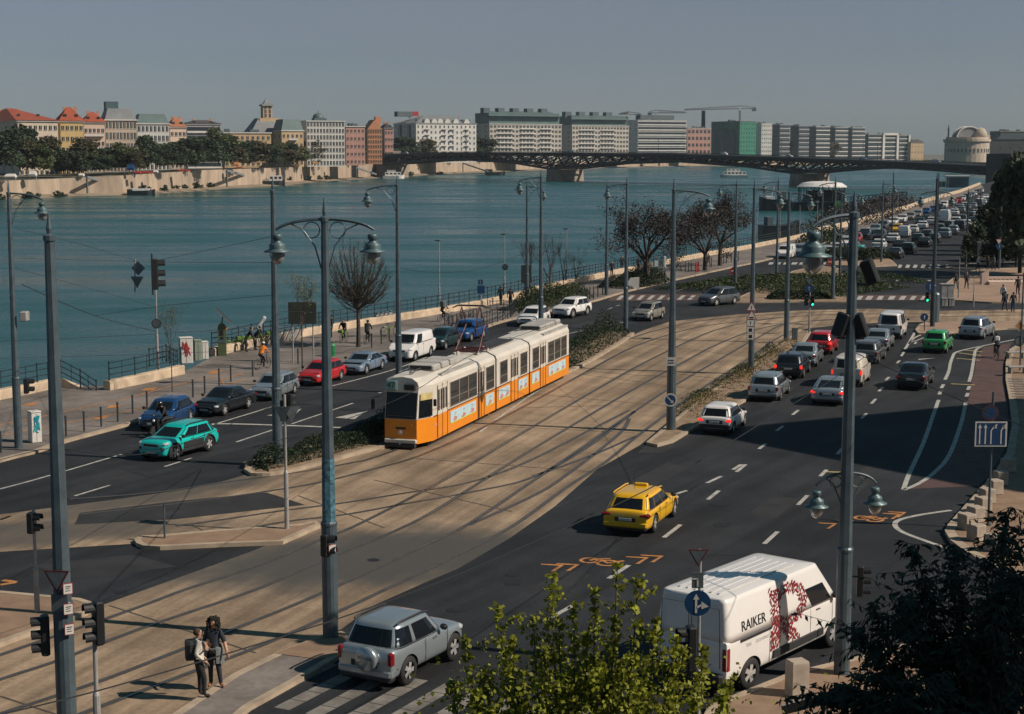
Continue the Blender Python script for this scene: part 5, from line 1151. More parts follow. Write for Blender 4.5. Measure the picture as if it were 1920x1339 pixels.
# ---------------------------------------------------------------- distant traffic
def far_car_mesh(kind):
    S = SPEC[kind]; L, W, H = S['L'], S['W'], S['H']; hw = W / 2; mb = MB()
    sec = [(-L / 2, .5, S['zt'] - .1, .88), (-L / 2 + .1, .3, S['zt'], .96), (0, .25, S['zb'], 1), (S['xw'], .25, S['zc'], 1), (L / 2 - .3, .28, S['zf'] + .05, .94), (L / 2, .4, S['zf'] - .15, .8)]
    mb.loft([[(x, -hw * f, z0), (x, -hw * f, z0 + (z1 - z0) * .8), (x, -hw * f * .9, z1), (x, hw * f * .9, z1), (x, hw * f, z0 + (z1 - z0) * .8), (x, hw * f, z0)] for x, z0, z1, f in sec])
    def rg(h):
        f, r, w, z = gh(S, h); return [(f, -w * .93, z), (f, w * .93, z), (f - .12, w, z), (r + .08, w, z), (r, w * .9, z), (r, -w * .9, z), (r + .08, -w, z), (f - .12, -w, z)]
    mb.loft([rg(.04), rg(.1)], 0); 
    mb.loft([rg(.1), rg(.88)], 1, cap=False) if not S.get('van') else (mb.loft([rg(.1), rg(.88)], 0, cap=False))
    top = [(x * .99, y * .97, H) for x, y, z in rg(1)]; mb.loft([rg(.88), rg(.97), top], 0)
    if S.get('van'):
        f, r, w, z = gh(S, .12); f2, r2, w2, z2 = gh(S, .8)
        mb.face([(f + .015, -w * .85, z), (f + .015, w * .85, z), (f2 + .03, w2 * .85, z2), (f2 + .03, -w2 * .85, z2)], 1)
        for sg in (-1, 1): mb.face([(f - .25, sg * (w + .012), z), (f2 - .2, sg * (w2 + .02), z2), (f2 - .9, sg * (w2 + .02), z2), (f - .95, sg * (w + .012), z)], 1)
    for sx in (-1, 1):
        for sg in (-1, 1): mb.lathe([(S['r'], -.1), (S['r'], .1)], 12, 2, Matrix.Translation((sx * S['wb'] / 2, sg * (hw - .09), S['r'])) @ Matrix.Rotation(R(90), 4, 'X'))
    for sg in (-1, 1): mb.box(-L / 2 + .05, sg * hw * .75, S['zt'] - .22, .14, .28, .16, 3); mb.box(L / 2 - .12, sg * hw * .66, S['zf'] - .08, .2, .3, .14, 4)
    return mb.mesh('distant_car', [M('paint_white'), M('glass_cabin'), M('rubber'), M('red_lens'), M('head_glass')])
FCM = {k: far_car_mesh(k) for k in ('hatch', 'saloon', 'estate', 'suv', 'van', 'master', 'mpv')}
CN = {'white': 'white', 'silver': 'silver', 'black': 'black', 'grey': 'dark grey', 'red': 'red', 'blue': 'blue', 'teal': 'turquoise', 'yellow': 'yellow', 'beige': 'beige', 'dark': 'charcoal', 'darkgreen': 'dark green', 'silver_blue': 'pale blue', 'cream': 'cream'}
KN = {'hatch': 'hatchback', 'saloon': 'saloon', 'estate': 'estate', 'suv': 'tall car', 'van': 'van', 'master': 'high van', 'mpv': 'people carrier'}
GF = 'distant cars along the quay road'
def far_car(kind, col, px, py, hd, lab):
    put('distant_van' if kind in ('van', 'master') else 'distant_car', FCM[kind], None, G(px, py), hd, paint=M('paint_' + col), scale=.98, label=lab, cat='van' if kind in ('van', 'master') else 'car', group=GF)
def hdg(a, b): d = G(*b) - G(*a); return math.atan2(d.y, d.x)
# named nearer ones at the far crossing (facing the camera)
FACE = hdg((1640, 425), (1480, 478))
for kind, col, x, y, lab in (('van', 'white', 1474, 484, 'white van with pale green side stopped at the far crossing'), ('hatch', 'silver', 1502, 478, 'silver car beside the white van at the far crossing'), ('hatch', 'silver_blue', 1535, 483, 'pale blue car stopped at the far crossing'),
                             ('saloon', 'white', 1552, 480, 'white saloon stopped right of the pale blue car'), ('saloon', 'white', 1566, 474, 'second white saloon behind the far crossing')): far_car(kind, col, x, y, FACE, lab)
rr = random.Random(77)
def lane(pts, n, face, where, cols, kinds, jit=.25):
    path = spline(pxs(pts), 8); ds = [0]
    for i in range(1, len(path)): ds.append(ds[-1] + (path[i] - path[i - 1]).length)
    for j in range(n):
        s = ds[-1] * (j + .5 + rr.uniform(-jit, jit) * .5) / n
        for i in range(1, len(path)):
            if ds[i] >= s: break
        f = (s - ds[i - 1]) / (ds[i] - ds[i - 1]); p = path[i - 1].lerp(path[i], f); d = path[i] - path[i - 1]; a = math.atan2(d.y, d.x) + (math.pi if face else 0)
        c = cols[j % len(cols)] if j < len(cols) else rr.choice(['white', 'silver', 'black', 'grey', 'dark', 'silver', 'white']); k = kinds[j % len(kinds)]
        put('distant_van' if k in ('van', 'master') else 'distant_car', FCM[k], None, p, a, paint=M('paint_' + c), label='%s %s %s, place %d from the near end' % (CN[c], KN[k], where, j + 1), cat='van' if k in ('van', 'master') else 'car', group=GF)
hk = ('hatch', 'saloon', 'hatch', 'estate', 'suv', 'hatch', 'mpv')
lane([(1576, 470), (1640, 437), (1700, 414), (1760, 394), (1812, 374), (1842, 360)], 24, True, 'parked by the far parapet', ('white', 'red', 'black', 'silver', 'grey', 'white', 'white', 'beige', 'beige', 'blue', 'blue', 'black', 'white', 'red', 'red', 'red', 'white', 'black', 'silver', 'silver'), ('suv', 'hatch', 'estate', 'hatch', 'suv', 'suv', 'suv', 'estate', 'estate', 'hatch', 'hatch', 'saloon', 'van', 'hatch', 'hatch', 'hatch', 'suv'))
lane([(1590, 478), (1660, 445), (1730, 420), (1800, 395), (1850, 372)], 11, True, 'driving in the far oncoming lane', ('silver', 'dark', 'yellow', 'black', 'dark'), ('saloon', 'mpv', 'suv', 'saloon', 'hatch'), .9)
lane([(1590, 486), (1640, 470), (1690, 447), (1745, 422), (1800, 400), (1858, 378)], 16, False, 'in the first far departing lane', ('teal', 'white', 'white', 'white', 'white', 'white', 'white', 'red', 'black', 'white'), ('hatch', 'saloon', 'saloon', 'van', 'hatch', 'saloon', 'hatch', 'hatch', 'saloon', 'hatch'))
lane([(1630, 488), (1680, 472), (1730, 452), (1780, 428), (1830, 405), (1868, 385)], 14, False, 'in the second far departing lane', ('dark', 'black', 'darkgreen', 'black', 'grey', 'black', 'white', 'black', 'dark', 'white'), hk)
lane([(1665, 490), (1705, 474), (1750, 456), (1800, 432), (1850, 408)], 11, False, 'in the far lane under the trees', ('dark', 'darkgreen', 'black', 'black', 'silver', 'silver', 'dark', 'white', 'darkgreen'), ('saloon', 'estate', 'saloon', 'hatch', 'suv', 'hatch', 'van', 'hatch'))
far_car('master', 'white', 1772, 416, hdg((1745, 422), (1800, 400)), 'big white high van rising above the distant queue')
for i, (x, k, c) in enumerate(((640, 'van', 'white'), (745, 'hatch', 'white'), (1055, 'van', 'silver'), (1340, 'van', 'white'), (1462, 'hatch', 'white'), (1600, 'hatch', 'silver_blue'), (1738, 'van', 'silver'))):
    s = s_at(x); 
    if s < sL: q = p1 + Vector(bp(s, itp(tp, sL) - .5, 8))
    else: q = p1 + Vector(bp(s, itp(tp, s) - .6, 8))
    put('distant_car', FCM[k], None, q, math.atan2(u.y, u.x), paint=M('paint_' + c), label='%s %s crossing the bridge, number %d from the left' % (CN[c], KN[k], i + 1), cat='car', group='vehicles on the bridge')
# ---------------------------------------------------------------- tram
mat('tram_white', (.56, .52, .46), .5, 0, .10, .8, coat=.2); mat('tram_yellow', (.72, .225, .006), .38, 0, .06, .8, coat=.3); mat('tram_seam', (.10, .03, .01), .6, 0, 0); mat('tram_roof', (.34, .33, .31), .7, 0, .28, .6)
mat('tram_dark', (.03, .03, .032), .7, 0, .3, 1); mat('ad_blue', (.42, .55, .60), .5, 0, .1, 2); mat('ad_pink', (.45, .20, .20), .5, 0, .2, 4); mat('ad_green', (.45, .55, .10), .5, 0, .2, 4)
pa, pb = G(1071, 706), G(821, 833); d = pb - pa; d.normalize(); Lt = (G(795, 845) - pa).dot(d); nl = Vector((-d.y, d.x, 0)); WT_ = 2.42
# local frame: x forward (to the camera), y to its left = visible side
org = pa - nl * (WT_ / 2)
tram = thing('tram', 'yellow and cream articulated tram number 47 with roof pantograph', 'tram', org, math.atan2(d.y, d.x))
HR, HB, HF = 3.08, 1.42, .28    # roof edge, colour split, floor edge
j1 = (G(998, 746) - pa).length; j2 = (G(937, 778) - pa).length
hw = WT_ / 2
def section(x0, x1, front=False, rear=False):
    sl = .0
    def prof(x, k=1.0):
        w = hw * k; return [(x, -w, HF), (x, -w, HB)], [(x, w, HB), (x, w, HF)]
    xs = [x0, x1] if not front else [x0, x1 - 1.15, x1]
    mb = MB()
    ks = [1.0] * len(xs)
    if front: ks = [1, 1, .66]
    if rear: xs = [x0, x0 + .6, x1]; ks = [.82, 1, 1]
    mb.loft([[(x, -hw * k, HF), (x, -hw * k, HB), (x, hw * k, HB), (x, hw * k, HF)] for x, k in zip(xs, ks)]); mb.build('lower_body', M('tram_yellow'), tram)
    mb = MB(); rg = []
    for x, k in zip(xs, ks):
        xx = x - (.30 if front and x == x1 else 0) + (.2 if rear and x == x0 else 0)
        w = hw * k; rg.append([(x, -w, HB), (xx, -w, HR - .12), (xx, -w * .93, HR + .06), (xx, -w * .6, HR + .24), (xx, 0, HR + .30), (xx, w * .6, HR + .24), (xx, w * .93, HR + .06), (xx, w, HR - .12), (x, w, HB)])
    mb.loft(rg); mb.build('upper_body', M('tram_white'), tram)
    mb = MB()
    for x in xs[:-1]: pass
    a, b = (x0 + (.6 if rear else 0)), (x1 - (1.15 if front else 0))
    for sg in (-1, 1): mb.box((a + b) / 2, sg * hw, HB, b - a, .03, .05)
    mb.build('waist_band', M('tram_seam'), tram)
    mb = MB(); mb.box((x0 + x1) / 2, 0, .22, (x1 - x0) * .8, 1.9, .4); mb.build('underframe', M('tram_dark'), tram)
section(0, j1 - .12, rear=True); section(j1 + .12, j2 - .12); section(j2 + .12, Lt, front=True)
for j in (j1, j2): MB().box(j, 0, (HR + HF) / 2 + .05, .26, WT_ * .95, HR - HF).build('bellows', M('tram_dark'), tram)
def window(x0, x1, z0=1.55, z1=2.72):
    for sg in (-1, 1):
        f = MB().box((x0 + x1) / 2, sg * (hw + .012), (z0 + z1) / 2, x1 - x0, .02, z1 - z0).build('window', M('glass_cabin'), tram)
        mb = MB(); w_ = .045
        for xx in (x0, x1): mb.box(xx, sg * (hw + .02), (z0 + z1) / 2, w_, .035, z1 - z0 + .05)
        mb.box((x0 + x1) / 2, sg * (hw + .02), z0, x1 - x0, .035, w_); mb.box((x0 + x1) / 2, sg * (hw + .02), z1, x1 - x0, .035, w_); mb.box((x0 + x1) / 2, sg * (hw + .024), z0 + (z1 - z0) * .34, x1 - x0, .03, .04)
        mb.build('window_frame', M('chrome'), f)
def door(x0, x1):
    for sg in (-1, 1):
        o = MB().box((x0 + x1) / 2, sg * (hw + .008), (HF + .1 + 2.75) / 2, x1 - x0, .02, 2.37).build('door', M('tram_yellow'), tram)
        MB().box((x0 + x1) / 2, sg * (hw + .016), (2.75 + HB) / 2, x1 - x0, .016, 2.75 - HB).build('upper_panel', M('tram_white'), o)
        n_ = 2 if x1 - x0 < .95 else 4
        for i in range(n_):
            xx = x0 + (x1 - x0) * (i + .5) / n_; MB().bbox(xx, sg * (hw + .026), 2.12, (x1 - x0) / n_ * .62, .02, 1.0, .01).build('door_window', M('glass_dark'), o)
        mb = MB()
        for xx in (x0, (x0 + x1) / 2, x1): mb.box(xx, sg * (hw + .028), (HF + .1 + 2.75) / 2, .03, .015, 2.6)
        mb.build('door_edge', M('tram_seam'), o)
def ad(x0, x1, n_):
    for sg in (-1, 1):
        o = MB().box((x0 + x1) / 2, sg * (hw + .012), .99, x1 - x0, .012, .60).build('advert_panel', M('ad_blue'), tram)
        rr = random.Random(int(x0 * 9)); mp, mg, mw = MB(), MB(), MB()
        for i in range(n_):
            xx = x0 + (x1 - x0) * (i + .5) / n_
            mp.face([(xx + (.16 + .05 * k % 2) * math.cos(a) * rr.uniform(.6, 1.1), sg * (hw + .0200), .86 + .13 * math.sin(a) * rr.uniform(.6, 1.2)) for k, a in enumerate([2 * math.pi * q / 9 for q in range(9)])])
            mw.box(xx - .1, sg * (hw + .019), 1.14, .34, .004, .05); mw.box(xx - .05, sg * (hw + .019), 1.05, .22, .004, .03)
        mg.box((x0 + x1) / 2, sg * (hw + .0195), .72, x1 - x0, .004, .05)
        mp.build('picture', M('ad_pink'), o); mg.build('stripe', M('ad_green'), o); mw.build('caption_bar', mat('ad_text', (.20, .30, .40), .5), o)
# front section (x grows to the front)
u0 = j2 + .2
fL = Lt - .35 - u0
fx = lambda f: u0 + fL * f
window(fx(.02), fx(.15)); door(fx(.18), fx(.275)); window(fx(.30), fx(.425)); window(fx(.435), fx(.56)); window(fx(.57), fx(.695)); door(fx(.735), fx(.87))
ad(fx(.02), fx(.15), 1); ad(fx(.31), fx(.69), 3)
mx0, mx1 = j1 + .2, j2 - .2; mf = lambda f: mx0 + (mx1 - mx0) * f
window(mf(.06), mf(.28)); door(mf(.36), mf(.58)); window(mf(.70), mf(.92)); ad(mf(.04), mf(.34), 2); ad(mf(.62), mf(.96), 2)
rf = lambda f: (j1 - .2) * f
window(rf(.82), rf(.96)); door(rf(.66), rf(.78)); window(rf(.46), rf(.60)); window(rf(.30), rf(.44)); window(rf(.14), rf(.28)); ad(rf(.81), rf(.97), 1); ad(rf(.16), rf(.58), 3)
# front face
def fpt(v, z, off=.02):   # on the front plane
    t = max(0, (z - HB)) / (HR - .12 - HB); x = Lt - .30 * t + off; return (x, v * hw * .66, z)
MB().face([fpt(-.93, 1.48), fpt(.93, 1.48), fpt(.93, 2.62), fpt(-.93, 2.62)]).build('windscreen', M('glass_dark'), tram)
MB().loft([[fpt(-.96, 1.44, .012), fpt(.96, 1.44, .012), fpt(.96, 2.66, .012), fpt(-.96, 2.66, .012)], [fpt(-.96, 1.44, .016), fpt(.96, 1.44, .016), fpt(.96, 2.66, .016), fpt(-.96, 2.66, .016)]]).build('windscreen_frame', M('black_trim'), tram)
MB().box(Lt - .03, 0, 1.50, .04, 1.3, .16).build('route_card', mat('card', (.35, .30, .10), .6, 0, .3, 14), tram)
b_ = MB().bbox(Lt - .24, -.50, 2.98, .34, .56, .46, .05).build('number_box', M('wall_teal'), tram)
tm = text_mesh('47', .40); tm.materials.append(mat('pale_teal', (.22, .38, .36), .5)); 
for p_ in tm.materials: pass
bb = MB().box(Lt - .065, -.50, 2.98, .01, .48, .38).build('number_panel', M('pale_teal'), b_)
tm.materials.clear(); tm.materials.append(M('black_plastic')); put('route_number', tm, b_, (Lt - .055, -.50, 2.98), rot=(R(90), 0, R(90)))
MB().bbox(Lt - .27, .40, 2.92, .3, .56, .28, .03).build('destination_box', M('black_trim'), tram)
MB().bbox(Lt + .03, 0, .40, .16, 1.60, .20, .04).build('bumper', M('tram_white'), tram); MB().bbox(Lt + .02, 0, .20, .2, 1.5, .20, .03).build('skirt', M('tram_dark'), tram)
h_ = MB().lathe([(.09, 0), (.11, .05), (.02, .07)], 12, 0, Matrix.Translation((Lt + .01, 0, .80)) @ Matrix.Rotation(R(90), 4, 'Y')).build('headlight', M('head_glass'), tram)
for sg in (-.55, .55): MB().lathe([(.035, 0), (.02, .04)], 8, 0, Matrix.Translation((Lt + .0, sg, 1.15)) @ Matrix.Rotation(R(90), 4, 'Y')).build('indicator', M('amber_lens'), tram)
MB().box(Lt + .005, 0, 1.0, .015, .5, .10).build('front_label', M('tram_dark'), tram); MB().tube([(Lt, 0, .3), (Lt + .35, 0, .3)], .06, 6).build('coupler', M('tram_dark'), tram)
for sg in (-1, 1):
    a = Vector((Lt - 1.12, sg * hw, 0)); b = Vector((Lt, sg * hw * .66, 0)); n_ = Vector((b - a).cross(Vector((0, 0, 1)))).normalized() * (1 if sg > 0 else 1)
    if n_.y * sg < 0: n_ = -n_
    pts = []
    for f, z in ((.10, 1.5), (.9, 1.5), (.9, 2.62), (.10, 2.62)):
        p_ = a.lerp(b, f) + n_ * .06; t = (z - HB) / (HR - .12 - HB); p_.x -= .30 * t * f; pts.append((p_.x, p_.y, z))
    MB().face(pts).build('cab_window', M('glass_dark'), tram)
    q = [(x, y + sg * .004, z) for x, y, z in [pts[3], pts[2], (pts[2][0] * .75 + pts[1][0] * .25, pts[2][1] * .75 + pts[1][1] * .25, 2.30), (pts[3][0] * .75 + pts[0][0] * .25, pts[3][1] * .75 + pts[0][1] * .25, 2.30)]]
    MB().face(q).build('sun_blind', M('line_yellow'), tram)
tm = text_mesh('BKV', .2); tm.materials.append(M('tram_white')); put('lettering', tm, tram, (Lt - 1.5, hw + .012, .98), rot=(R(90), 0, R(180)))
MB().bbox(Lt - .8, 1.42, 2.15, .08, .16, .34, .03).build('wing_mirror', M('black_trim'), tram); MB().bbox(Lt - .4, -1.55, 2.0, .08, .18, .5, .03).build('wing_mirror', M('black_trim'), tram)
MB().tube([(Lt - .4, -1.2, 2.4), (Lt - .4, -1.55, 2.3)], .02, 4).build('mirror_arm', M('black_trim'), tram)
# roof equipment
def rbox(x, L_, w_=1.35, h=.30, grill=True):
    o = MB().bbox(x, 0, HR + .26 + h / 2, L_, w_, h, .06).build('roof_box', M('tram_roof'), tram)
    if grill: MB().box(x + L_ / 2 + .01, 0, HR + .28 + h * .5, .03, w_ * .8, h * .62).build('grille', M('black_trim'), o)
for f in (.72, .60, .48): rbox(fx(f), 1.0)
MB().bbox(fx(.42), .25, HR + .36, .7, .5, .2, .05).build('roof_box', M('tram_roof'), tram)
for f in (.50, .38, .26, .12): rbox(rf(f), .95)
for s_ in (-.5, .5): MB().box((fx(.3) + fx(.78)) / 2, s_ * 2.0, HR + .14, fx(.78) - fx(.3), .22, .10).build('roof_walkway', M('tram_roof'), tram); MB().box(rf(.35), s_ * 2.0, HR + .14, rf(.6), .22, .10).build('roof_walkway', M('tram_roof'), tram)
MB().box((j2 + j1) / 2, 0, HR + .32, (j2 - j1) * .7, 1.1, .06).build('roof_mat', M('tram_dark'), tram)
pg = MB(); px0 = j2 + .55; z0 = HR + .42
for sg in (-.65, .65):
    pg.tube([(px0 - .9, sg, z0), (px0 + .9, sg, z0)], .05, 5); pg.tube([(px0 - .6, sg, z0), (px0 + .8, sg * .8, z0 + 1.25), (px0, sg * .75, z0 + 2.25)], .028, 5); pg.tube([(px0 + .6, sg, z0), (px0 - .8, sg * .8, z0 + 1.25), (px0, sg * .75, z0 + 2.25)], .028, 5)
for x_ in (-.9, -.3, .3, .9): pg.tube([(px0 + x_, -.65, z0), (px0 + x_, .65, z0)], .045, 5)
p_ = pg.build('pantograph', mat('pantograph_steel', (.10, .03, .03), .5, .3, .2, 3), tram)
mb = MB()
for x_ in (-.16, .16): mb.tube([(px0 + x_, -.95, z0 + 2.2), (px0 + x_, -.7, z0 + 2.32), (px0 + x_, .7, z0 + 2.32), (px0 + x_, .95, z0 + 2.2)], .03, 5)
mb.build('contact_bow', M('iron'), p_)
for x_, y_ in ((-.8, -.65), (.8, -.65), (-.8, .65), (.8, .65), (-1.2, .3), (1.2, -.3)): MB().lathe([(.06, 0), (.1, .05), (.06, .1), (.1, .15), (.05, .2)], 8, 0, Matrix.Translation((px0 + x_, y_, HR + .25))).build('insulator', M('tram_white'), p_)
MB().tube([(Lt - 1.2, .1, HR + .3), (Lt - 2.2, .0, HR + .42), (fx(.7), .1, HR + .4)], .025, 5).build('roof_cable', M('tram_dark'), tram)
MB().tube([(Lt - 1.1, .1, HR + .3), (Lt - 1.1, .1, HR + .46)], .08, 8).build('roof_fitting', M('chrome'), tram)
# ================================================================ poles, lamps, signals, signs, railings, wires
def prof(pts): return pts
HOOD = MB().lathe([(.02, 0), (.13, 0), (.14, -.04), (.14, -.13), (.10, -.16), (.10, -.20), (.21, -.27), (.225, -.30), (.225, -.40), (.23, -.42), (.37, -.47), (.37, -.495), (.20, -.50)], 20, cap=False).mesh('hood', M('lamp_teal'), True)
BOWL = MB().lathe([(.21, -.495), (.215, -.56), (.20, -.66), (.15, -.76), (.07, -.83), (.01, -.845)], 18, cap=False).mesh('lamp_bowl', M('lamp_glass'), True)
def lamp_arm(t, H, az, Lm, rise=-.12, ring=True, ls=1.0, r=.045):
    T = Matrix.Rotation(az, 4, 'Z'); z0 = H
    pts = [(Lm * f, 0, z0 + rise * f * f * 1.6 - .10 * f ** 6) for f in lin(0, 1, 9)]
    a = MB().tube(pts, [r * 1.25] + [r] * 7 + [r * .8], 6, T=T).build('arm', M('pole_grey'), t)
    if ring:
        k = .22 if Lm > 1 else .15
        MB().tube([(.14 + k + k * math.cos(q), 0, z0 - .08 - k + k * math.sin(q)) for q in lin(0, 2 * math.pi, 17)], .016, 5, T=T).build('ring_ornament', M('pole_grey'), a)
        MB().tube([(Lm * .72, 0, z0 + rise * .6 - .04), (Lm * .45, 0, z0 - .28), (Lm * .2, 0, z0 - .75), (.06, 0, z0 - 1.55)], .02, 5, T=T).build('brace', M('pole_grey'), a)
    e_ = T @ Vector((Lm * .97, 0, z0 + rise * 1.6 - .22))
    h = put('lamp_hood', HOOD, t, e_, scale=ls); put('lamp_bowl', BOWL, h)
def post(label, bx, by, ty, arms=(), name='lamp_post', r0=.17, r1=.085, m='pole_grey', spire=True, group='tall grey poles', sides=8, Hover=None, z=.0, cat=None, sleeve=.27):
    P = G(bx, by, z); top = A(bx, ty, P.y).z; H = top - z
    t = thing(name, label, cat or ('lamp post' if arms else 'pole'), P, 0, group)
    sp = .55 if spire else 0; Hs = H - sp
    MB().lathe([(r0 * .97, H * sleeve), (r1, Hs), (r1 * .4, Hs + .02)], sides, ph=.39).build('pole', M(m), t)
    if sleeve: MB().lathe([(r0 * 1.12, -.05), (r0 * 1.1, H * sleeve * .96), (r0 * 1.18, H * sleeve * .965), (r0 * 1.18, H * sleeve * .985), (r0, H * sleeve)], 14).build('base_sleeve', M(m), t)
    if spire: MB().lathe([(r1 * 1.25, Hs - .12), (r1 * 1.3, Hs), (r1 * .5, Hs + .04), (r1 * .62, Hs + .16), (.012, Hs + sp)], 10).build('finial', M(m), t)
    for az, Lm, *o in arms: lamp_arm(t, Hs - .05 if not o or o[0] is None else o[0], R(az), Lm, ls=o[1] if len(o) > 1 else 1.0)
    return t, P, H
def anchor_base(px, ty, r=.906):   # base row of a pole of the usual height whose foot is hidden
    return (ty - r * 285) / (1 - r)
post('tall pole with one lamp arm at far left edge beside the graffiti cabinet', 35, 840, 338, [(0, 1.55)], z=.12)
t2, P2, H2 = post('thick bluish pole in the left foreground carrying signs, no lamp', 127, 1385, 396, r0=.21, r1=.115, name='pole')
t3, P3, H3 = post('big double-armed lamp post in front of the tram with two bell lamps', 620, 1193, 370, [(0, 1.36), (180, 1.36)], r0=.20, r1=.10, z=.1)
t4, P4, H4 = post('tall weathered wire pole standing on the end of the hedge island', 521, 868, 333, r0=.20, r1=.10, name='pole', z=.14)
post('lamp post left of the tram roof with one arm pointing to the river', 748, 736, 328, [(180, 1.75)])
post('lamp post on the promenade behind the white cars', 988, 577, 337, [(0, 1.5)], z=.12)
post('lamp post rising behind the tram end, arm to the left', 1014, 643, 317, [(180, 1.6)])
post('plain tall pole at the promenade kerb, left of the big dark tree', 1137, 553, 337, name='pole', z=.12)
post('lamp post at the end of the hedge with arm to the left', 1173, 615, 331, [(180, 1.55)], z=.14)
t10, P10, H10 = post('tall lamp post with blue round arrow sign at the tip of the soil strip', 1258, 805, 334, [(2, 1.75)], r0=.21, z=.13)
post('lamp post with red no-entry sign beside the curving road', 1378, 540, 335, [(180, 1.75)])
t12, P12, H12 = post('lamp post on the soil strip with warning signs and lane plate', 1408, 698, 336, [(0, 1.65)], z=.13)
post('slender lamp post left edge of the green island, arm to river', 1456, 521, 331, [(180, 1.6)], r0=.14)
post('lamp post at the far end of the soil strip by the red hatchback', 1474, 640, 346, [(0, 1.6)], z=.13)
post('lamp post with two unequal arms on the corner of the green island', 1561, 561, 331, [(180, 1.5), (0, .9, 10.0)], z=.13)
post('thin dark pole at the back of the green island', 1539, 499, 345, name='pole', r0=.13, z=.13)
post('thin dark lamp post inside the green island near its right side', 1574, 530, 352, [(0, 2.2)], r0=.13, z=.13)
t18, P18, H18 = post('thick foreground pole at right with drooping bell lamp and small lamp pair', 1578, 1262, 358, [(200, 1.2, None, 1.3)], r0=.19, r1=.115, z=.13)
lamp_arm(t18, A(1585, 896, P18.y).z, R(180), .80, -.16, True, .86, .035); lamp_arm(t18, A(1585, 896, P18.y).z, R(8), .80, -.12, True, .86, .035)
post('double-armed lamp post on the brown traffic island with green signal', 1748, 612, 322, [(180, 1.25, 10.6), (0, 1.25, 10.6)], z=.13, m='pole_dark')
post('distant lamp post above the far queue, arm to the right', 1652, 491, 336, [(0, 1.5)], r0=.13, z=.13)
post('distant thin pole standing at the near edge of the far traffic', 1672, 450, 320, name='pole', r0=.12, m='pole_dark')
post('distant tall thin pole above the double lamps', 1757, 440, 320, name='pole', r0=.12, m='pole_dark')
post('dark pole under the trees at the far crossing', 1811, 498, 352, name='pole', r0=.12, m='pole_dark')
post('farthest dark pole before the right trees', 1837, 420, 350, name='pole', r0=.12, m='pole_dark')
tf, Pf, Hf = post('light grey pole with floodlights and yield sign before the dark trees', 1873, 504, 350, name='floodlight_mast', r0=.14, r1=.10, spire=False, z=.13)
for s_ in (-1, 1): MB().bbox(s_ * .8, -.2, Hf - .3, .5, .35, .3, .05).build('floodlight', M('pole_light'), tf); MB().tube([(0, 0, Hf - .1), (s_ * .8, -.15, Hf - .25)], .03, 5).build('bracket', M('pole_light'), tf)
# slim promenade lights
def slim(label, bx, by, ty, sgn=False):
    P = G(bx, by, .12); H = A(bx, ty, P.y).z - .12
    t = thing('promenade_light', label, 'lamp post', P, 0, 'slim promenade lights')
    MB().lathe([(.085, 0), (.08, H * .24), (.05, H * .25), (.04, H)], 8).build('pole', M('pole_light'), t)
    MB().lathe([(.05, H - .02), (.26, H + .02), (.28, H + .07), (.06, H + .12)], 12, 0, Matrix.Translation((-.14, 0, 0))).build('lamp_head', M('pole_dark'), t)
for i, (a, b, c) in enumerate(((824, 566, 452), (946, 545, 440), (1062, 529, 430), (1366, 470, 440), (1419, 462, 396), (1462, 451, 390), (1499, 440, 386), (1532, 436, 383), (1669, 400, 359), (1683, 396, 356), (1702, 391, 353), (1715, 387, 350), (1729, 382, 348), (1741, 379, 345), (1751, 376, 342), (1764, 372, 341), (1777, 368, 332))):
    slim('slim light standing at the river railing, number %d from the left' % (i + 1), a, b, c)
# ---------------------------------------------------------------- traffic signals and signs
def sig_mesh(n=3, back=False):
    H = .32 * n; b = MB(); b.bbox(0, 0, H / 2, .20, .30, H, .03)
    if back: b.box(-.08, 0, H / 2, .03, .62, H + .3)
    hood = MB()
    hood.loft([[(x, .12 * math.cos(a), .12 * math.sin(a)) for a in lin(-.4, math.pi + .4, 10)] + [(x, .135 * math.cos(a), .135 * math.sin(a)) for a in lin(math.pi + .4, -.4, 10)] for x in (.09, .32)])
    return b.mesh('housing', M('black_plastic')), hood.mesh('visor', M('black_plastic')), H
SG = {(n, b): sig_mesh(n, b) for n in (2, 3) for b in (0, 1)}
LENS = MB().lathe([(.105, 0), (.06, .03), (.005, .04)], 12, 0, Matrix.Rotation(R(90), 4, 'Y')).mesh('lens', M('glass_dark'), True)
def signal(label, px, py, Y, face, n=3, back=0, lit=None, scale=1.0, tilt=0.0, group='traffic signals'):
    hb, vz, H = SG[(n, back)]; P = A(px, py, Y)
    t = thing('traffic_signal', label, 'traffic signal', P, R(face), group, scale); t.rotation_euler = (R(tilt), 0, R(face))
    put('housing', hb, t)
    for i in range(n):
        z = .16 + .32 * i; put('visor', vz, t, (0, 0, z)); l = put('lens', LENS, t, (.10, 0, z))
        if lit == i: l.material_slots[0].link = 'OBJECT'; l.material_slots[0].material = M('green_lit')
    return t
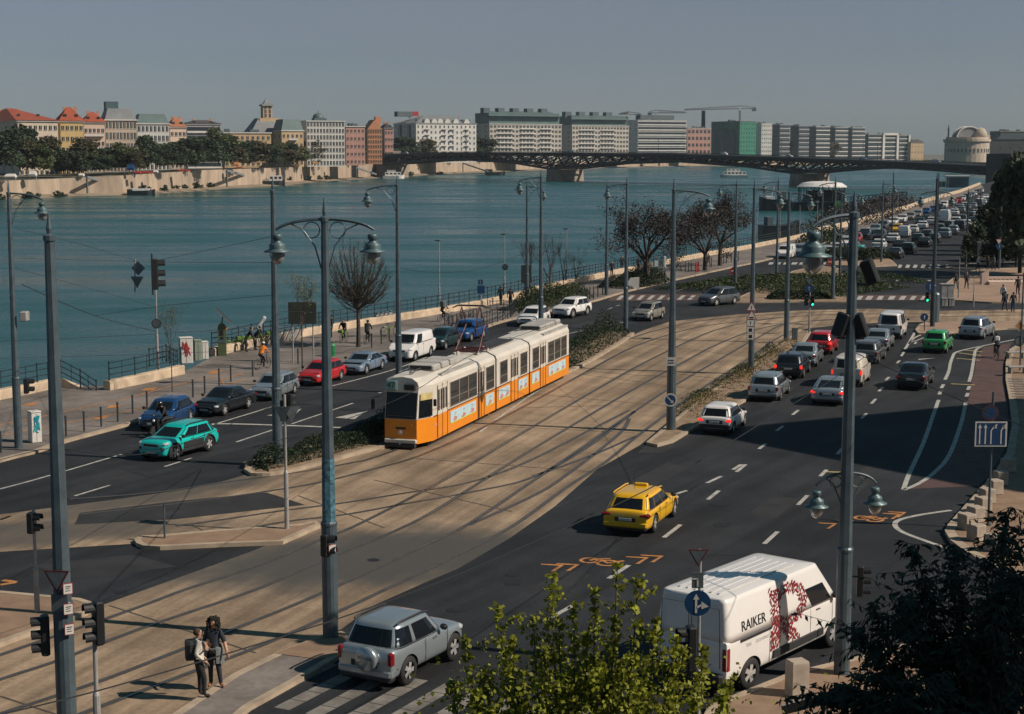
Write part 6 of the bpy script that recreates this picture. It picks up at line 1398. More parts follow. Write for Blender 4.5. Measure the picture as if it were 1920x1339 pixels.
def sign(kind, label, px, py, Y, size, m='sign_blue', face=-90, sym=None, w=None, cat='sign', name=None, group=None, rim=None, tiltz=0):
    """plate normal points along +x before turning by face (degrees)"""
    P = A(px, py, Y); t = thing(name or {'disc': 'round_sign', 'yield': 'yield_sign', 'tri': 'warning_sign', 'rect': 'sign_plate', 'diamond': 'diamond_sign'}[kind], label, cat, P, R(face), group)
    s = size / 2
    def pl(s_, x, off=0):
        if kind == 'disc': return [(x, s_ * math.cos(a), s_ * math.sin(a)) for a in [2 * math.pi * i / 24 for i in range(24)]]
        if kind == 'yield': return [(x, s_ * math.cos(R(a)), s_ * math.sin(R(a))) for a in (-90, 30, 150)]
        if kind == 'tri': return [(x, s_ * math.cos(R(a)), s_ * math.sin(R(a))) for a in (90, 210, 330)]
        if kind == 'diamond': return [(x, s_, 0), (x, 0, s_), (x, -s_, 0), (x, 0, -s_)]
        return [(x, -s_ * (w or 1), -s_), (x, s_ * (w or 1), -s_), (x, s_ * (w or 1), s_), (x, -s_ * (w or 1), s_)]
    MB().loft([pl(s, -.012), pl(s, .012)]).build('plate', M(rim or m), t)
    if rim: MB().face(pl(s * (.78 if kind != 'rect' else .90), .016)).build('face_panel', M(m), t)
    if sym:
        mb = MB()
        for poly in sym: mb.face([(.021, x * s, z * s) for x, z in poly])
        mb.build('symbol', M('sign_white' if m != 'sign_white' else 'black_plastic'), t)
    return t
ARR = lambda x, z0, z1, w=.1, h=.2: [[(x - w / 2, z0), (x + w / 2, z0), (x + w / 2, z1 - h), (x - w / 2, z1 - h)], [(x - w * 1.5, z1 - h), (x + w * 1.5, z1 - h), (x, z1)]]
DIAG = [[(-.55, .45), (-.45, .55), (.28, -.18), (.18, -.28)], [(.45, -.45), (.42, .02), (-.02, -.42)]]
B_ = -.10
# left foreground pole
Y2 = P2.y; mat('red_shaded', (.09, .022, .02), .5, 0, .2, 5)  # sign red darkened: shade on rims turned from the sun is in the colour
sign('yield', 'yield sign seen dark on the left foreground pole', 106, 1084, Y2 - .25, .72, 'sign_back', -95, rim='red_shaded')
sign('rect', 'grey bent-arrow plate below the yield sign on the left foreground pole', 112, 1131, Y2 - .25, .40, 'sign_back', -95)
for i, (x, y) in enumerate(((127, 1104), (128, 1142), (130, 1180))): sign('rect', 'small white red-rimmed plate on the left foreground pole, %s of three' % ('topmost', 'middle', 'lowest')[i], x, y, Y2 - .26, .26, 'sign_white', -60, rim='sign_red', w=.85, group='small plates on the foreground pole', sym=[[(-.5, .35), (.5, .35), (.5, .5), (-.5, .5)], [(-.5, .0), (.3, .0), (.3, .12), (-.5, .12)], [(-.5, -.4), (.4, -.4), (.4, -.28), (-.5, -.28)]])
mb = MB(); rr = random.Random(2)
mb.lathe([(.168, 0), (.166, 1.5)], 8, ph=.39); mb.build('sticker_band', mat('sticker_band', (.05, .13, .17), .6, 0, .9, 7), t2, loc=(0, 0, A(123, 1140, Y2).z - .2))
signal('traffic signal facing left on the left foreground pole', 86, 1228, Y2, 200, 3)
def signal_pole(label, bx, by, ty, r=.05, z=.12, m='pole_light', sl=.42):
    P = G(bx, by, z); H = A(bx, ty, P.y).z - z; t = thing('signal_pole', label, 'pole', P, 0, 'signal poles')
    MB().lathe([(r * 1.7, -.05), (r * 1.65, H * sl), (r * 1.2, H * sl + .06), (r, H * sl + .08), (r, H)], 10).build('pole', M(m), t); return P
def spole2(label, px, y0, Y, ty, r=.05, m='pole_light'):
    P = A(px, y0, Y); P.z = 0.1; H = A(px, ty, Y).z - .1; t = thing('signal_pole', label, 'pole', P, 0, 'signal poles')
    MB().lathe([(r * 1.7, -.05), (r * 1.65, H * .5), (r * 1.2, H * .5 + .06), (r, H * .5 + .08), (r, H)], 10).build('pole', M(m), t); return P
P5 = spole2('signal pole in the left foreground next to the pedestrians', 182, 1339, 33.5, 1135)
signal('dark three-lamp signal atop the pole next to the pedestrians', 186, 1208, P5.y - .05, -150, 3)
Ps = signal_pole('slim pale signal pole on the paved corner at left', 70, 1147, 956, z=.13)
signal('two-lamp pedestrian signal on the slim pale pole at left', 60, 1000, Ps.y, -10, 2)
signal('two-lamp pedestrian signal on the big double lamp post', 610, 1043, P3.y - .2, -12, 2)
sign('rect', 'small white notice on the big double lamp post', 623, 1028, P3.y - .3, .22, 'sign_white', -60, rim='sign_red')
MB().lathe([(.20, 0), (.185, 2.2)], 8, ph=.39).build('sticker_band', M('sticker_band'), t3, loc=(0, 0, A(622, 1010, P3.y).z))
Pi = signal_pole('slim pale signal pole on the paved refuge', 538, 991, 740, z=.13)
signal('back of a dark signal on the refuge pole', 532, 790, Pi.y + .1, 60, 3, scale=.8); signal('second dark signal behind the refuge pole', 543, 778, Pi.y + .15, 60, 3, scale=.8)
sign('yield', 'bluish back of a yield sign left on the refuge pole', 529, 772, Pi.y - .1, .75, 'sign_back', -100); sign('yield', 'bluish back of a yield sign right on the refuge pole', 546, 772, Pi.y - .06, .75, 'sign_back', -80)
# short bollard sign on the refuge
P = G(309, 1009, .13); t = thing('marker_post', 'slim grey marker plate standing on the refuge island', 'marker post', P); MB().box(0, 0, .55, .05, .12, 1.1).build('plate', M('pole_grey'), t); MB().tube([(0, 0, 0), (0, 0, 1.25)], .025, 6).build('post', M('pole_dark'), t)
# river corner signals
Pr = G(296, 690, .12); t = thing('signal_pole', 'pale signal pole at the river railing behind the steps', 'pole', Pr, 0, 'signal poles')
Hh = A(296, 488, Pr.y).z; MB().lathe([(.09, 0), (.085, Hh * .3), (.055, Hh * .32), (.05, Hh)], 10).build('pole', M('pole_light'), t)
signal('large black signal at the top of the pale river-side pole', 291, 543, Pr.y - 1.5, 15, 3, 1, scale=2.0)
sign('diamond', 'grey back of a diamond sign hanging by the river-side signal', 259, 503, Pr.y - 1, .92, 'sign_back', -100); sign('yield', 'grey back of a yield sign hanging below the diamond', 257, 526, Pr.y - 1, 1.0, 'sign_back', -100)
MB().tube([(0, 0, 0), (.06, 0, 2.1)], .05, 6).build('hanger_rod', M('pole_light'), loc=A(253, 548, Pr.y - .93), label='pale rod holding the hanging diamond and yield signs', cat='rod')
sign('disc', 'dark round sign back on the river-side signal pole', 293, 607, Pr.y - .15, .62, 'sign_back', -90, rim='pole_dark')
signal('black signal behind the far-left lamp pole', 50, 738, P2.y + 36, 8, 2, scale=1.1)
MB().bbox(0, 0, 0, .34, .5, .45, .04).build('camera_box', M('pole_light'), loc=A(46, 593, 73.5), label='white camera box on the far-left lamp pole', cat='camera')
# lamp post 10 and 12
sign('disc', 'round blue arrow sign pointing down-right on the lamp post by the soil strip', 1257, 750, P10.y - .3, .66, 'sign_blue', -92, DIAG, rim='sign_white'); sign('rect', 'small pale plates strapped high on the lamp post by the soil strip', 1258, 678, P10.y - .3, .42, 'sign_white', -92, [[(-.7, .2), (.7, .2), (.7, .4), (-.7, .4)], [(-.7, -.4), (.7, -.4), (.7, -.2), (-.7, -.2)]], w=1.2)
sign('tri', 'red-rimmed bend warning triangle at the top on the soil-strip post', 1409, 577, P12.y - .25, .8, 'sign_white', -90, ARR(0, -.3, .3, .1, .2), rim='sign_red'); sign('tri', 'red-rimmed warning triangle below the bend warning', 1409, 593, P12.y - .25, .8, 'sign_white', -90, [[(-.35, -.1), (.35, -.1), (.35, -.3), (-.35, -.3)]], rim='sign_red')
for i, y in enumerate((606, 619, 631)): sign('rect', 'white lane plate below the warning triangles, %s of three' % ('topmost', 'middle', 'lowest')[i], 1407, y, P12.y - .25, .42, 'sign_white', -90, ARR(0, -.6, .6, .16, .5) if i == 0 else [[(-.5, -.5), (.5, -.5), (.5, .5), (-.5, .5)]], rim='black_plastic', w=1.1, group='lane plates')
sign('disc', 'red no-entry sign on the lamp post by the curving road', 1376, 508, 170, .85, 'sign_red', -90, [[(-.7, -.14), (.7, -.14), (.7, .14), (-.7, .14)]]); sign('disc', 'small red no-entry sign at the far crossing', 1557, 491, 190, .8, 'sign_red', -90, [[(-.7, -.14), (.7, -.14), (.7, .14), (-.7, .14)]])
# green signal in front of the island
Pg = signal_pole('white signal pole with blue sign before the green island', 1517, 624, 548, z=.13, r=.045)
signal('left dark signal on the white pole before the green island', 1511, 573, Pg.y, -75, 3, scale=.85); signal('right signal with green light on the white pole before the green island', 1523, 574, Pg.y, -90, 3, lit=0, scale=.85)
sign('yield', 'small yield sign above the signals before the green island', 1517, 527, Pg.y - .1, .66, 'sign_back', -90, rim='sign_blue'); sign('disc', 'blue round sign above the signals before the green island', 1517, 541, Pg.y - .1, .62, 'sign_blue', -90, ARR(0, -.6, .5))
# foreground van-side sign pole
Yv = 33.0; Pv = spole2('grey sign pole beside the white delivery van', 1309, 1290, Yv, 1030, .035)
sign('yield', 'red-rimmed yield sign at the top of the pole beside the delivery van', 1309, 1041, Yv - .08, .50, 'sign_back', -90, rim='red_shaded')
sign('rect', 'grey bent-priority plate under the yield sign beside the delivery van', 1308, 1088, Yv - .08, .34, 'sign_back', -90, [[(-.1, -.8), (.1, -.8), (.1, .2), (-.1, .2)], [(-.8, .1), (.1, .1), (.1, .3), (-.8, .3)]], w=.72)
sign('disc', 'round blue straight-or-right arrow sign beside the delivery van', 1308, 1131, Yv - .10, .56, 'sign_blue', -90, ARR(-.12, -.75, .75, .16, .45) + [[(-.1, -.45), (.3, -.2), (.3, -.02), (-.1, -.25)], [(.28, -.45), (.85, -.25), (.28, .15)]])
signal('dark signal facing left beside the delivery van', 1295, 1255, Yv + .3, 190, 3)
signal('traffic signal on the right side of the foreground pole', 1612, 1118, P18.y, -8, 3, scale=.85); MB().tube([(0, 0, 0), (.40, 0, 0)], .025, 5).build('bracket', M('pole_dark'), t18, loc=(0, 0, A(1600, 1090, P18.y).z))
for px, py, tl, lab in ((1640, 534, 22, 'black covered signal head leaning on the upper bracket of the foreground pole'), (1620, 635, 20, 'black covered signal head leaning on the lower bracket of the foreground pole'), (1568, 634, -18, 'broad black signal head left of the foreground pole')):
    P = A(px, py, P18.y); t = thing('traffic_signal', lab, 'traffic signal', P, 0, 'signal heads on brackets', .78); t.rotation_euler = (Matrix.Rotation(R(-tl), 3, 'Y') @ Matrix.Rotation(R(62), 3, 'Z')).to_euler(); b_ = MB(); b_.bbox(0, 0, .46, .34, .42, .82, .05); b_.build('housing', M('black_plastic'), t)
    for i in range(3): put('visor', SG[(3, 0)][1], t, (.08, 0, .18 + i * .26), scale=.9)
    o = MB().tube([(0, 0, 0), ((1590 - px) / ppm(P18.y), 0, 0)], .028, 5).build('bracket_arm', M('pole_dark'), loc=P, label='dark bracket arm holding the %s' % lab.split(' of ')[0].replace(' leaning', ''), cat='bracket')
    o['label'] = 'dark bracket arm under the ' + ('upper right' if py < 600 else 'lower right' if px > 1600 else 'left') + ' signal head on the foreground pole'
# blue lane sign at right
Yb = G(1853, 985, .14).y; t = thing('sign_pole', 'grey pole of the blue lane sign on the right pavement', 'pole', G(1853, 985, .14), 0, 'sign poles'); Hb = A(1857, 742, Yb).z; MB().lathe([(.05, 0), (.045, Hb)], 8).build('pole', M('pole_grey'), t); MB().lathe([(.12, 0), (.1, .06)], 10).build('foot', M('pole_dark'), t)
sign('rect', 'blue lane sign with four white arrows at right', 1858, 814, Yb - .12, .92, 'sign_blue', -90, ARR(-.9, -.8, .8, .1, .3) + ARR(-.45, -.8, .8, .1, .3) + [[(-.05, -.8), (.05, -.8), (.05, .3), (-.05, .3)], [(-.05, .3), (.05, .3), (.35, .62), (.25, .72)], [(.12, .62), (.48, .85), (.40, .42)], [(.75, -.8), (.85, -.8), (.85, .3), (.75, .3)], [(.75, .3), (.85, .3), (1.08, .62), (.98, .72)], [(.85, .62), (1.2, .85), (1.12, .42)]], w=1.27, rim='sign_white')
sign('disc', 'round no-stopping sign above the blue lane sign', 1857, 774, Yb - .12, .60, 'sign_blue', -90, rim='red_shaded')
# traffic island signs
sign('disc', 'blue round arrow sign on the double-armed island lamp post', 1744, 538, 118, .7, 'sign_blue', -90, ARR(0, -.6, .6)); signal('signal with green light on the island lamp post', 1738, 566, 118, -90, 3, lit=0, scale=.8)
P = G(1733, 620, .13); t = thing('sign_pole', 'short post with blue arrow disc at the tip of the traffic island', 'pole', P, 0, 'sign poles'); MB().tube([(0, 0, 0), (0, 0, .9)], .035, 6).build('post', M('pole_dark'), t)
sign('disc', 'blue round arrow disc at the tip of the traffic island', 1733, 595, P.y - .06, .62, 'sign_blue', -90, ARR(.05, -.5, .55, .14, .4))
sign('diamond', 'yellow diamond priority sign at the right edge', 1912, 611, 100, .72, 'line_orange', -90, rim='sign_white'); sign('disc', 'round speed sign back under the diamond at the right edge', 1911, 640, 100, .66, 'sign_back', -90, rim='pole_dark')
P = A(1912, 700, 100); P.z = .1; MB().tube([(0, 0, 0), (0, 0, 6.2)], .05, 8).build('sign_pole', M('pole_grey'), loc=P, label='grey pole of the yellow diamond sign at the right edge', cat='pole', group='sign poles')
sign('yield', 'small white yield sign on the floodlight mast', 1873, 452, Pf.y - .3, .9, 'sign_white', -90, rim='sign_red'); sign('disc', 'blue round sign on the floodlight mast', 1874, 462, Pf.y - .3, .8, 'sign_blue', -90, ARR(0, -.5, .5))
# big sign backs on the promenade
def board(label, px, py, bx, by, w_, h_, m='sign_back', legs=2, name='sign_board'):
    P = G(bx, by, .12); c = A(px, py, P.y); t = thing(name, label, 'sign', P)
    MB().bbox(c.x - P.x, 0, c.z - P.z, w_, .06, h_, .03).build('board', M(m), t)
    for i in range(legs): x = c.x - P.x + (0 if legs == 1 else (-.36 + .72 * i) * w_); MB().tube([(x, .06, 0), (x, .06, c.z - P.z + h_ * .45)], .05, 6).build('leg', M('pole_light'), t)
mat('sign_olive', (.035, .042, .034), .6, .2, .2, 2)
board('dark olive back of a wide sign board on two legs by the bike station', 567, 587, 570, 680, 1.85, 1.42, 'sign_olive'); board('dark back of a sign board on the promenade before the bare trees', 987, 514, 987, 572, .95, 1.6, 'sign_olive', 1)
P = G(902, 600, .12); board('blue parking sign with small top plate at the railing', 902, 543, 902, 580, .66, .70, 'sign_blue', 1); sign('rect', 'small blue plate above the parking sign at the railing', 901, 529, P.y + 7, .42, 'sign_blue', -90, ARR(0, -.6, .6))
sign('disc', 'small dark round sign on the slim light behind the two walkers', 947, 501, 155, .62, 'sign_back', -90, rim='pole_dark')
# advertising pillars and boards near the dark tree
for x, y, w_, h_, m, lab in ((1230, 512, 22, 30, 'wall_slate', 'dark poster pillar right of the big dark tree'), (1246, 515, 10, 34, 'sign_white', 'white poster board right of the dark pillar')):
    P = G(x, y, .12); k = 1 / ppm(P.y); t = thing('advertising_board', lab, 'sign', P); MB().bbox(0, 0, h_ * k * .55, w_ * k * .45, .3, h_ * k * .9, .04).build('panel', M(m), t); MB().box(0, 0, .1, w_ * k * .3, .25, .25).build('foot', M('pole_dark'), t); MB().box(0, -.17, h_ * k * .6, w_ * k * .3, .02, h_ * k * .4).build('poster', M('ad_blue'), t)
P = G(1188, 541, .14); MB().loft([[(-.6, y, 0), (.55, y, -.1), (.55, y, 1.15), (-.35, y, 1.05), (-.7, y, .55)] for y in (-.15, .15)]).build('notice_panel', M('sign_white'), loc=P, label='tilted white notice panel in the shrubs below the dark tree', cat='sign')
# ---------------------------------------------------------------- railing
def railing(label, px, z0=.62, h=1.05, sp=1.9, thin=True, slope=None, rails=(.35, .68, 1.0)):
    path = offset(pxs(px, .12), .1); L = [0]
    for i in range(1, len(path)): L.append(L[-1] + (path[i] - path[i - 1]).length)
    def at(s):
        for i in range(1, len(path)):
            if L[i] >= s - 1e-6: break
        f = (s - L[i - 1]) / (L[i] - L[i - 1]); p = path[i - 1].lerp(path[i], f); p = p.copy()
        p.z = z0 if slope is None else z0 + slope * s / L[-1]; return p
    o = path[0].copy(); o.z = 0; t = thing('river_railing', label, 'railing', o, 0, 'river railings'); n = max(2, int(L[-1] / sp))
    mb = MB(); big = L[-1] > 100
    for rz_ in rails: mb.tube([at(L[-1] * i / n) - o + Vector((0, 0, rz_ * h)) for i in range(n + 1)], .028 if not big else .035, 5)
    mb.build('rail', M('iron'), t)
    pm = MB(); pm.lathe([(.055, 0), (.055, .12), (.035, .16), (.032, h), (.05, h + .02), (.055, h + .07), (.02, h + .12)], 8); pme = pm.mesh('post', M('iron'))
    k = 0
    ex = MB()
    for i in range(n + 1):
        q = at(L[-1] * i / n) - o
        if k < 90: put('post', pme, t, q); k += 1
        else: ex.lathe([(.05, 0), (.035, .16), (.032, h), (.05, h + .05), (.02, h + .12)], 6, T=Matrix.Translation(q))
    if ex.v: tag(ex.build('post', M('iron'), t), kind='stuff')
    if thin:
        ex = MB()
        for i in range(n):
            q = at(L[-1] * (i + .5) / n) - o; ex.lathe([(.02, .1 * h), (.02, h * 1.04)], 5, T=Matrix.Translation(q))
        tag(ex.build('baluster', M('iron'), t), kind='stuff')
railing('black iron railing on the parapet at the far left', [(-420, 850), (-150, 785), (0, 749), (60, 737), (113, 725)])
railing('black iron handrail descending the river steps', [(113, 725), (140, 727), (178, 733)], z0=.62, slope=-1.0, sp=1.3)
railing('black iron railing between the river steps and the cabinets', [(208, 731), (262, 719), (320, 705), (343, 700)])
railing('long black iron railing on the promenade parapet behind the cyclists and trees', [(400, 668), (500, 644), (600, 625), (740, 602), (780, 596), (845, 585), (905, 574), (980, 557), (1010, 547), (1100, 527), (1155, 515), (1260, 493), (1337, 478), (1407, 466), (1475, 452), (1533, 438)], sp=1.85)
railing('dark railing cage on the kerb beyond the blue hatchback', [(905, 613), (958, 597), (968, 586), (918, 588)], z0=.12, sp=1.2)
# river corner small cage with bicycles
railing('small black railing cage around the lookout by the cabinets', [(283, 686), (310, 678), (330, 690)], z0=.12, sp=1.0)
# ---------------------------------------------------------------- street furniture on the promenade
for i, (x, y) in enumerate(((2, 849), (124, 818), (158, 809), (190, 800), (221, 791), (249, 776), (276, 768), (362, 745), (384, 738), (411, 723), (433, 716), (474, 706), (559, 683), (697, 652), (715, 645), (730, 640))):
    P = G(x, y, .12); MB().lathe([(.05, 0), (.05, .92), (.058, .93), (.058, 1.0), (.03, 1.03)], 10).build('bollard', M('pole_dark'), loc=P, label='slim black bollard along the promenade kerb, number %d from the left' % (i + 1), cat='bollard', group='promenade bollards')
for i, (x, y) in enumerate(((1229, 524), (1236, 523), (1241, 522), (1247, 520), (1285, 511), (1291, 510), (1296, 509), (1334, 500), (1357, 495), (1362, 494), (1371, 492), (1384, 491), (1097, 564), (1106, 561), (1113, 560), (1121, 557), (1130, 553))):
    P = G(x, y, .12); MB().lathe([(.06, 0), (.05, 1.15), (.02, 1.18)], 8).build('bollard', M('pole_dark'), loc=P, label='dark post on the farther promenade near the dark trees, number %d from the left' % (i + 1), cat='bollard', group='far promenade bollards')
for x, y in ((1305, 511), (1309, 510)):
    P = G(x, y, .12); MB().lathe([(.09, 0), (.09, .8), (.1, .82), (.07, 1.2), (.02, 1.25)], 8).build('post', M('sign_red'), loc=P, label='red and white post, %s of the pair by the dark tree' % ('left' if x < 1307 else 'right'), cat='post')
def cabinet(label, px, py, hp, wpx, dep, m, rz=0, graffiti=None, group=None):
    P = G(px, py, .12); k = 1 / ppm(P.y); H = hp * k; Wd = wpx * k; t = thing('utility_cabinet', label, 'cabinet', P, R(rz), group)
    MB().bbox(0, 0, H / 2, Wd, dep, H, .03).build('body', M(m), t); MB().bbox(0, 0, H + .03, Wd * 1.06, dep * 1.1, .07, .02).build('lid', M(m), t)
    MB().box(0, -dep / 2 - .005, H * .5, .012, .012, H * .9).build('door_gap', M('black_trim'), t)
    if graffiti:
        mb = MB(); rr = random.Random(px)
        for i in range(5):
            pts = [(rr.uniform(-.4, .4) * Wd * .8, -dep / 2 - .012 - i * .002, H * rr.uniform(.3, .9)) for q in range(6)]; mb.tube(spline(pts, 4), .022, 4)
        mb.build('graffiti', mat(*graffiti), t)
cabinet('white cabinet with turquoise graffiti beside the far-left lamp pole', 66, 829, 58, 20, .5, 'sign_white', 38, ('graffiti_teal', (.02, .30, .38), .6))
cabinet('tall white cabinet with red scrawl at the end of the parapet', 349, 681, 48, 24, .6, 'sign_white', 20, ('graffiti_red', (.40, .05, .05), .6)); cabinet('green-grey cabinet between the two white cabinets', 371, 676, 38, 14, .6, mat('cab_green', (.20, .24, .19), .7).name, 20); cabinet('low white cabinet right of the green one', 384, 673, 32, 12, .6, 'sign_white', 20)
# parking machine / bike kiosk with solar panel
P = G(417, 667, .12); t = thing('ticket_machine', 'olive-green bike station terminal with tilted solar panel', 'machine', P, R(8)); k = 1 / ppm(P.y)
mat('olive', (.07, .10, .045), .5, 0, .15, 3); MB().loft([[(.28 * sx * f, .2 * sy, z) for sx, sy in ((-1, -1), (1, -1), (1, 1), (-1, 1))] for z, f in ((0, 1), (1.9, 1), (2.1, .8), (2.2, .3))]).build('body', M('olive'), t)
MB().box(0, -.21, 1.0, .5, .02, .2).build('label_band', M('lamp_teal'), t); MB().box(-.02, -.21, 1.55, .26, .02, .3).build('screen', M('black_plastic'), t); MB().box(0, -.21, 1.2, .2, .02, .2).build('keypad', M('black_plastic'), t); MB().lathe([(.07, 0), (.07, .25)], 8, 0, Matrix.Translation((.3, -.1, 1.75))).build('beacon', M('line_orange'), t)
MB().tube([(0, 0, 2.2), (.1, 0, 2.75)], .04, 6).build('panel_post', M('pole_dark'), t)
o = MB().bbox(0, 0, 0, 1.5, .9, .06, .02).build('solar_panel', M('black_plastic'), t, loc=(.12, 0, 2.75), rot=(0, R(46), 0)); MB().box(.0, -.46, 0, 1.5, .03, .09).build('panel_edge', M('chrome'), o)
P = G(622, 668, .12); MB().lathe([(.22, 0), (.25, .7), (.27, .72), (.2, .85), (.05, .9)], 12).build('litter_bin', mat('bin_green', (.01, .16, .05), .5), loc=P, label='green litter bin behind the big double lamp post', cat='bin')
# docking stations
for i, x in enumerate((508, 519, 531, 542, 552, 562, 704, 712, 720, 728)):
    P = G(x, 646 - (x - 508) * .195, .12); t = thing('bike_dock', 'grey leaning bike dock along the parapet, number %d from the left' % (i + 1), 'bike dock', P, R(30), 'bike docks'); MB().loft([[(x_, y_, z) for x_, y_ in ((o_ - .13, -.1), (o_ + .13, -.1), (o_ + .13, .1), (o_ - .13, .1))] for o_, z in ((-.2, 0), (.22, .8))]).build('stand', M('pole_light'), t); MB().bbox(.26, 0, .84, .3, .26, .12, .03).build('head', M('lamp_teal'), t)
for i in range(9):
    x = 838 + i * 7.5; P = G(x, 612 - i * 1.9, .12); MB().tube([(-.35, 0, 0), (-.35, 0, .72), (-.28, 0, .8), (.28, 0, .8), (.35, 0, .72), (.35, 0, 0)], .03, 6).build('bike_rack', M('pole_dark'), loc=P, rz=R(60), label='dark hoop bike rack beyond the white van, number %d from the left' % (i + 1), cat='bike rack', group='bike racks')
# big stone cubes on the right pavement
for i, (x, y) in enumerate(((1875, 909), (1865, 926), (1850, 943), (1843, 960), (1829, 978), (1812, 992), (1830, 1013), (1862, 1032), (1890, 884))):
    P = G(x, y, .14); MB().bbox(0, 0, .29, .50, .50, .58, .03, 0).build('stone_block', mat('pale_stone', (.36, .30, .24), .85, 0, .25, 2, bump=.2), loc=P, rz=R(12 + i * 3), label='pale stone cube along the right kerb, number %d counted from the top' % (i + 1), cat='stone block', group='stone cubes on the pavement')
P = G(1494, 1302, .13); MB().loft([[(x * f, y * f, z) for x, y in ((-.24, -.2), (.24, -.2), (.24, .2), (-.24, .2))] for z, f in ((0, 1), (.85, .98), (.9, .9))]).build('stone_post', M('pale_stone'), loc=P, rz=R(20), label='pale stone post on the corner pavement below the white van', cat='stone post')
P = A(1545, 1320, 34); P.z = .13; t = thing('pointer_sign', 'black street pointer sign with white lettering low at right', 'sign', P); MB().tube([(0, 0, 0), (0, 0, 2.0)], .03, 6).build('post', M('black_trim'), t); MB().loft([[(-.9, y, 1.35), (.45, y, 1.75), (.58, y, 1.98), (.38, y, 1.98), (-.95, y, 1.58)] for y in (-.02, .02)]).build('pointer', M('black_plastic'), t); MB().loft([[(-.93, y, 1.56), (.38, y, 1.96), (.38, y, 2.0), (-.95, y, 1.60)] for y in (-.025, -.02)]).build('white_edge', M('sign_white'), t)
for x in (-.15, -.02, .1, .22): MB().box(x, -.03, 1.65 + x * .3, .07, .01, .08).build('letter', M('sign_white'), t)
# railing at the right pavement edge
mb = MB(); a, b = G(1890, 712, .14), G(1900, 750, .14)
P = a.copy()
for i in range(9): q = a.lerp(b, i / 8) - P; mb.tube([q, q + Vector((.9, 0, 0))], .05, 4)
mb.build('grid_rack', M('pole_light'), loc=P + Vector((0, 0, .05)), label='pale ribbed kerb grid at the right pavement', cat='grate')
for x, y, hp, lab in ((1904, 672, 16, 'upper pale bench block at the right pavement edge'), (1908, 700, 14, 'lower pale bench block at the right pavement edge')):
    P = G(x, y, .14); t = thing('bench', lab, 'bench', P, R(10), 'benches at the right edge'); MB().bbox(0, 0, .42, 1.4, .5, .10, .02).build('seat', M('pole_light'), t)
    for s_ in (-.5, .5): MB().box(s_, 0, .2, .12, .45, .37).build('leg', M('pale_stone'), t)
# traffic island furniture
P = G(1752, 604, .13); MB().lathe([(.38, 0), (.36, 2.2), (.4, 2.24), (.3, 2.4), (.05, 2.48)], 14).build('control_column', M('pole_grey'), loc=P, label='round grey column behind the island lamp post', cat='column')
cabinet('large grey control cabinet on the plaza edge', 1774, 563, 30, 24, .9, 'pole_light', 0); cabinet('small grey box left in front of the large cabinet', 1770, 574, 14, 11, .5, 'pole_light', 0, group='small grey boxes'); cabinet('small grey box right in front of the large cabinet', 1783, 574, 14, 10, .5, 'pole_light', 0, group='small grey boxes')
cabinet('dark info panel with pale frame at the end of the soil strip', 1490, 638, 22, 11, .2, 'wall_slate', 0)
# plaza walls
mb = MB(); P = G(1845, 533, .13); k = 1 / ppm(P.y); t = thing('plaza_wall', 'pale stepped stone wall with upright slab on the plaza', 'wall', P)
MB().loft([[(-6 * k, y, 0), (7 * k, y, 0), (7 * k, y, 26 * k), (-6 * k, y, 19 * k)] for y in (-.3, .3)]).build('slab', M('wall_salmon'), t)
MB().box(60 * k, 1.6, 10 * k, 110 * k, .5, 4 * k).build('beam', M('wall_salmon'), t); MB().box(60 * k, .2, 3 * k, 110 * k, 2.4, 6 * k).build('step', M('wall_salmon'), t); MB().box(60 * k, 1.9, 5 * k, 110 * k, .4, 8 * k).build('recess', M('wall_dark'), t)
for i in range(12): MB().box((14 + i * 8) * k, 1.2, 5.5 * k, 5 * k, .5, 3 * k).build('stool', M('wall_salmon'), t)
for i, (x, y, b) in enumerate(((1797, 559, 486), (1825, 575, 520), (1911, 570, 520), (1811, 520, 470))):
    P = G(x, y, .13); H = A(x, b, P.y).z - .13; MB().lathe([(.07, 0), (.065, H * .45), (.04, H * .47), (.035, H)], 8).build('signal_pole', M('pole_light'), loc=P, label='thin pale pole on the plaza, number %d from the left' % (i + 1), cat='pole', group='plaza poles')
P = G(1850, 488, .13); k = 1 / ppm(P.y); t = thing('kiosk', 'dark kiosk with thin white shelf lines under the right trees', 'kiosk', P); MB().bbox(-6 * k, 0, 18 * k, 44 * k, 4, 36 * k, .1).build('body', M('wall_dark'), t)
for y in (16, 27, 34): MB().box(-8 * k, -2.05, (y) * k, 16 * k, .05, .8 * k).build('shelf_line', M('sign_white'), t)
# ---------------------------------------------------------------- overhead wires
mat('wire', (.012, .015, .018), .6, 0, 0)
WN = [0]
def wire(lab, pts, r=.016, sag=.0):
    p = [G(x, y, z) if z < 30 else A(x, y, z) for x, y, z in pts]
    o = p[0].copy(); q = spline(p, 8) if len(p) > 2 else [p[0].lerp(p[1], i / 12) - Vector((0, 0, sag * 4 * (i / 12) * (1 - i / 12))) for i in range(13)]
    MB().tube([a - o for a in q], r * .7, 4).build('overhead_wire', M('wire'), loc=o, label=lab, cat='wire', group='overhead tram wires')
wire('contact wire running from the lower left corner over the off-road car to the right', [(-60, 1354, 5.6), (188, 1294, 5.6), (480, 1209, 5.6), (728, 1127, 5.6), (960, 1034, 5.6), (1245, 902, 5.6), (1440, 786, 5.6), (1560, 712, 5.6), (1620, 670, 5.6)], .02)
wire('wire from the far-left lamp pole to the hanging signs', [(30, 429, 74), (140, 455, 80), (256, 489, 90)]); wire('level wire from the far-left pole past the river-side signal', [(33, 484, 74), (280, 491, 92), (516, 492, 69)])
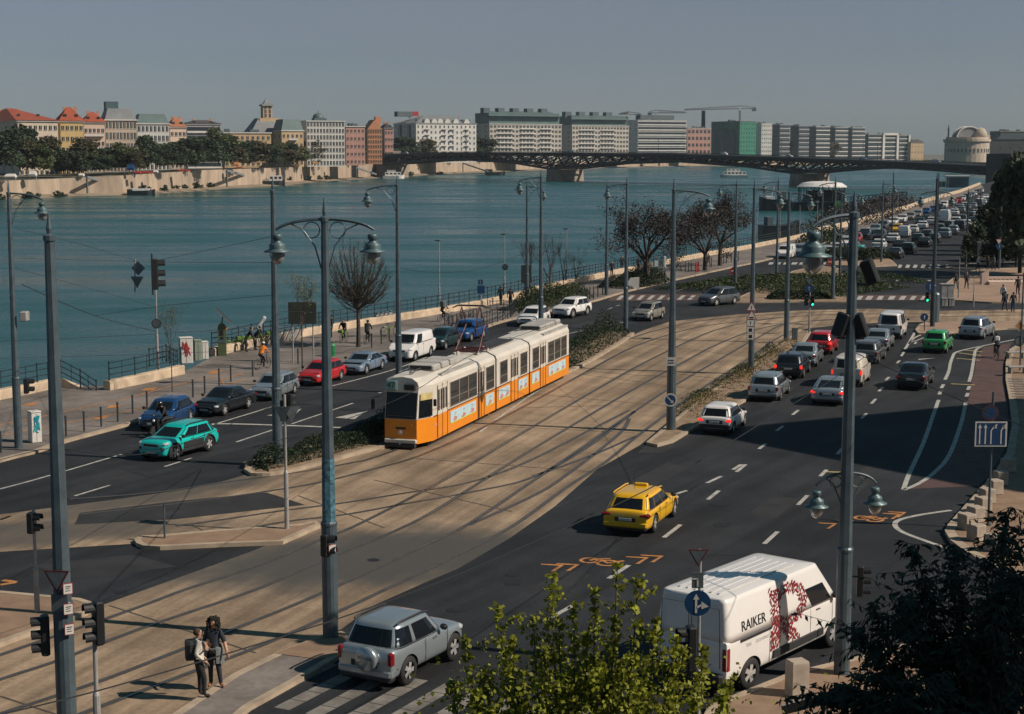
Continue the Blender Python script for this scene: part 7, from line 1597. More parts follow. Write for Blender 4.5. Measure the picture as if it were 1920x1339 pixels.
wire('wire from the river-side signal to the big lamp post', [(292, 489, 93), (480, 450, 60), (514, 438, 50)]); wire('short descending wire right of the far-left pole', [(29, 503, 74), (165, 540, 84), (290, 575, 95)])
wire('thick cable sagging from the far-left pole to the river signal pole', [(40, 533, 74), (178, 592, 82), (294, 622, 97)], .03); wire('rising wire from the sagging cable to the hedge-island pole', [(178, 592, 82), (320, 572, 75), (516, 553, 69)])
wire('upper contact wire over the promenade at left', [(-30, 641, 70), (140, 634, 74), (294, 626, 80), (516, 612, 84), (740, 590, 90)]); wire('lower contact wire over the promenade at left', [(-30, 673, 66), (140, 668, 68), (290, 664, 70), (516, 655, 74)])
wire('wire stretching from the hedge-island pole to the sign board', [(520, 583, 69), (640, 585, 80), (745, 575, 95)]); wire('sagging wire between the two lamp posts above the river light', [(746, 502, 95), (800, 510, 105), (860, 510, 115), (925, 497, 125), (1014, 462, 135)], .025)
wire('wire from the promenade lamp post to the plain pole', [(994, 400, 140), (1060, 421, 145), (1137, 432, 150)]); wire('second wire from the promenade lamp post to the plain pole', [(994, 396, 140), (1137, 418, 150), (1175, 425, 125)])
wire('long wire dropping right from the foreground pole over the turn lane', [(1600, 660, 44), (1760, 732, 40), (1860, 776, 38), (1960, 815, 36)], .018); wire('level span wire across the road to the foreground pole', [(1262, 700, 78), (1480, 725, 60), (1592, 722, 44)], .014)
wire('span wire crossing the tram bed behind the tram', [(1072, 690, 95), (1260, 706, 78)], .014, .1); wire('cross wire over the left road with clamps', [(-20, 868, 52), (60, 847, 54), (110, 842, 40), (300, 845, 50), (520, 757, 69)], .018)
wire('cross wire from the hedge-island pole to the big lamp post', [(520, 757, 68), (570, 758, 58), (612, 762, 45)], .018); wire('tram contact wire leading to the pantograph', [(300, 880, 5.5), (560, 815, 5.5), (760, 742, 5.5), (880, 668, 5.5), (1000, 620, 5.5), (1120, 585, 5.5), (1262, 560, 5.5)], .016)
# ================================================================ plants, trees, people, cycles
leafmat('leaf_hedge', (.020, .036, .016), .5, .9, .4, .2); leafmat('leaf_shrub', (.038, .056, .022), .5, .9, .4, .2); leafmat('leaf_maple', (.20, .215, .020), .35, 1.6, .35, .35); leafmat('leaf_dark', (.022, .036, .021), .4, 1.2, .4, .15)
leafmat('leaf_plum', (.046, .038, .037), .4, .9, .45, .15); leafmat('leaf_bud', (.13, .13, .05), .3, 1, .3, .3); leafmat('leaf_dry', (.16, .12, .05), .4, 1, .4, .1)
def leaf(mb, r, p, s, m=0, w=.6, flat=0.0):
    u_ = Vector((r.gauss(0, 1), r.gauss(0, 1), r.gauss(0, 1) * (1 - flat))).normalized(); v = u_.cross(Vector((r.gauss(0, 1), r.gauss(0, 1), r.gauss(0, 1)))).normalized()
    mb.face([p - u_ * s, p - u_ * s * .1 + v * s * w, p + u_ * s, p - u_ * s * .1 - v * s * w], m)
def hedge(label, path, w_, h, n, leafs, m, seed, name='hedge', z0=.14, cat='hedge', gaps=0.0):
    r = random.Random(seed); mb = MB(); L = [0]
    for i in range(1, len(path)): L.append(L[-1] + (path[i] - path[i - 1]).length)
    n = int(n * 2.2); leafs *= .62
    bumps = [(r.uniform(0, L[-1]), r.uniform(.5, 1.5), r.uniform(-.35, .3)) for _ in range(int(L[-1] / 1.1) + 2)]
    for _ in range(n):
        s = r.uniform(0, L[-1])
        for i in range(1, len(path)):
            if L[i] >= s: break
        f = (s - L[i - 1]) / max(1e-6, L[i] - L[i - 1]); p = path[i - 1].lerp(path[i], f); d = (path[i] - path[i - 1]).normalized(); nn = Vector((-d.y, d.x, 0))
        hh = h * (1 + sum(a * math.exp(-((s - c) / w2) ** 2) for c, w2, a in bumps)) * min(1, .35 + min(s, L[-1] - s) * .8)
        q = r.uniform(-1, 1); zz = max(0, (1 - abs(q) ** 3)) * hh * (r.random() ** .45)
        if gaps and math.sin(s * 1.7 + math.sin(s * .6) * 3) < gaps - 1 + .2: continue
        leaf(mb, r, Vector((p.x + nn.x * q * w_ / 2, p.y + nn.y * q * w_ / 2, z0 + zz)), leafs * r.uniform(.6, 1.4))
    o = path[0]; 
    return mb.build(name, M(m), label=label, cat=cat)
e2 = offset(ISLAND_EDGE[2:], 1.35); n2 = len(e2); half = [p for p in e2 if p.y < 79]
hedge('dark low shrubs at the near end of the island in front of the tram', half[1:], 1.5, .95, 5200, .075, 'leaf_hedge', 1); hedge('dense dark hedge along the left side of the tram', [p for p in e2 if p.y > 76], 2.2, 1.35, 9000, .095, 'leaf_hedge', 2)
hedge('short grass around the wire pole on the island nose', half[:4], 1.6, .22, 1500, .06, 'leaf_shrub', 3, 'grass_tuft', cat='grass')
hedge('mixed low shrubs filling the green island beyond the crossing', pxs([(1400, 549), (1440, 540), (1500, 533), (1560, 528), (1590, 533)], .13), 20, .85, 11000, .16, 'leaf_shrub', 4, 'shrub_bed', .13)
hedge('low dark shrub row at the front kerb of the green island', pxs([(1440, 560), (1500, 560), (1560, 559)], .13), 2.0, .7, 2500, .12, 'leaf_hedge', 14, 'shrub_row', .13)
hedge('dark hedge on the far island by the turquoise cars', pxs([(1562, 488), (1600, 484), (1655, 487)], .13), 6, 1.6, 3500, .18, 'leaf_hedge', 5, 'hedge', .13)
hedge('dry grass and weeds along the soil strip', pxs([(1285, 782), (1340, 745), (1400, 708), (1455, 668), (1490, 640)], .13), 1.5, .5, 3600, .07, 'leaf_dry', 6, 'weed_patch', .13, gaps=.9); hedge('green weeds along the soil strip beside the tram bed', pxs([(1278, 772), (1335, 733), (1395, 697), (1450, 655)], .13), .9, .55, 2600, .07, 'leaf_shrub', 16, 'weed_patch', .13, gaps=.8)
hedge('clipped shrubs on the promenade below the bare trees', pxs([(962, 584), (1000, 577), (1040, 566), (1085, 556)], .12), 3.2, 1.5, 6000, .12, 'leaf_shrub', 7, 'hedge', .12)
hedge('round shrubs at the foot of the big dark tree', pxs([(1150, 541), (1180, 536), (1210, 530), (1226, 526)], .12), 4.0, 1.5, 3600, .14, 'leaf_hedge', 8, 'hedge', .12)
hedge('strip of lawn and shrubs on the far promenade', pxs([(1545, 455), (1580, 446), (1610, 438)], .12), 5, .6, 1800, .16, 'leaf_shrub', 9, 'shrub_row', .12)
hedge('low bushes growing on the lower quay beyond the parapet', [A(1560, 405, 300), A(1610, 395, 330), A(1650, 385, 380), A(1690, 375, 430)], 14, 4.0, 5000, .35, 'leaf_plum', 10, 'quay_bushes', -1.0)
hedge('dark bushes on the lower quay behind the foreground lamp', [A(1530, 432, 240), A(1570, 420, 270)], 8, 3.0, 2000, .3, 'leaf_hedge', 11, 'quay_bushes', -1.5)
# ---------------------------------------------------------------- branching trees
def branch_tree(seed, H, trunk_h, r0, spread, levels=4, kids=(3, 4), lean=0.0, up=.35, twig=.012, n_first=6):
    r = random.Random(seed); mb = MB(); tips = []
    def grow(p, d, L, rad, lv):
        q = p.copy(); pts = [p]; dd = d.copy(); rs = [rad]
        for i in range(3):
            dd = (dd + Vector((r.gauss(0, .14), r.gauss(0, .14), r.gauss(0, .08) + up * .12))).normalized(); q = q + dd * L / 3; pts.append(q); rs.append(max(twig * .6, rad * (1 - .45 * (i + 1) / 3)))
        mb.tube(pts, rs, 6 if lv < 2 else 4 if lv < 3 else 3, cap=False)
        if lv >= 2: tips.append((pts[2], dd, lv))
        if lv >= levels: tips.append((q, dd, lv)); return
        for k in range(r.randint(*kids)):
            a = r.uniform(0, 6.283); w = spread * r.uniform(.6, 1.25); o = dd.orthogonal().normalized(); o2 = dd.cross(o)
            nd = (dd + (o * math.cos(a) + o2 * math.sin(a)) * w + Vector((0, 0, up * .3))).normalized(); at = pts[r.choice((2, 3, 3))]
            grow(at, nd, L * r.uniform(.58, .82), max(twig, rs[-1] * r.uniform(.55, .8)), lv + 1)
    tp_ = Vector((lean, 0, trunk_h)); mb.tube([(0, 0, -.1), (lean * .3, 0, trunk_h * .5), tp_], [r0 * 1.15, r0, r0 * .85], 8)
    for k in range(n_first):
        a = 6.283 * k / n_first + r.uniform(-.4, .4); w = spread * r.uniform(.5, 1.5)
        grow(tp_ - Vector((0, 0, r.uniform(0, trunk_h * .18))), Vector((math.cos(a) * w, math.sin(a) * w, 1)).normalized(), (H - trunk_h) * r.uniform(.32, .5), r0 * r.uniform(.42, .62), 1)
    return mb, tips, r
def tree(label, px, py, ty, spread, seed, leafm=None, leafs=.1, per=6, name='tree', z=.12, bark='bark', trunk_f=.3, r0=.16, levels=4, kids=(3, 4), up=.35, n_first=6, lean=0.0, jit=.35, twig=.012, group=None, wmatch=None):
    P = G(px, py, z); H = A(px, ty, P.y).z - z; mb, tips, r = branch_tree(seed, H, H * trunk_f, r0, spread, levels, kids, lean, up, twig, n_first)
    zs_ = max(v[2] for v in mb.v); f = H / zs_; t = thing(name, label, 'tree', P, 0, group); sx = f
    if wmatch:
        ext = (max(v[0] for v in mb.v) - min(v[0] for v in mb.v)); sx = wmatch / ppm(P.y) / ext
    mb.build('trunk', M(bark), t, scale=(sx, sx, f))
    if leafm:
        lb = MB()
        for p, d, lv in tips:
            for _ in range(per): leaf(lb, r, Vector((p.x * sx + r.gauss(0, jit), p.y * sx + r.gauss(0, jit), p.z * f + r.gauss(0, jit * .7))), leafs * r.uniform(.6, 1.3))
        lb.build('crown', M(leafm), t)
    return t
def round_tree():
    r = random.Random(9); P = G(672, 650, .12); k = 1 / ppm(P.y); H = A(672, 446, P.y).z - .12; t = thing('bare_tree', 'round bare tree with fine upright twigs beside the cyclists', 'tree', P); mb, lb = MB(), MB(); h0 = H * .31; Rr = 61 * k; cz = H - Rr * 1.12
    mb.tube([(0, 0, -.1), (.02, 0, h0 * .6), (0, 0, h0), (0, 0, H * .6)], [.17, .14, .12, .05], 8)
    for i in range(78):
        a = i * 2.399; u = -.55 + 1.55 * ((i + .5) / 78); q = math.sqrt(max(0, 1 - min(1, abs(u)) ** 2)); tip = Vector((Rr * q * math.cos(a), Rr * q * math.sin(a), cz + Rr * 1.1 * u)) * r.uniform(.92, 1.04); tip.z = max(tip.z, h0 * 1.1)
        root = Vector((0, 0, h0 + (H * .22) * r.random())); mid = root.lerp(tip, .5) + Vector((tip.x * .12, tip.y * .12, -.25)); pts = spline([root, mid, tip], 6); mb.tube(pts, lin(.042, .012, len(pts)), 4, cap=False)
        for j in range(3, len(pts)):
            for _ in range(2):
                d = (pts[j] - pts[j - 1]).normalized() + Vector((r.gauss(0, .55), r.gauss(0, .55), abs(r.gauss(.2, .4)))); e_ = pts[j - 1] + d.normalized() * r.uniform(.35, .85); mb.tube([pts[j - 1], e_], [.014, .008], 3, cap=False)
                for _ in range(3): leaf(lb, r, pts[j - 1].lerp(e_, r.uniform(.5, 1.05)), .030)
    mb.build('trunk', M('bark'), t); lb.build('buds', M('leaf_bud'), t)
round_tree()
tree('thin leafless sapling by the tall white cabinet', 323, 735, 566, .38, 22, 'leaf_bud', .04, 2, trunk_f=.45, r0=.05, levels=3, kids=(3, 4), wmatch=58, name='sapling', jit=.1, twig=.008)
tree('sapling with pale buds in front of the olive sign board', 567, 693, 512, .35, 23, 'leaf_bud', .05, 4, trunk_f=.5, r0=.05, levels=3, kids=(3, 4), wmatch=60, name='sapling', jit=.12, twig=.008)
for i, (x, y, ty, w_, ln, lab) in enumerate(((998, 553, 444, 74, -.5, 'leaning bare tree at the promenade lamp post'), (1031, 556, 432, 62, 0, 'tallest bare tree in the clipped shrubs'), (1056, 551, 452, 34, 0, 'narrow bare tree next to the slim light'), (1079, 545, 460, 40, .1, 'rightmost bare tree over the clipped shrubs'))):
    tree(lab, x, y, ty, .45, 30 + i, None, name='bare_tree', trunk_f=.32, r0=.14, levels=4, kids=(2, 4), wmatch=w_, lean=ln, twig=.014, group='bare promenade trees')
tree('big spreading dark purple tree on the promenade', 1212, 532, 370, 1.15, 41, 'leaf_plum', .105, 9, trunk_f=.26, r0=.42, levels=4, kids=(3, 4), up=.15, n_first=8, wmatch=185, jit=.42, twig=.03, name='plum_tree')
tree('dark purple tree with forked trunk next to the kerb', 1322, 507, 378, .95, 42, 'leaf_plum', .105, 11, trunk_f=.26, r0=.26, levels=4, kids=(3, 4), up=.2, n_first=6, wmatch=124, jit=.42, twig=.03, name='plum_tree')
tree('dark reddish tree right of the forked tree', 1350, 498, 362, .9, 43, 'leaf_plum', .105, 11, trunk_f=.34, r0=.26, levels=4, kids=(3, 4), up=.2, n_first=6, wmatch=124, jit=.42, twig=.03, name='plum_tree')
# dark trees along the right edge
for i, (x, y, ty, w_, v) in enumerate(((1912, 512, 296, 120, 1), (1958, 520, 300, 150, 0), (1884, 478, 318, 70, 1), (1852, 470, 385, 60, 1), (1868, 498, 420, 70, 0), (1905, 500, 395, 90, 1), (1830, 488, 418, 50, 0), (1815, 500, 440, 34, 0), (1885, 470, 330, 60, 0), (1925, 500, 360, 90, 1), (1880, 500, 440, 60, 0), (1846, 470, 410, 50, 0), (1915, 495, 440, 80, 0), (1868, 440, 372, 50, 1), (1940, 515, 284, 110, 0), (1902, 460, 290, 70, 1))):
    P = G(x, y, .13); k = 1 / ppm(P.y); H = A(x, ty, P.y).z; t = thing('street_tree', 'dark dense tree at the right edge, %s' % ('tall one leftmost at the top', 'tallest one cut by the frame', 'slim one behind the floodlight mast', 'one behind the kiosk', 'low one beside the floodlight mast', 'low broad one by the frame edge', 'one left of the kiosk', 'small pale one before the far crossing', 'slim one rising behind the mast lights', 'wide one at the frame edge', 'bushy low one right of the mast foot', 'round one over the queue end', 'bushy low one cut by the frame', 'far one where the queue vanishes', 'second tall one cut by the frame', 'tall one before the concert hall')[i], 'tree', P, 0, 'dark trees at the right edge')
    put('trunk', _far[5], t, scale=(H * .35, H * .35, H * .5)); put('crown', _far[v], t, (0, 0, H * .56), i, scale=(w_ * k / 2, w_ * k / 2, H * .43))
    o = t.children[-1]; o.material_slots[0].link = 'OBJECT'; o.material_slots[0].material = M('leaf_dark')
# foreground maple: upright leafy shoots
def maple():
    Y = 27.0; r = random.Random(8); base = A(1095, 1339, Y); base.z = 0; t = thing('maple_tree', 'yellow-green young tree rising at the bottom centre', 'tree', base); mb, lb = MB(), MB(); k = 1 / ppm(Y)
    mb.tube([(0, 0, 0), (.05, 0, 1.6), (0, 0, 3.0)], [.11, .09, .07], 8)
    tops = [(1155, 1050), (1035, 1085), (1190, 1078), (1115, 1100), (1075, 1130), (1000, 1160), (935, 1160), (870, 1220), (845, 1285), (960, 1195), (1230, 1165), (1265, 1195), (1330, 1235), (1350, 1275), (1290, 1240), (905, 1260), (1020, 1230), (1100, 1190), (1150, 1150), (1180, 1210), (1060, 1260), (980, 1280), (1220, 1260), (1130, 1280), (1300, 1300), (920, 1320), (1200, 1170), (1048, 1170), (1120, 1230), (890, 1290), (1250, 1300), (1010, 1310), (1370, 1290), (1165, 1255), (950, 1240), (1085, 1300)]
    for i, (x, y) in enumerate(tops):
        yy = Y + r.uniform(-.7, .7); tip = A(x, y, Y) - base; tip.y += yy - Y; root = Vector((tip.x * .35, (yy - Y) * .5, 2.2 + r.uniform(-.5, .5)))
        pts = spline([root, root.lerp(tip, .5) + Vector((tip.x * .16, 0, -.1)), tip], 8); mb.tube(pts, lin(.035, .006, len(pts)), 5, cap=False)
        for j, p in enumerate(pts):
            f = j / (len(pts) - 1)
            if f < .12: continue
            for _ in range(18 if f > .35 else 9):
                q = p + Vector((r.gauss(0, .10), r.gauss(0, .10), r.gauss(0, .09))) * (1.25 - f * .8); leaf(lb, r, q, .050 * r.uniform(.5, 1.45), 0, .8)
            if f > .3 and f < .93 and j % 2 == 0:   # side shoots
                d = Vector((r.gauss(0, .3), r.gauss(0, .3), .25)); e_ = p + d; mb.tube([p, e_], .005, 3, cap=False)
                for q_ in range(24): leaf(lb, r, p.lerp(e_, r.uniform(.4, 1.1)) + Vector((r.gauss(0, .05), r.gauss(0, .05), r.gauss(0, .05))), .044 * r.uniform(.6, 1.3), 0, .8)
    for _ in range(3400):
        x, y = r.gauss(1095, 115), r.uniform(1255, 1420); q = A(x, y, Y) - base; q.y += r.gauss(0, .7); leaf(lb, r, q, .046 * r.uniform(.6, 1.3), 0, .8)
    mb.build('trunk', M('bark'), t); lb.build('crown', M('leaf_maple'), t)
maple()
def dark_tree():
    Y = 21.5; r = random.Random(18); base = A(1830, 1339, Y); base.z = 0; t = thing('foreground_tree', 'large dark leafy tree filling the lower right corner', 'tree', base); mb, lb = MB(), MB()
    mb.tube([(.3, .2, 0), (.25, .1, 3), (.1, 0, 5.4)], [.16, .13, .10], 8)
    tips = [(1560, 1250), (1600, 1180), (1640, 1140), (1690, 1120), (1730, 1150), (1755, 1060), (1800, 1085), (1850, 1010), (1895, 1000), (1925, 975), (1580, 1320), (1650, 1260), (1720, 1240), (1790, 1180), (1850, 1120), (1900, 1070), (1960, 1020), (1690, 1340), (1780, 1300), (1860, 1240), (1930, 1180), (1620, 1360), (1520, 1300), (1750, 1380), (1840, 1360), (1920, 1320), (1980, 1250), (1990, 1100), (1870, 1180), (1810, 1240), (1900, 1130), (1950, 1300), (1640, 1200), (1760, 1110), (1835, 1060), (1880, 1290), (1705, 1180), (1945, 1060), (1610, 1230), (1770, 1240)]
    for i, (x, y) in enumerate(tips):
        dy = r.uniform(-1.2, 1.2); tip = A(x, y, Y) - base; tip.y += dy; root = Vector((.1 + tip.x * .25, dy * .4, 4.6 + r.uniform(-.6, .8)))
        pts = spline([root, root.lerp(tip, .55) + Vector((0, 0, .35)), tip], 8); mb.tube(pts, lin(.04, .006, len(pts)), 5, cap=False)
        for j, p in enumerate(pts):
            if j < 3: continue
            for s_ in range(5):
                d = Vector((r.gauss(0, .26), r.gauss(0, .26), r.gauss(-.10, .14))); e_ = p + d; mb.tube([p, e_], .004, 3, cap=False)
                for q in range(9):
                    f = (q + 1) / 9; b = p.lerp(e_, f); u_ = Vector((r.gauss(0, 1), r.gauss(0, 1), r.gauss(-.9, .5))).normalized(); v = u_.orthogonal().normalized(); s = .105 * r.uniform(.7, 1.25)
                    lb.face([b, b + u_ * s * .5 + v * s * .24, b + u_ * s * 1.25, b + u_ * s * .5 - v * s * .24])
    mb.build('trunk', M('bark'), t); lb.build('crown', M('leaf_dark'), t)
dark_tree()
# hotel beyond the right edge of the view: it shades the turn lane; second unseen block added to shade the corner tree
def hotel(name, lab, pts, h, roof):
    c = Vector((sum(p[0] for p in pts) / len(pts), sum(p[1] for p in pts) / len(pts), 0)); t = thing(name, lab, 'building', c); loc = [(p[0] - c.x, p[1] - c.y) for p in pts]
    MB().prism(loc, 0, h).build('wall', M('wall_cream'), t)
    MB().loft([[(x * f, y * f, z) for x, y in loc] for z, f in ((h, 1.03), (h + .5, 1.03), (h + roof, .72))]).build('roof', M('roof_dark'), t)
    for i in range(len(loc)):
        a, b = Vector((*loc[i], 0)), Vector((*loc[(i + 1) % len(loc)], 0)); L = (b - a).length; n = int(L / 3.6)
        if (a + b).dot(Vector((-1, 0, 0))) < 0 : continue
        me = win_mesh(1.3, 2.0, 'wall_white'); rz = math.atan2(b.y - a.y, b.x - a.x)
        for q in range(n):
            for fl in range(int(h / 3.6)):
                p = a.lerp(b, (q + .5) / n); put('window', me, t, (p.x, p.y, 1.2 + fl * 3.6), rz if (b - a).cross(Vector((0, 0, 1))).dot(a + b) > 0 else rz + math.pi)
hotel('hotel', 'cream hotel wing beyond the right edge beside the turn lane', [(40, 70.5), (51, 56), (70, 66), (58, 80)], 26, 3)
hotel('hotel', 'unseen cream block added to shade the dark corner tree', [(23, -30), (55, -30), (55, 17.5), (23, 17.5)], 24, 4)
# ---------------------------------------------------------------- people
for n_, c_ in (('skin', (.42, .24, .16)), ('cloth_black', (.012, .013, .016)), ('cloth_navy', (.014, .02, .035)), ('cloth_cream', (.55, .50, .44)), ('cloth_grey', (.12, .13, .13)), ('cloth_white', (.6, .6, .6)), ('cloth_orange', (.75, .20, .01)), ('cloth_jeans', (.03, .045, .075)), ('shoe_brown', (.24, .10, .045)), ('hair_dark', (.012, .009, .008)), ('hair_brown', (.05, .027, .014)), ('cloth_red', (.2, .03, .03))):
    mat(n_, c_, .8 if n_ != 'skin' else .55, 0, .15, 9)
def body_mesh(J, fingers=False, skirt=False):
    """J: joint name -> position; one continuous skinned surface, material by body region"""
    names, bones, rad = [], [], {}
    def seg(a, b, reg): bones.append((a, b, reg))
    RAD = dict(pelvis=(.155, .125), waist=(.135, .105), chest=(.165, .12), neck=(.058, .06), head0=(.07, .075), head=(.092, .098), top=(.062, .066))
    for s in 'LR':
        RAD.update({'sh' + s: (.072, .075), 'el' + s: (.045, .045), 'wr' + s: (.030, .034), 'ha' + s: (.034, .018), 'hip' + s: (.095, .095), 'kn' + s: (.062, .062), 'an' + s: (.042, .045), 'toe' + s: (.042, .03), 'heel' + s: (.038, .04)})
    ch = [('pelvis', 'waist', 1), ('waist', 'chest', 1), ('chest', 'neck', 1), ('neck', 'head0', 0), ('head0', 'head', 0), ('head', 'top', 0)]
    for s in 'LR': ch += [('chest', 'sh' + s, 1), ('sh' + s, 'el' + s, 4), ('el' + s, 'wr' + s, 5), ('wr' + s, 'ha' + s, 0), ('pelvis', 'hip' + s, 2), ('hip' + s, 'kn' + s, 2), ('kn' + s, 'an' + s, 2), ('an' + s, 'toe' + s, 3)]
    RAD = {n_: ((a * 1.13, b * 1.13) if n_[:2] not in ('ne', 'he', 'ha', 'to') else (a, b)) for n_, (a, b) in RAD.items()}
    J = dict(J); P_, E_, idx = [], [], {}
    def vid(n):
        if n not in idx: idx[n] = len(P_); P_.append(J[n])
        return idx[n]
    for a, b, g in ch: E_.append((vid(a), vid(b)))
    extra = []
    if fingers:
        for s in 'LR':
            h = Vector(J['ha' + s]); w_ = Vector(J['wr' + s]); d = (h - w_).normalized(); o = d.cross(Vector((1, 0, 0) if abs(d.x) < .7 else (0, 0, 1))).normalized(); c2 = d.cross(o)
            for q, (off, ln) in enumerate(((-.030, .070), (-.010, .085), (.010, .080), (.028, .062))):
                a = len(P_); P_.append(h + o * off + d * .02); P_.append(h + o * off + d * (.02 + ln * .55) + c2 * .012); P_.append(h + o * off * 1.05 + d * (.015 + ln) + c2 * .035)
                E_ += [(idx['ha' + s], a), (a, a + 1), (a + 1, a + 2)]; extra += [(a, .011), (a + 1, .010), (a + 2, .008)]
            a = len(P_); P_.append(w_.lerp(h, .55) - o * .045); P_.append(w_.lerp(h, .95) - o * .07 + c2 * .02); E_ += [(idx['wr' + s], a), (a, a + 1)]; extra += [(a, .013), (a + 1, .010)]
    me = bpy.data.meshes.new('b'); me.from_pydata([tuple(p) for p in P_], E_, []); o = bpy.data.objects.new('b', me); COL.objects.link(o)
    o.modifiers.new('s', 'SKIN').use_smooth_shade = True; ss = o.modifiers.new('u', 'SUBSURF'); ss.levels = 2
    sv = me.skin_vertices[0].data
    for n, i in idx.items(): sv[i].radius = RAD[n]; sv[i].use_root = (n == 'pelvis')
    for i, r_ in extra: sv[i].radius = (r_, r_)
    bpy.context.view_layer.update(); m = ev(o); bpy.data.objects.remove(o); m.name = 'person_body'
    m.materials.clear()
    for n in ('skin', 'cloth_black', 'cloth_navy', 'shoe_brown', 'cloth_black', 'cloth_black'): m.materials.append(M(n))
    segs = [(Vector(J[a]), Vector(J[b]), g) for a, b, g in ch]
    mi = []
    for p in m.polygons:
        c = p.center; best = (9, 0)
        for a, b, g in segs:
            ab = b - a; t = max(0, min(1, (c - a).dot(ab) / max(1e-9, ab.length_squared))); d = (c - (a + ab * t)).length
            if d < best[0]: best = (d, g)
        mi.append(best[1])
    m.polygons.foreach_set('material_index', mi); m.polygons.foreach_set('use_smooth', [True] * len(mi)); m.update(); return m
def pose(lh=(.0, .0), legs=((.05, .0), (-.05, .0)), arms=(((.02, .26, 1.14), (.10, .27, .90)), ((.02, -.26, 1.14), (.06, -.27, .90))), bend=0.0, seat=None, w=1.0):
    J = dict(pelvis=(0, 0, .95), waist=(bend * .3, 0, 1.12), chest=(bend * .75, 0, 1.34), neck=(bend, 0, 1.49), head0=(bend + .01, 0, 1.55), head=(bend + .03, 0, 1.645), top=(bend + .02, 0, 1.72))
    for s, y, i in (('L', 1, 0), ('R', -1, 1)):
        J['sh' + s] = (bend * .85, y * .175 * w, 1.415); e_, h_ = arms[i]; J['el' + s] = e_; J['wr' + s] = h_; d = (Vector(h_) - Vector(e_)).normalized(); J['ha' + s] = tuple(Vector(h_) + d * .085)
        J['hip' + s] = (0, y * .085, .90); kx, ax = legs[i]
        J['kn' + s] = (kx * .6 + .03, y * .095, .49); J['an' + s] = (kx * .4 + ax, y * .10, .085); J['toe' + s] = (kx * .4 + ax + .15, y * .12, .035)
    return J
cyc = dict(pelvis=(0, 0, .98), waist=(.10, 0, 1.14), chest=(.22, 0, 1.34), neck=(.30, 0, 1.47), head0=(.33, 0, 1.53), head=(.36, 0, 1.62), top=(.35, 0, 1.70))
for s, y in (('L', 1), ('R', -1)):
    cyc.update({'sh' + s: (.25, y * .175, 1.40), 'el' + s: (.42, y * .24, 1.18), 'wr' + s: (.58, y * .22, 1.05), 'ha' + s: (.64, y * .22, 1.04), 'hip' + s: (.0, y * .085, .93)})
cyc.update(knL=(.40, .10, .76), anL=(.22, .10, .40), toeL=(.36, .11, .34), knR=(.34, -.10, .58), anR=(.12, -.10, .22), toeR=(.26, -.11, .18))
BM = {'stand': body_mesh(pose()), 'walk': body_mesh(pose(legs=((.28, .10), (-.26, -.16)), arms=(((-.08, .25, 1.14), (-.05, .26, .90)), ((.10, -.25, 1.14), (.22, -.25, .93))))), 'cycle': body_mesh(cyc), 'lean': body_mesh(pose(bend=.42, arms=(((.50, .22, 1.12), (.62, .18, .92)), ((.48, -.22, 1.1), (.60, -.18, .9)))))}
HAIR = MB().loft([[(r_ * math.cos(a) * 1.05 - .012, r_ * math.sin(a), z) for a in [2 * math.pi * i / 12 for i in range(12)]] for z, r_ in ((1.60, .075), (1.64, .098), (1.69, .098), (1.73, .078), (1.758, .04), (1.765, .005))]).mesh('hair', M('hair_dark'), True)
def person(label, P, rz, kind, top='cloth_black', bot='cloth_navy', shoe='cloth_black', scale=1.0, hair='hair_dark', sleeves=None, group='people on the quay', mesh=None, hx=0.0, fore=None):
    o = put('person', mesh or BM[kind], None, P, rz, scale=scale, label=label, cat='person', group=group)
    for i, n in ((1, top), (2, bot), (3, shoe), (4, sleeves or top), (5, fore or sleeves or top)): o.material_slots[i].link = 'OBJECT'; o.material_slots[i].material = M(n)
    dx = {'cycle': .33, 'lean': .40}.get(kind, 0) + hx
    h = put('hair', HAIR, o, (dx, 0, -.02 if kind != 'cycle' else -.045)); h.material_slots[0].link = 'OBJECT'; h.material_slots[0].material = M(hair)
    return o
# the two pedestrians in the foreground
mJ = pose(legs=((.02, .02), (.14, .05)), arms=(((-.10, .24, 1.16), (.12, .18, .98)), ((-.10, -.25, 1.16), (.12, -.20, .96))))
Pm = G(374, 1307, .10); man = person('man in cream sweater and black trousers with sunglasses in the foreground', Pm, R(20), 'stand', 'cloth_cream', 'cloth_black', 'cloth_black', 1.03, 'hair_brown', mesh=body_mesh(mJ, True))
MB().bbox(.105, 0, 1.655, .03, .15, .045, .012).build('sunglasses', M('black_plastic'), man); MB().sphere((.125, 0, 1.625), .018, .014, .022, 8).build('nose', M('skin'), man, True); MB().sphere((.10, 0, 1.57), .035, .05, .03, 10).build('beard', M('hair_brown'), man, True)
for s_ in (-1, 1): MB().sphere((.02, s_ * .088, 1.63), .02, .012, .032, 8).build('ear', M('skin'), man, True)
bp_ = MB(); bp_.loft([[(x, y * w_, z) for x, y in ((-.10, -.16), (-.10, .16), (-.22, .17), (-.31, .12), (-.31, -.12), (-.22, -.17))] for z, w_ in ((.98, .75), (1.02, 1), (1.2, 1.05), (1.38, .95), (1.47, .6))]); pk = bp_.build('backpack', M('cloth_black'), loc=Pm, rz=R(20), scale=1.03, label='black backpack on the back of the man in cream', cat='backpack')
for s_ in (-1, 1): MB().tube([(-.12, s_ * .11, 1.44), (.02, s_ * .12, 1.50), (.12, s_ * .12, 1.38), (.12, s_ * .13, 1.2), (-.08, s_ * .16, 1.06)], .02, 5).build('strap', M('cloth_black'), pk)
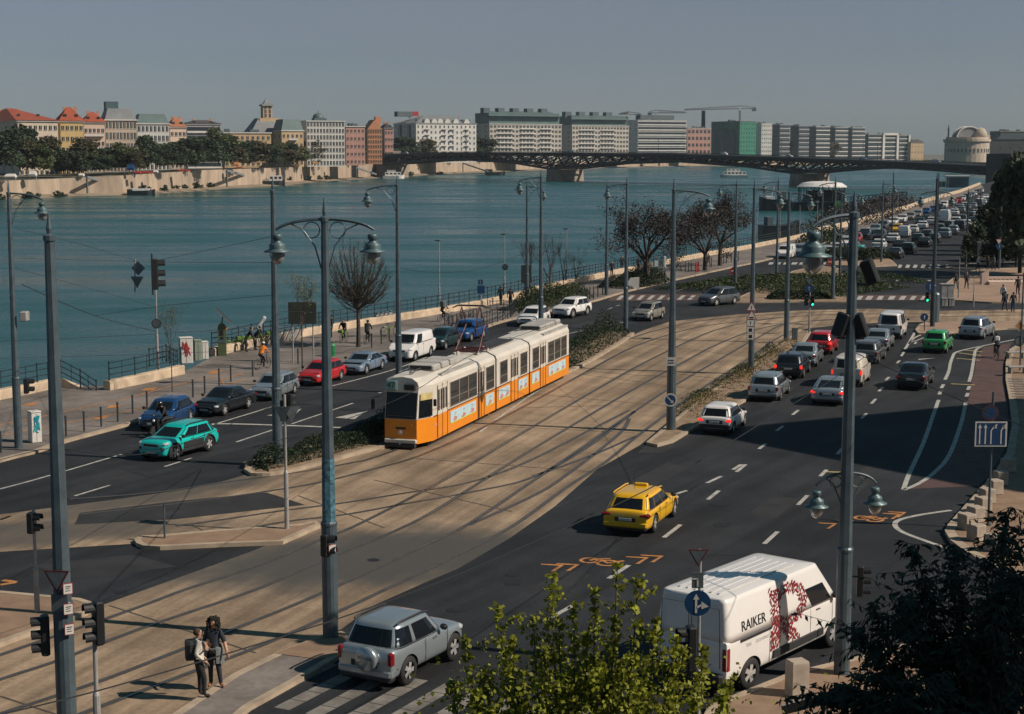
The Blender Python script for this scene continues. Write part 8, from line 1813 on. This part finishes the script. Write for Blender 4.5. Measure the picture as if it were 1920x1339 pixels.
wJ = pose(legs=((.06, .0), (-.02, .0)), arms=(((-.02, .27, 1.15), (.10, .36, .96)), ((.03, -.25, 1.15), (.24, -.12, 1.10))), w=.92); wJ['anL'] = (.02, .17, .085); wJ['toeL'] = (.10, .29, .035); wJ['knL'] = (.05, .13, .49)
Pw = G(403, 1287, .10); wom = person('woman with long curly dark hair in navy shirt with jacket tied at waist', Pw, R(-100), 'stand', 'cloth_navy', 'cloth_navy', 'shoe_brown', 1.04, 'hair_dark', mesh=body_mesh(wJ, True), fore='skin')
r = random.Random(3); hb = MB()
for i in range(420):
    a = r.uniform(0, 6.283); q = r.uniform(.09, .17); z = 1.40 + .38 * r.random(); 
    x, y = q * math.cos(a) - .02, q * math.sin(a)
    if x > .055 and z < 1.70 and abs(y) < .085: continue
    if z > 1.72: x *= .6; y *= .6
    hb.sphere((x, y, z), .026, n=5)
hb.build('curly_hair', M('hair_dark'), wom)
MB().sphere((.118, 0, 1.625), .016, .013, .02, 8).build('nose', M('skin'), wom, True)
for s_ in (-1, 1): MB().sphere((.108, s_ * .033, 1.652), .010, n=6).build('eye', M('hair_dark'), wom, True)
MB().box(.112, 0, 1.585, .01, .045, .012).build('mouth', M('cloth_red'), wom)
jk = MB(); N = 22
jk.loft([[((.165 + dz) * math.cos(a) * 1.0, (.20 + dz) * math.sin(a), z + .03 * math.sin(3 * a)) for a in lin(.5, 5.78, N)] for z, dz in ((1.04, 0), (1.0, .02), (.80, .05), (.62, .06))], closed=False); jk.tube([(.17, -.1, 1.02), (.19, 0, 1.0), (.17, .1, 1.02)], .03, 6)
jk.build('tied_jacket', M('cloth_grey'), wom)
cmr = MB().bbox(.2, .02, .95, .08, .13, .09, .02).build('camera', M('black_plastic'), loc=Pw, rz=R(-100), scale=1.04, label='black camera hanging at the hip of the curly-haired woman', cat='camera')
# walkers and waiting people
PEO = [(939, 573, 'walk', 80, 'cloth_black', 'cloth_black', 'person in dark coat walking at the railing, left of a pair'), (957, 577, 'walk', 85, 'cloth_black', 'cloth_navy', 'person in dark jacket and pale shoes, right of a pair at the railing'),
       (1147, 519, 'walk', -95, 'cloth_black', 'cloth_black', 'man in dark suit walking below the big dark tree'), (1166, 508, 'stand', -80, 'cloth_black', 'cloth_navy', 'dark figure leaning on the railing behind the plain pole'), (1197, 511, 'walk', 80, 'cloth_black', 'cloth_black', 'person in black walking just left of the dark tree trunk'),
       (1328, 502, 'walk', -60, 'cloth_navy', 'cloth_jeans', 'person in blue beside the forked dark tree'), (622, 634, 'stand', 200, 'cloth_black', 'cloth_black', 'tall dark figure partly behind the big double lamp post'),
       (1792, 542, 'walk', 90, 'cloth_black', 'cloth_black', 'left one of two dark walkers on the plaza'), (1812, 542, 'walk', -90, 'cloth_black', 'cloth_navy', 'right one of two dark walkers on the plaza'), (1833, 509, 'walk', 0, 'cloth_white', 'cloth_black', 'person in white shirt under the trees by the kiosk'), (1852, 506, 'stand', 90, 'cloth_black', 'cloth_black', 'dark figure in the shade beside the kiosk'), (1863, 507, 'walk', 180, 'cloth_grey', 'cloth_black', 'person in grey striped top left of the floodlight mast'),
       (1880, 569, 'walk', 30, 'cloth_white', 'cloth_navy', 'person in white shirt walking at the right tram crossing'), (1884, 583, 'walk', 100, 'cloth_navy', 'cloth_navy', 'person with blue bag at the right tram crossing'), (1899, 585, 'stand', 90, 'cloth_black', 'cloth_jeans', 'tall dark-dressed person standing at the right tram crossing'), (1908, 552, 'stand', 90, 'cloth_black', 'cloth_black', 'dark figure by the plaza steps at right')]
for x, y, kd, a, tp_, bt_, lab in PEO: person(lab, G(x, y, .13 if not 1870 < x < 1905 else .01), R(a), kd, tp_, bt_, scale=1.0)
# bicycles
mat('bike_green', (.12, .22, .04), .4, 0, 0); mat('bike_black', (.02, .02, .022), .4, .3, 0)
def bike_meshes(col):
    wv = MB()
    wv.tube([(.33 * math.cos(a), 0, .33 * math.sin(a)) for a in lin(0, 2 * math.pi, 21)], .018, 5)
    for i in range(8): a = math.pi * i / 8; wv.tube([(.32 * math.cos(a), 0, .32 * math.sin(a)), (-.32 * math.cos(a), 0, -.32 * math.sin(a))], .003, 3)
    fr = MB(); B = Vector((-.05, 0, .30)); S_ = Vector((-.16, 0, .80)); H_ = Vector((.42, 0, .82)); Rw, Fw = Vector((-.52, 0, .34)), Vector((.55, 0, .34))
    for a, b in ((B, S_), (B, H_ - Vector((0, 0, .1))), (S_ + Vector((.03, 0, -.2)), H_ - Vector((0, 0, .08))), (B, Rw), (S_ - Vector((0, 0, .1)), Rw), (H_, Fw)): fr.tube([a, b], .024, 6)
    hbar = MB().tube([(.40, -.28, 1.04), (.46, -.1, 1.02), (.46, .1, 1.02), (.40, .28, 1.04)], .016, 5); hbar.tube([(.46, 0, 1.02), (.42, 0, .8)], .018, 5)
    sd_ = MB().bbox(-.20, 0, .92, .27, .15, .07, .03); sd_.tube([(-.20, 0, .9), (-.16, 0, .76)], .015, 5)
    return wv.mesh('wheel', M('rubber')), fr.mesh('frame', M(col)), hbar.mesh('handlebar', M('bike_black')), sd_.mesh('saddle', M('bike_black'))
BK = {c: bike_meshes(c) for c in ('bike_green', 'bike_black')}
def bike(label, P, rz, col='bike_black', basket=False, group='bicycles', scale=1.0):
    wv, fr, hb_, sd_ = BK[col]; t = thing('bicycle', label, 'bicycle', P, rz, group, scale)
    put('wheel', wv, t, (-.52, 0, .34)); put('wheel', wv, t, (.55, 0, .34)); put('frame', fr, t); put('handlebar', hb_, t); put('saddle', sd_, t)
    if col == 'bike_green': MB().bbox(.62, 0, .86, .3, .34, .24, .03).build('basket', M('bike_green'), t); MB().tube([(-.52 + .37 * math.cos(a), 0, .34 + .37 * math.sin(a)) for a in lin(.2, 2.6, 9)], .03, 5).build('mudguard', M('bike_green'), t)
    return t
def rider(label, blabel, px, py, az, top='cloth_black', bot='cloth_black', col='bike_black', z=.12, scale=1.0):
    P = G(px, py, z); bike(blabel, P, R(az), col, scale=scale); return person(label, P + Vector((-.18 * math.cos(R(az)), -.18 * math.sin(R(az)), -.02)), R(az), 'cycle', top, bot, scale=scale)
o = rider('cyclist in orange vest and white helmet on the promenade', 'black bicycle ridden by the orange-vested cyclist', 492, 692, 62, 'cloth_orange'); 
MB().sphere((.35, 0, 1.68), .12, .10, .085, 12).build('helmet', M('cloth_white'), o, True)
rider('dark-dressed cyclist on a green bike at the bare tree', 'green shared bicycle ridden beside the bare tree', 645, 642, 255, 'cloth_black', 'cloth_black', 'bike_green'); rider('cyclist in black passing right of the bare tree trunk', 'black bicycle right of the bare tree trunk', 689, 644, 78)
rider('cyclist with big backpack before the slim light', 'black bicycle of the cyclist with backpack', 831, 603, 60, 'cloth_black', 'cloth_black'); rider('cyclist with pale bag riding the red lane at right', 'black bicycle on the red lane at right', 1868, 671, 85, 'cloth_black', 'cloth_navy', z=.01)
P = G(831, 603, .12); MB().bbox(-.02, 0, 1.42, .34, .5, .62, .1).build('backpack', M('cloth_grey'), loc=P, rz=R(60), label='large grey box backpack of the cyclist before the slim light', cat='backpack')
P = G(1868, 671, .01); MB().bbox(-.06, 0, 1.28, .16, .34, .42, .06).build('shoulder_bag', M('cloth_white'), loc=P, rz=R(85), label='white bag on the back of the cyclist in the red lane', cat='bag')
for x, y, a, lab in ((461, 660, 10, 'person in black bending over the green bikes, left'), (478, 657, -10, 'person in black bending over the green bikes, right')): person(lab, G(x, y, .12), R(a), 'lean', 'cloth_black', 'cloth_black')
P = G(489, 650, .12); MB().lathe([(.14, 0), (.14, .85), (.10, .95)], 12, 0, Matrix.Rotation(R(35), 4, 'Y')).build('white_roll', M('cloth_white'), loc=P + Vector((-.2, 0, 1.35)), label='white roll carried above the people bending over bikes', cat='roll')
for i, (x, y) in enumerate(((432, 658), (441, 657), (450, 656), (472, 651), (486, 648), (496, 646))): bike('parked green bike at the bike station, number %d from the left' % (i + 1), G(x, y, .12), R(20), 'bike_green', group='parked shared bicycles')
bike('green bike docked right of the cyclists', G(732, 630, .12), R(30), 'bike_green', group='parked shared bicycles')
for i, (x, y) in enumerate(((842, 610), (868, 606), (884, 603))): bike('dark bicycle in the hoop racks, number %d from the left' % (i + 1), G(x, y, .12), R(70), group='bicycles in the racks')
# motorcyclist
Pk = G(305, 818, .0); t = thing('motorcycle', 'dark scooter between the blue hatchback and the turquoise car', 'motorcycle', Pk, R(-118))
for x_ in (-.55, .62): MB().lathe([(.2, -.06), (.3, -.05), (.3, .05), (.2, .06)], 16, 0, Matrix.Translation((x_, 0, .3)) @ Matrix.Rotation(R(90), 4, 'X')).build('wheel', M('rubber'), t)
MB().loft([[(-.85, y, .75), (-.2, y, .80), (.0, y, .45), (.35, y, .45), (.5, y, 1.0), (.62, y, .95), (.55, y, .35), (-.5, y, .35)] for y in (-.18, .18)]).build('fairing', M('paint_black'), t); MB().bbox(-.4, 0, .84, .7, .3, .1, .04).build('saddle', M('black_trim'), t); MB().tube([(.42, -.34, 1.08), (.5, 0, 1.05), (.42, .34, 1.08)], .02, 5).build('handlebar', M('black_trim'), t); MB().sphere((.62, 0, .85), .09, n=8).build('headlight', M('head_glass'), t, True)
o = person('motorcyclist in black jacket and black helmet between the cars', Pk + Vector((.1, .25, 0)), R(-118), 'cycle', 'cloth_black', 'cloth_black'); MB().sphere((.36, 0, 1.63), .15, .135, .15, 14).build('helmet', M('paint_black'), o, True)
# ================================================================ air
hz = bpy.data.materials.new('haze_air'); hz.use_nodes = True; n = hz.node_tree; n.nodes.clear()
pv = n.nodes.new('ShaderNodeVolumePrincipled'); pv.inputs['Color'].default_value = (.80, .88, .95, 1); pv.inputs['Density'].default_value = .00005; pv.inputs['Anisotropy'].default_value = .2
n.links.new(pv.outputs[0], n.nodes.new('ShaderNodeOutputMaterial').inputs['Volume'])
MB().box(200, 1500, 50, 4600, 3800, 114).build('haze', hz, kind='stuff')
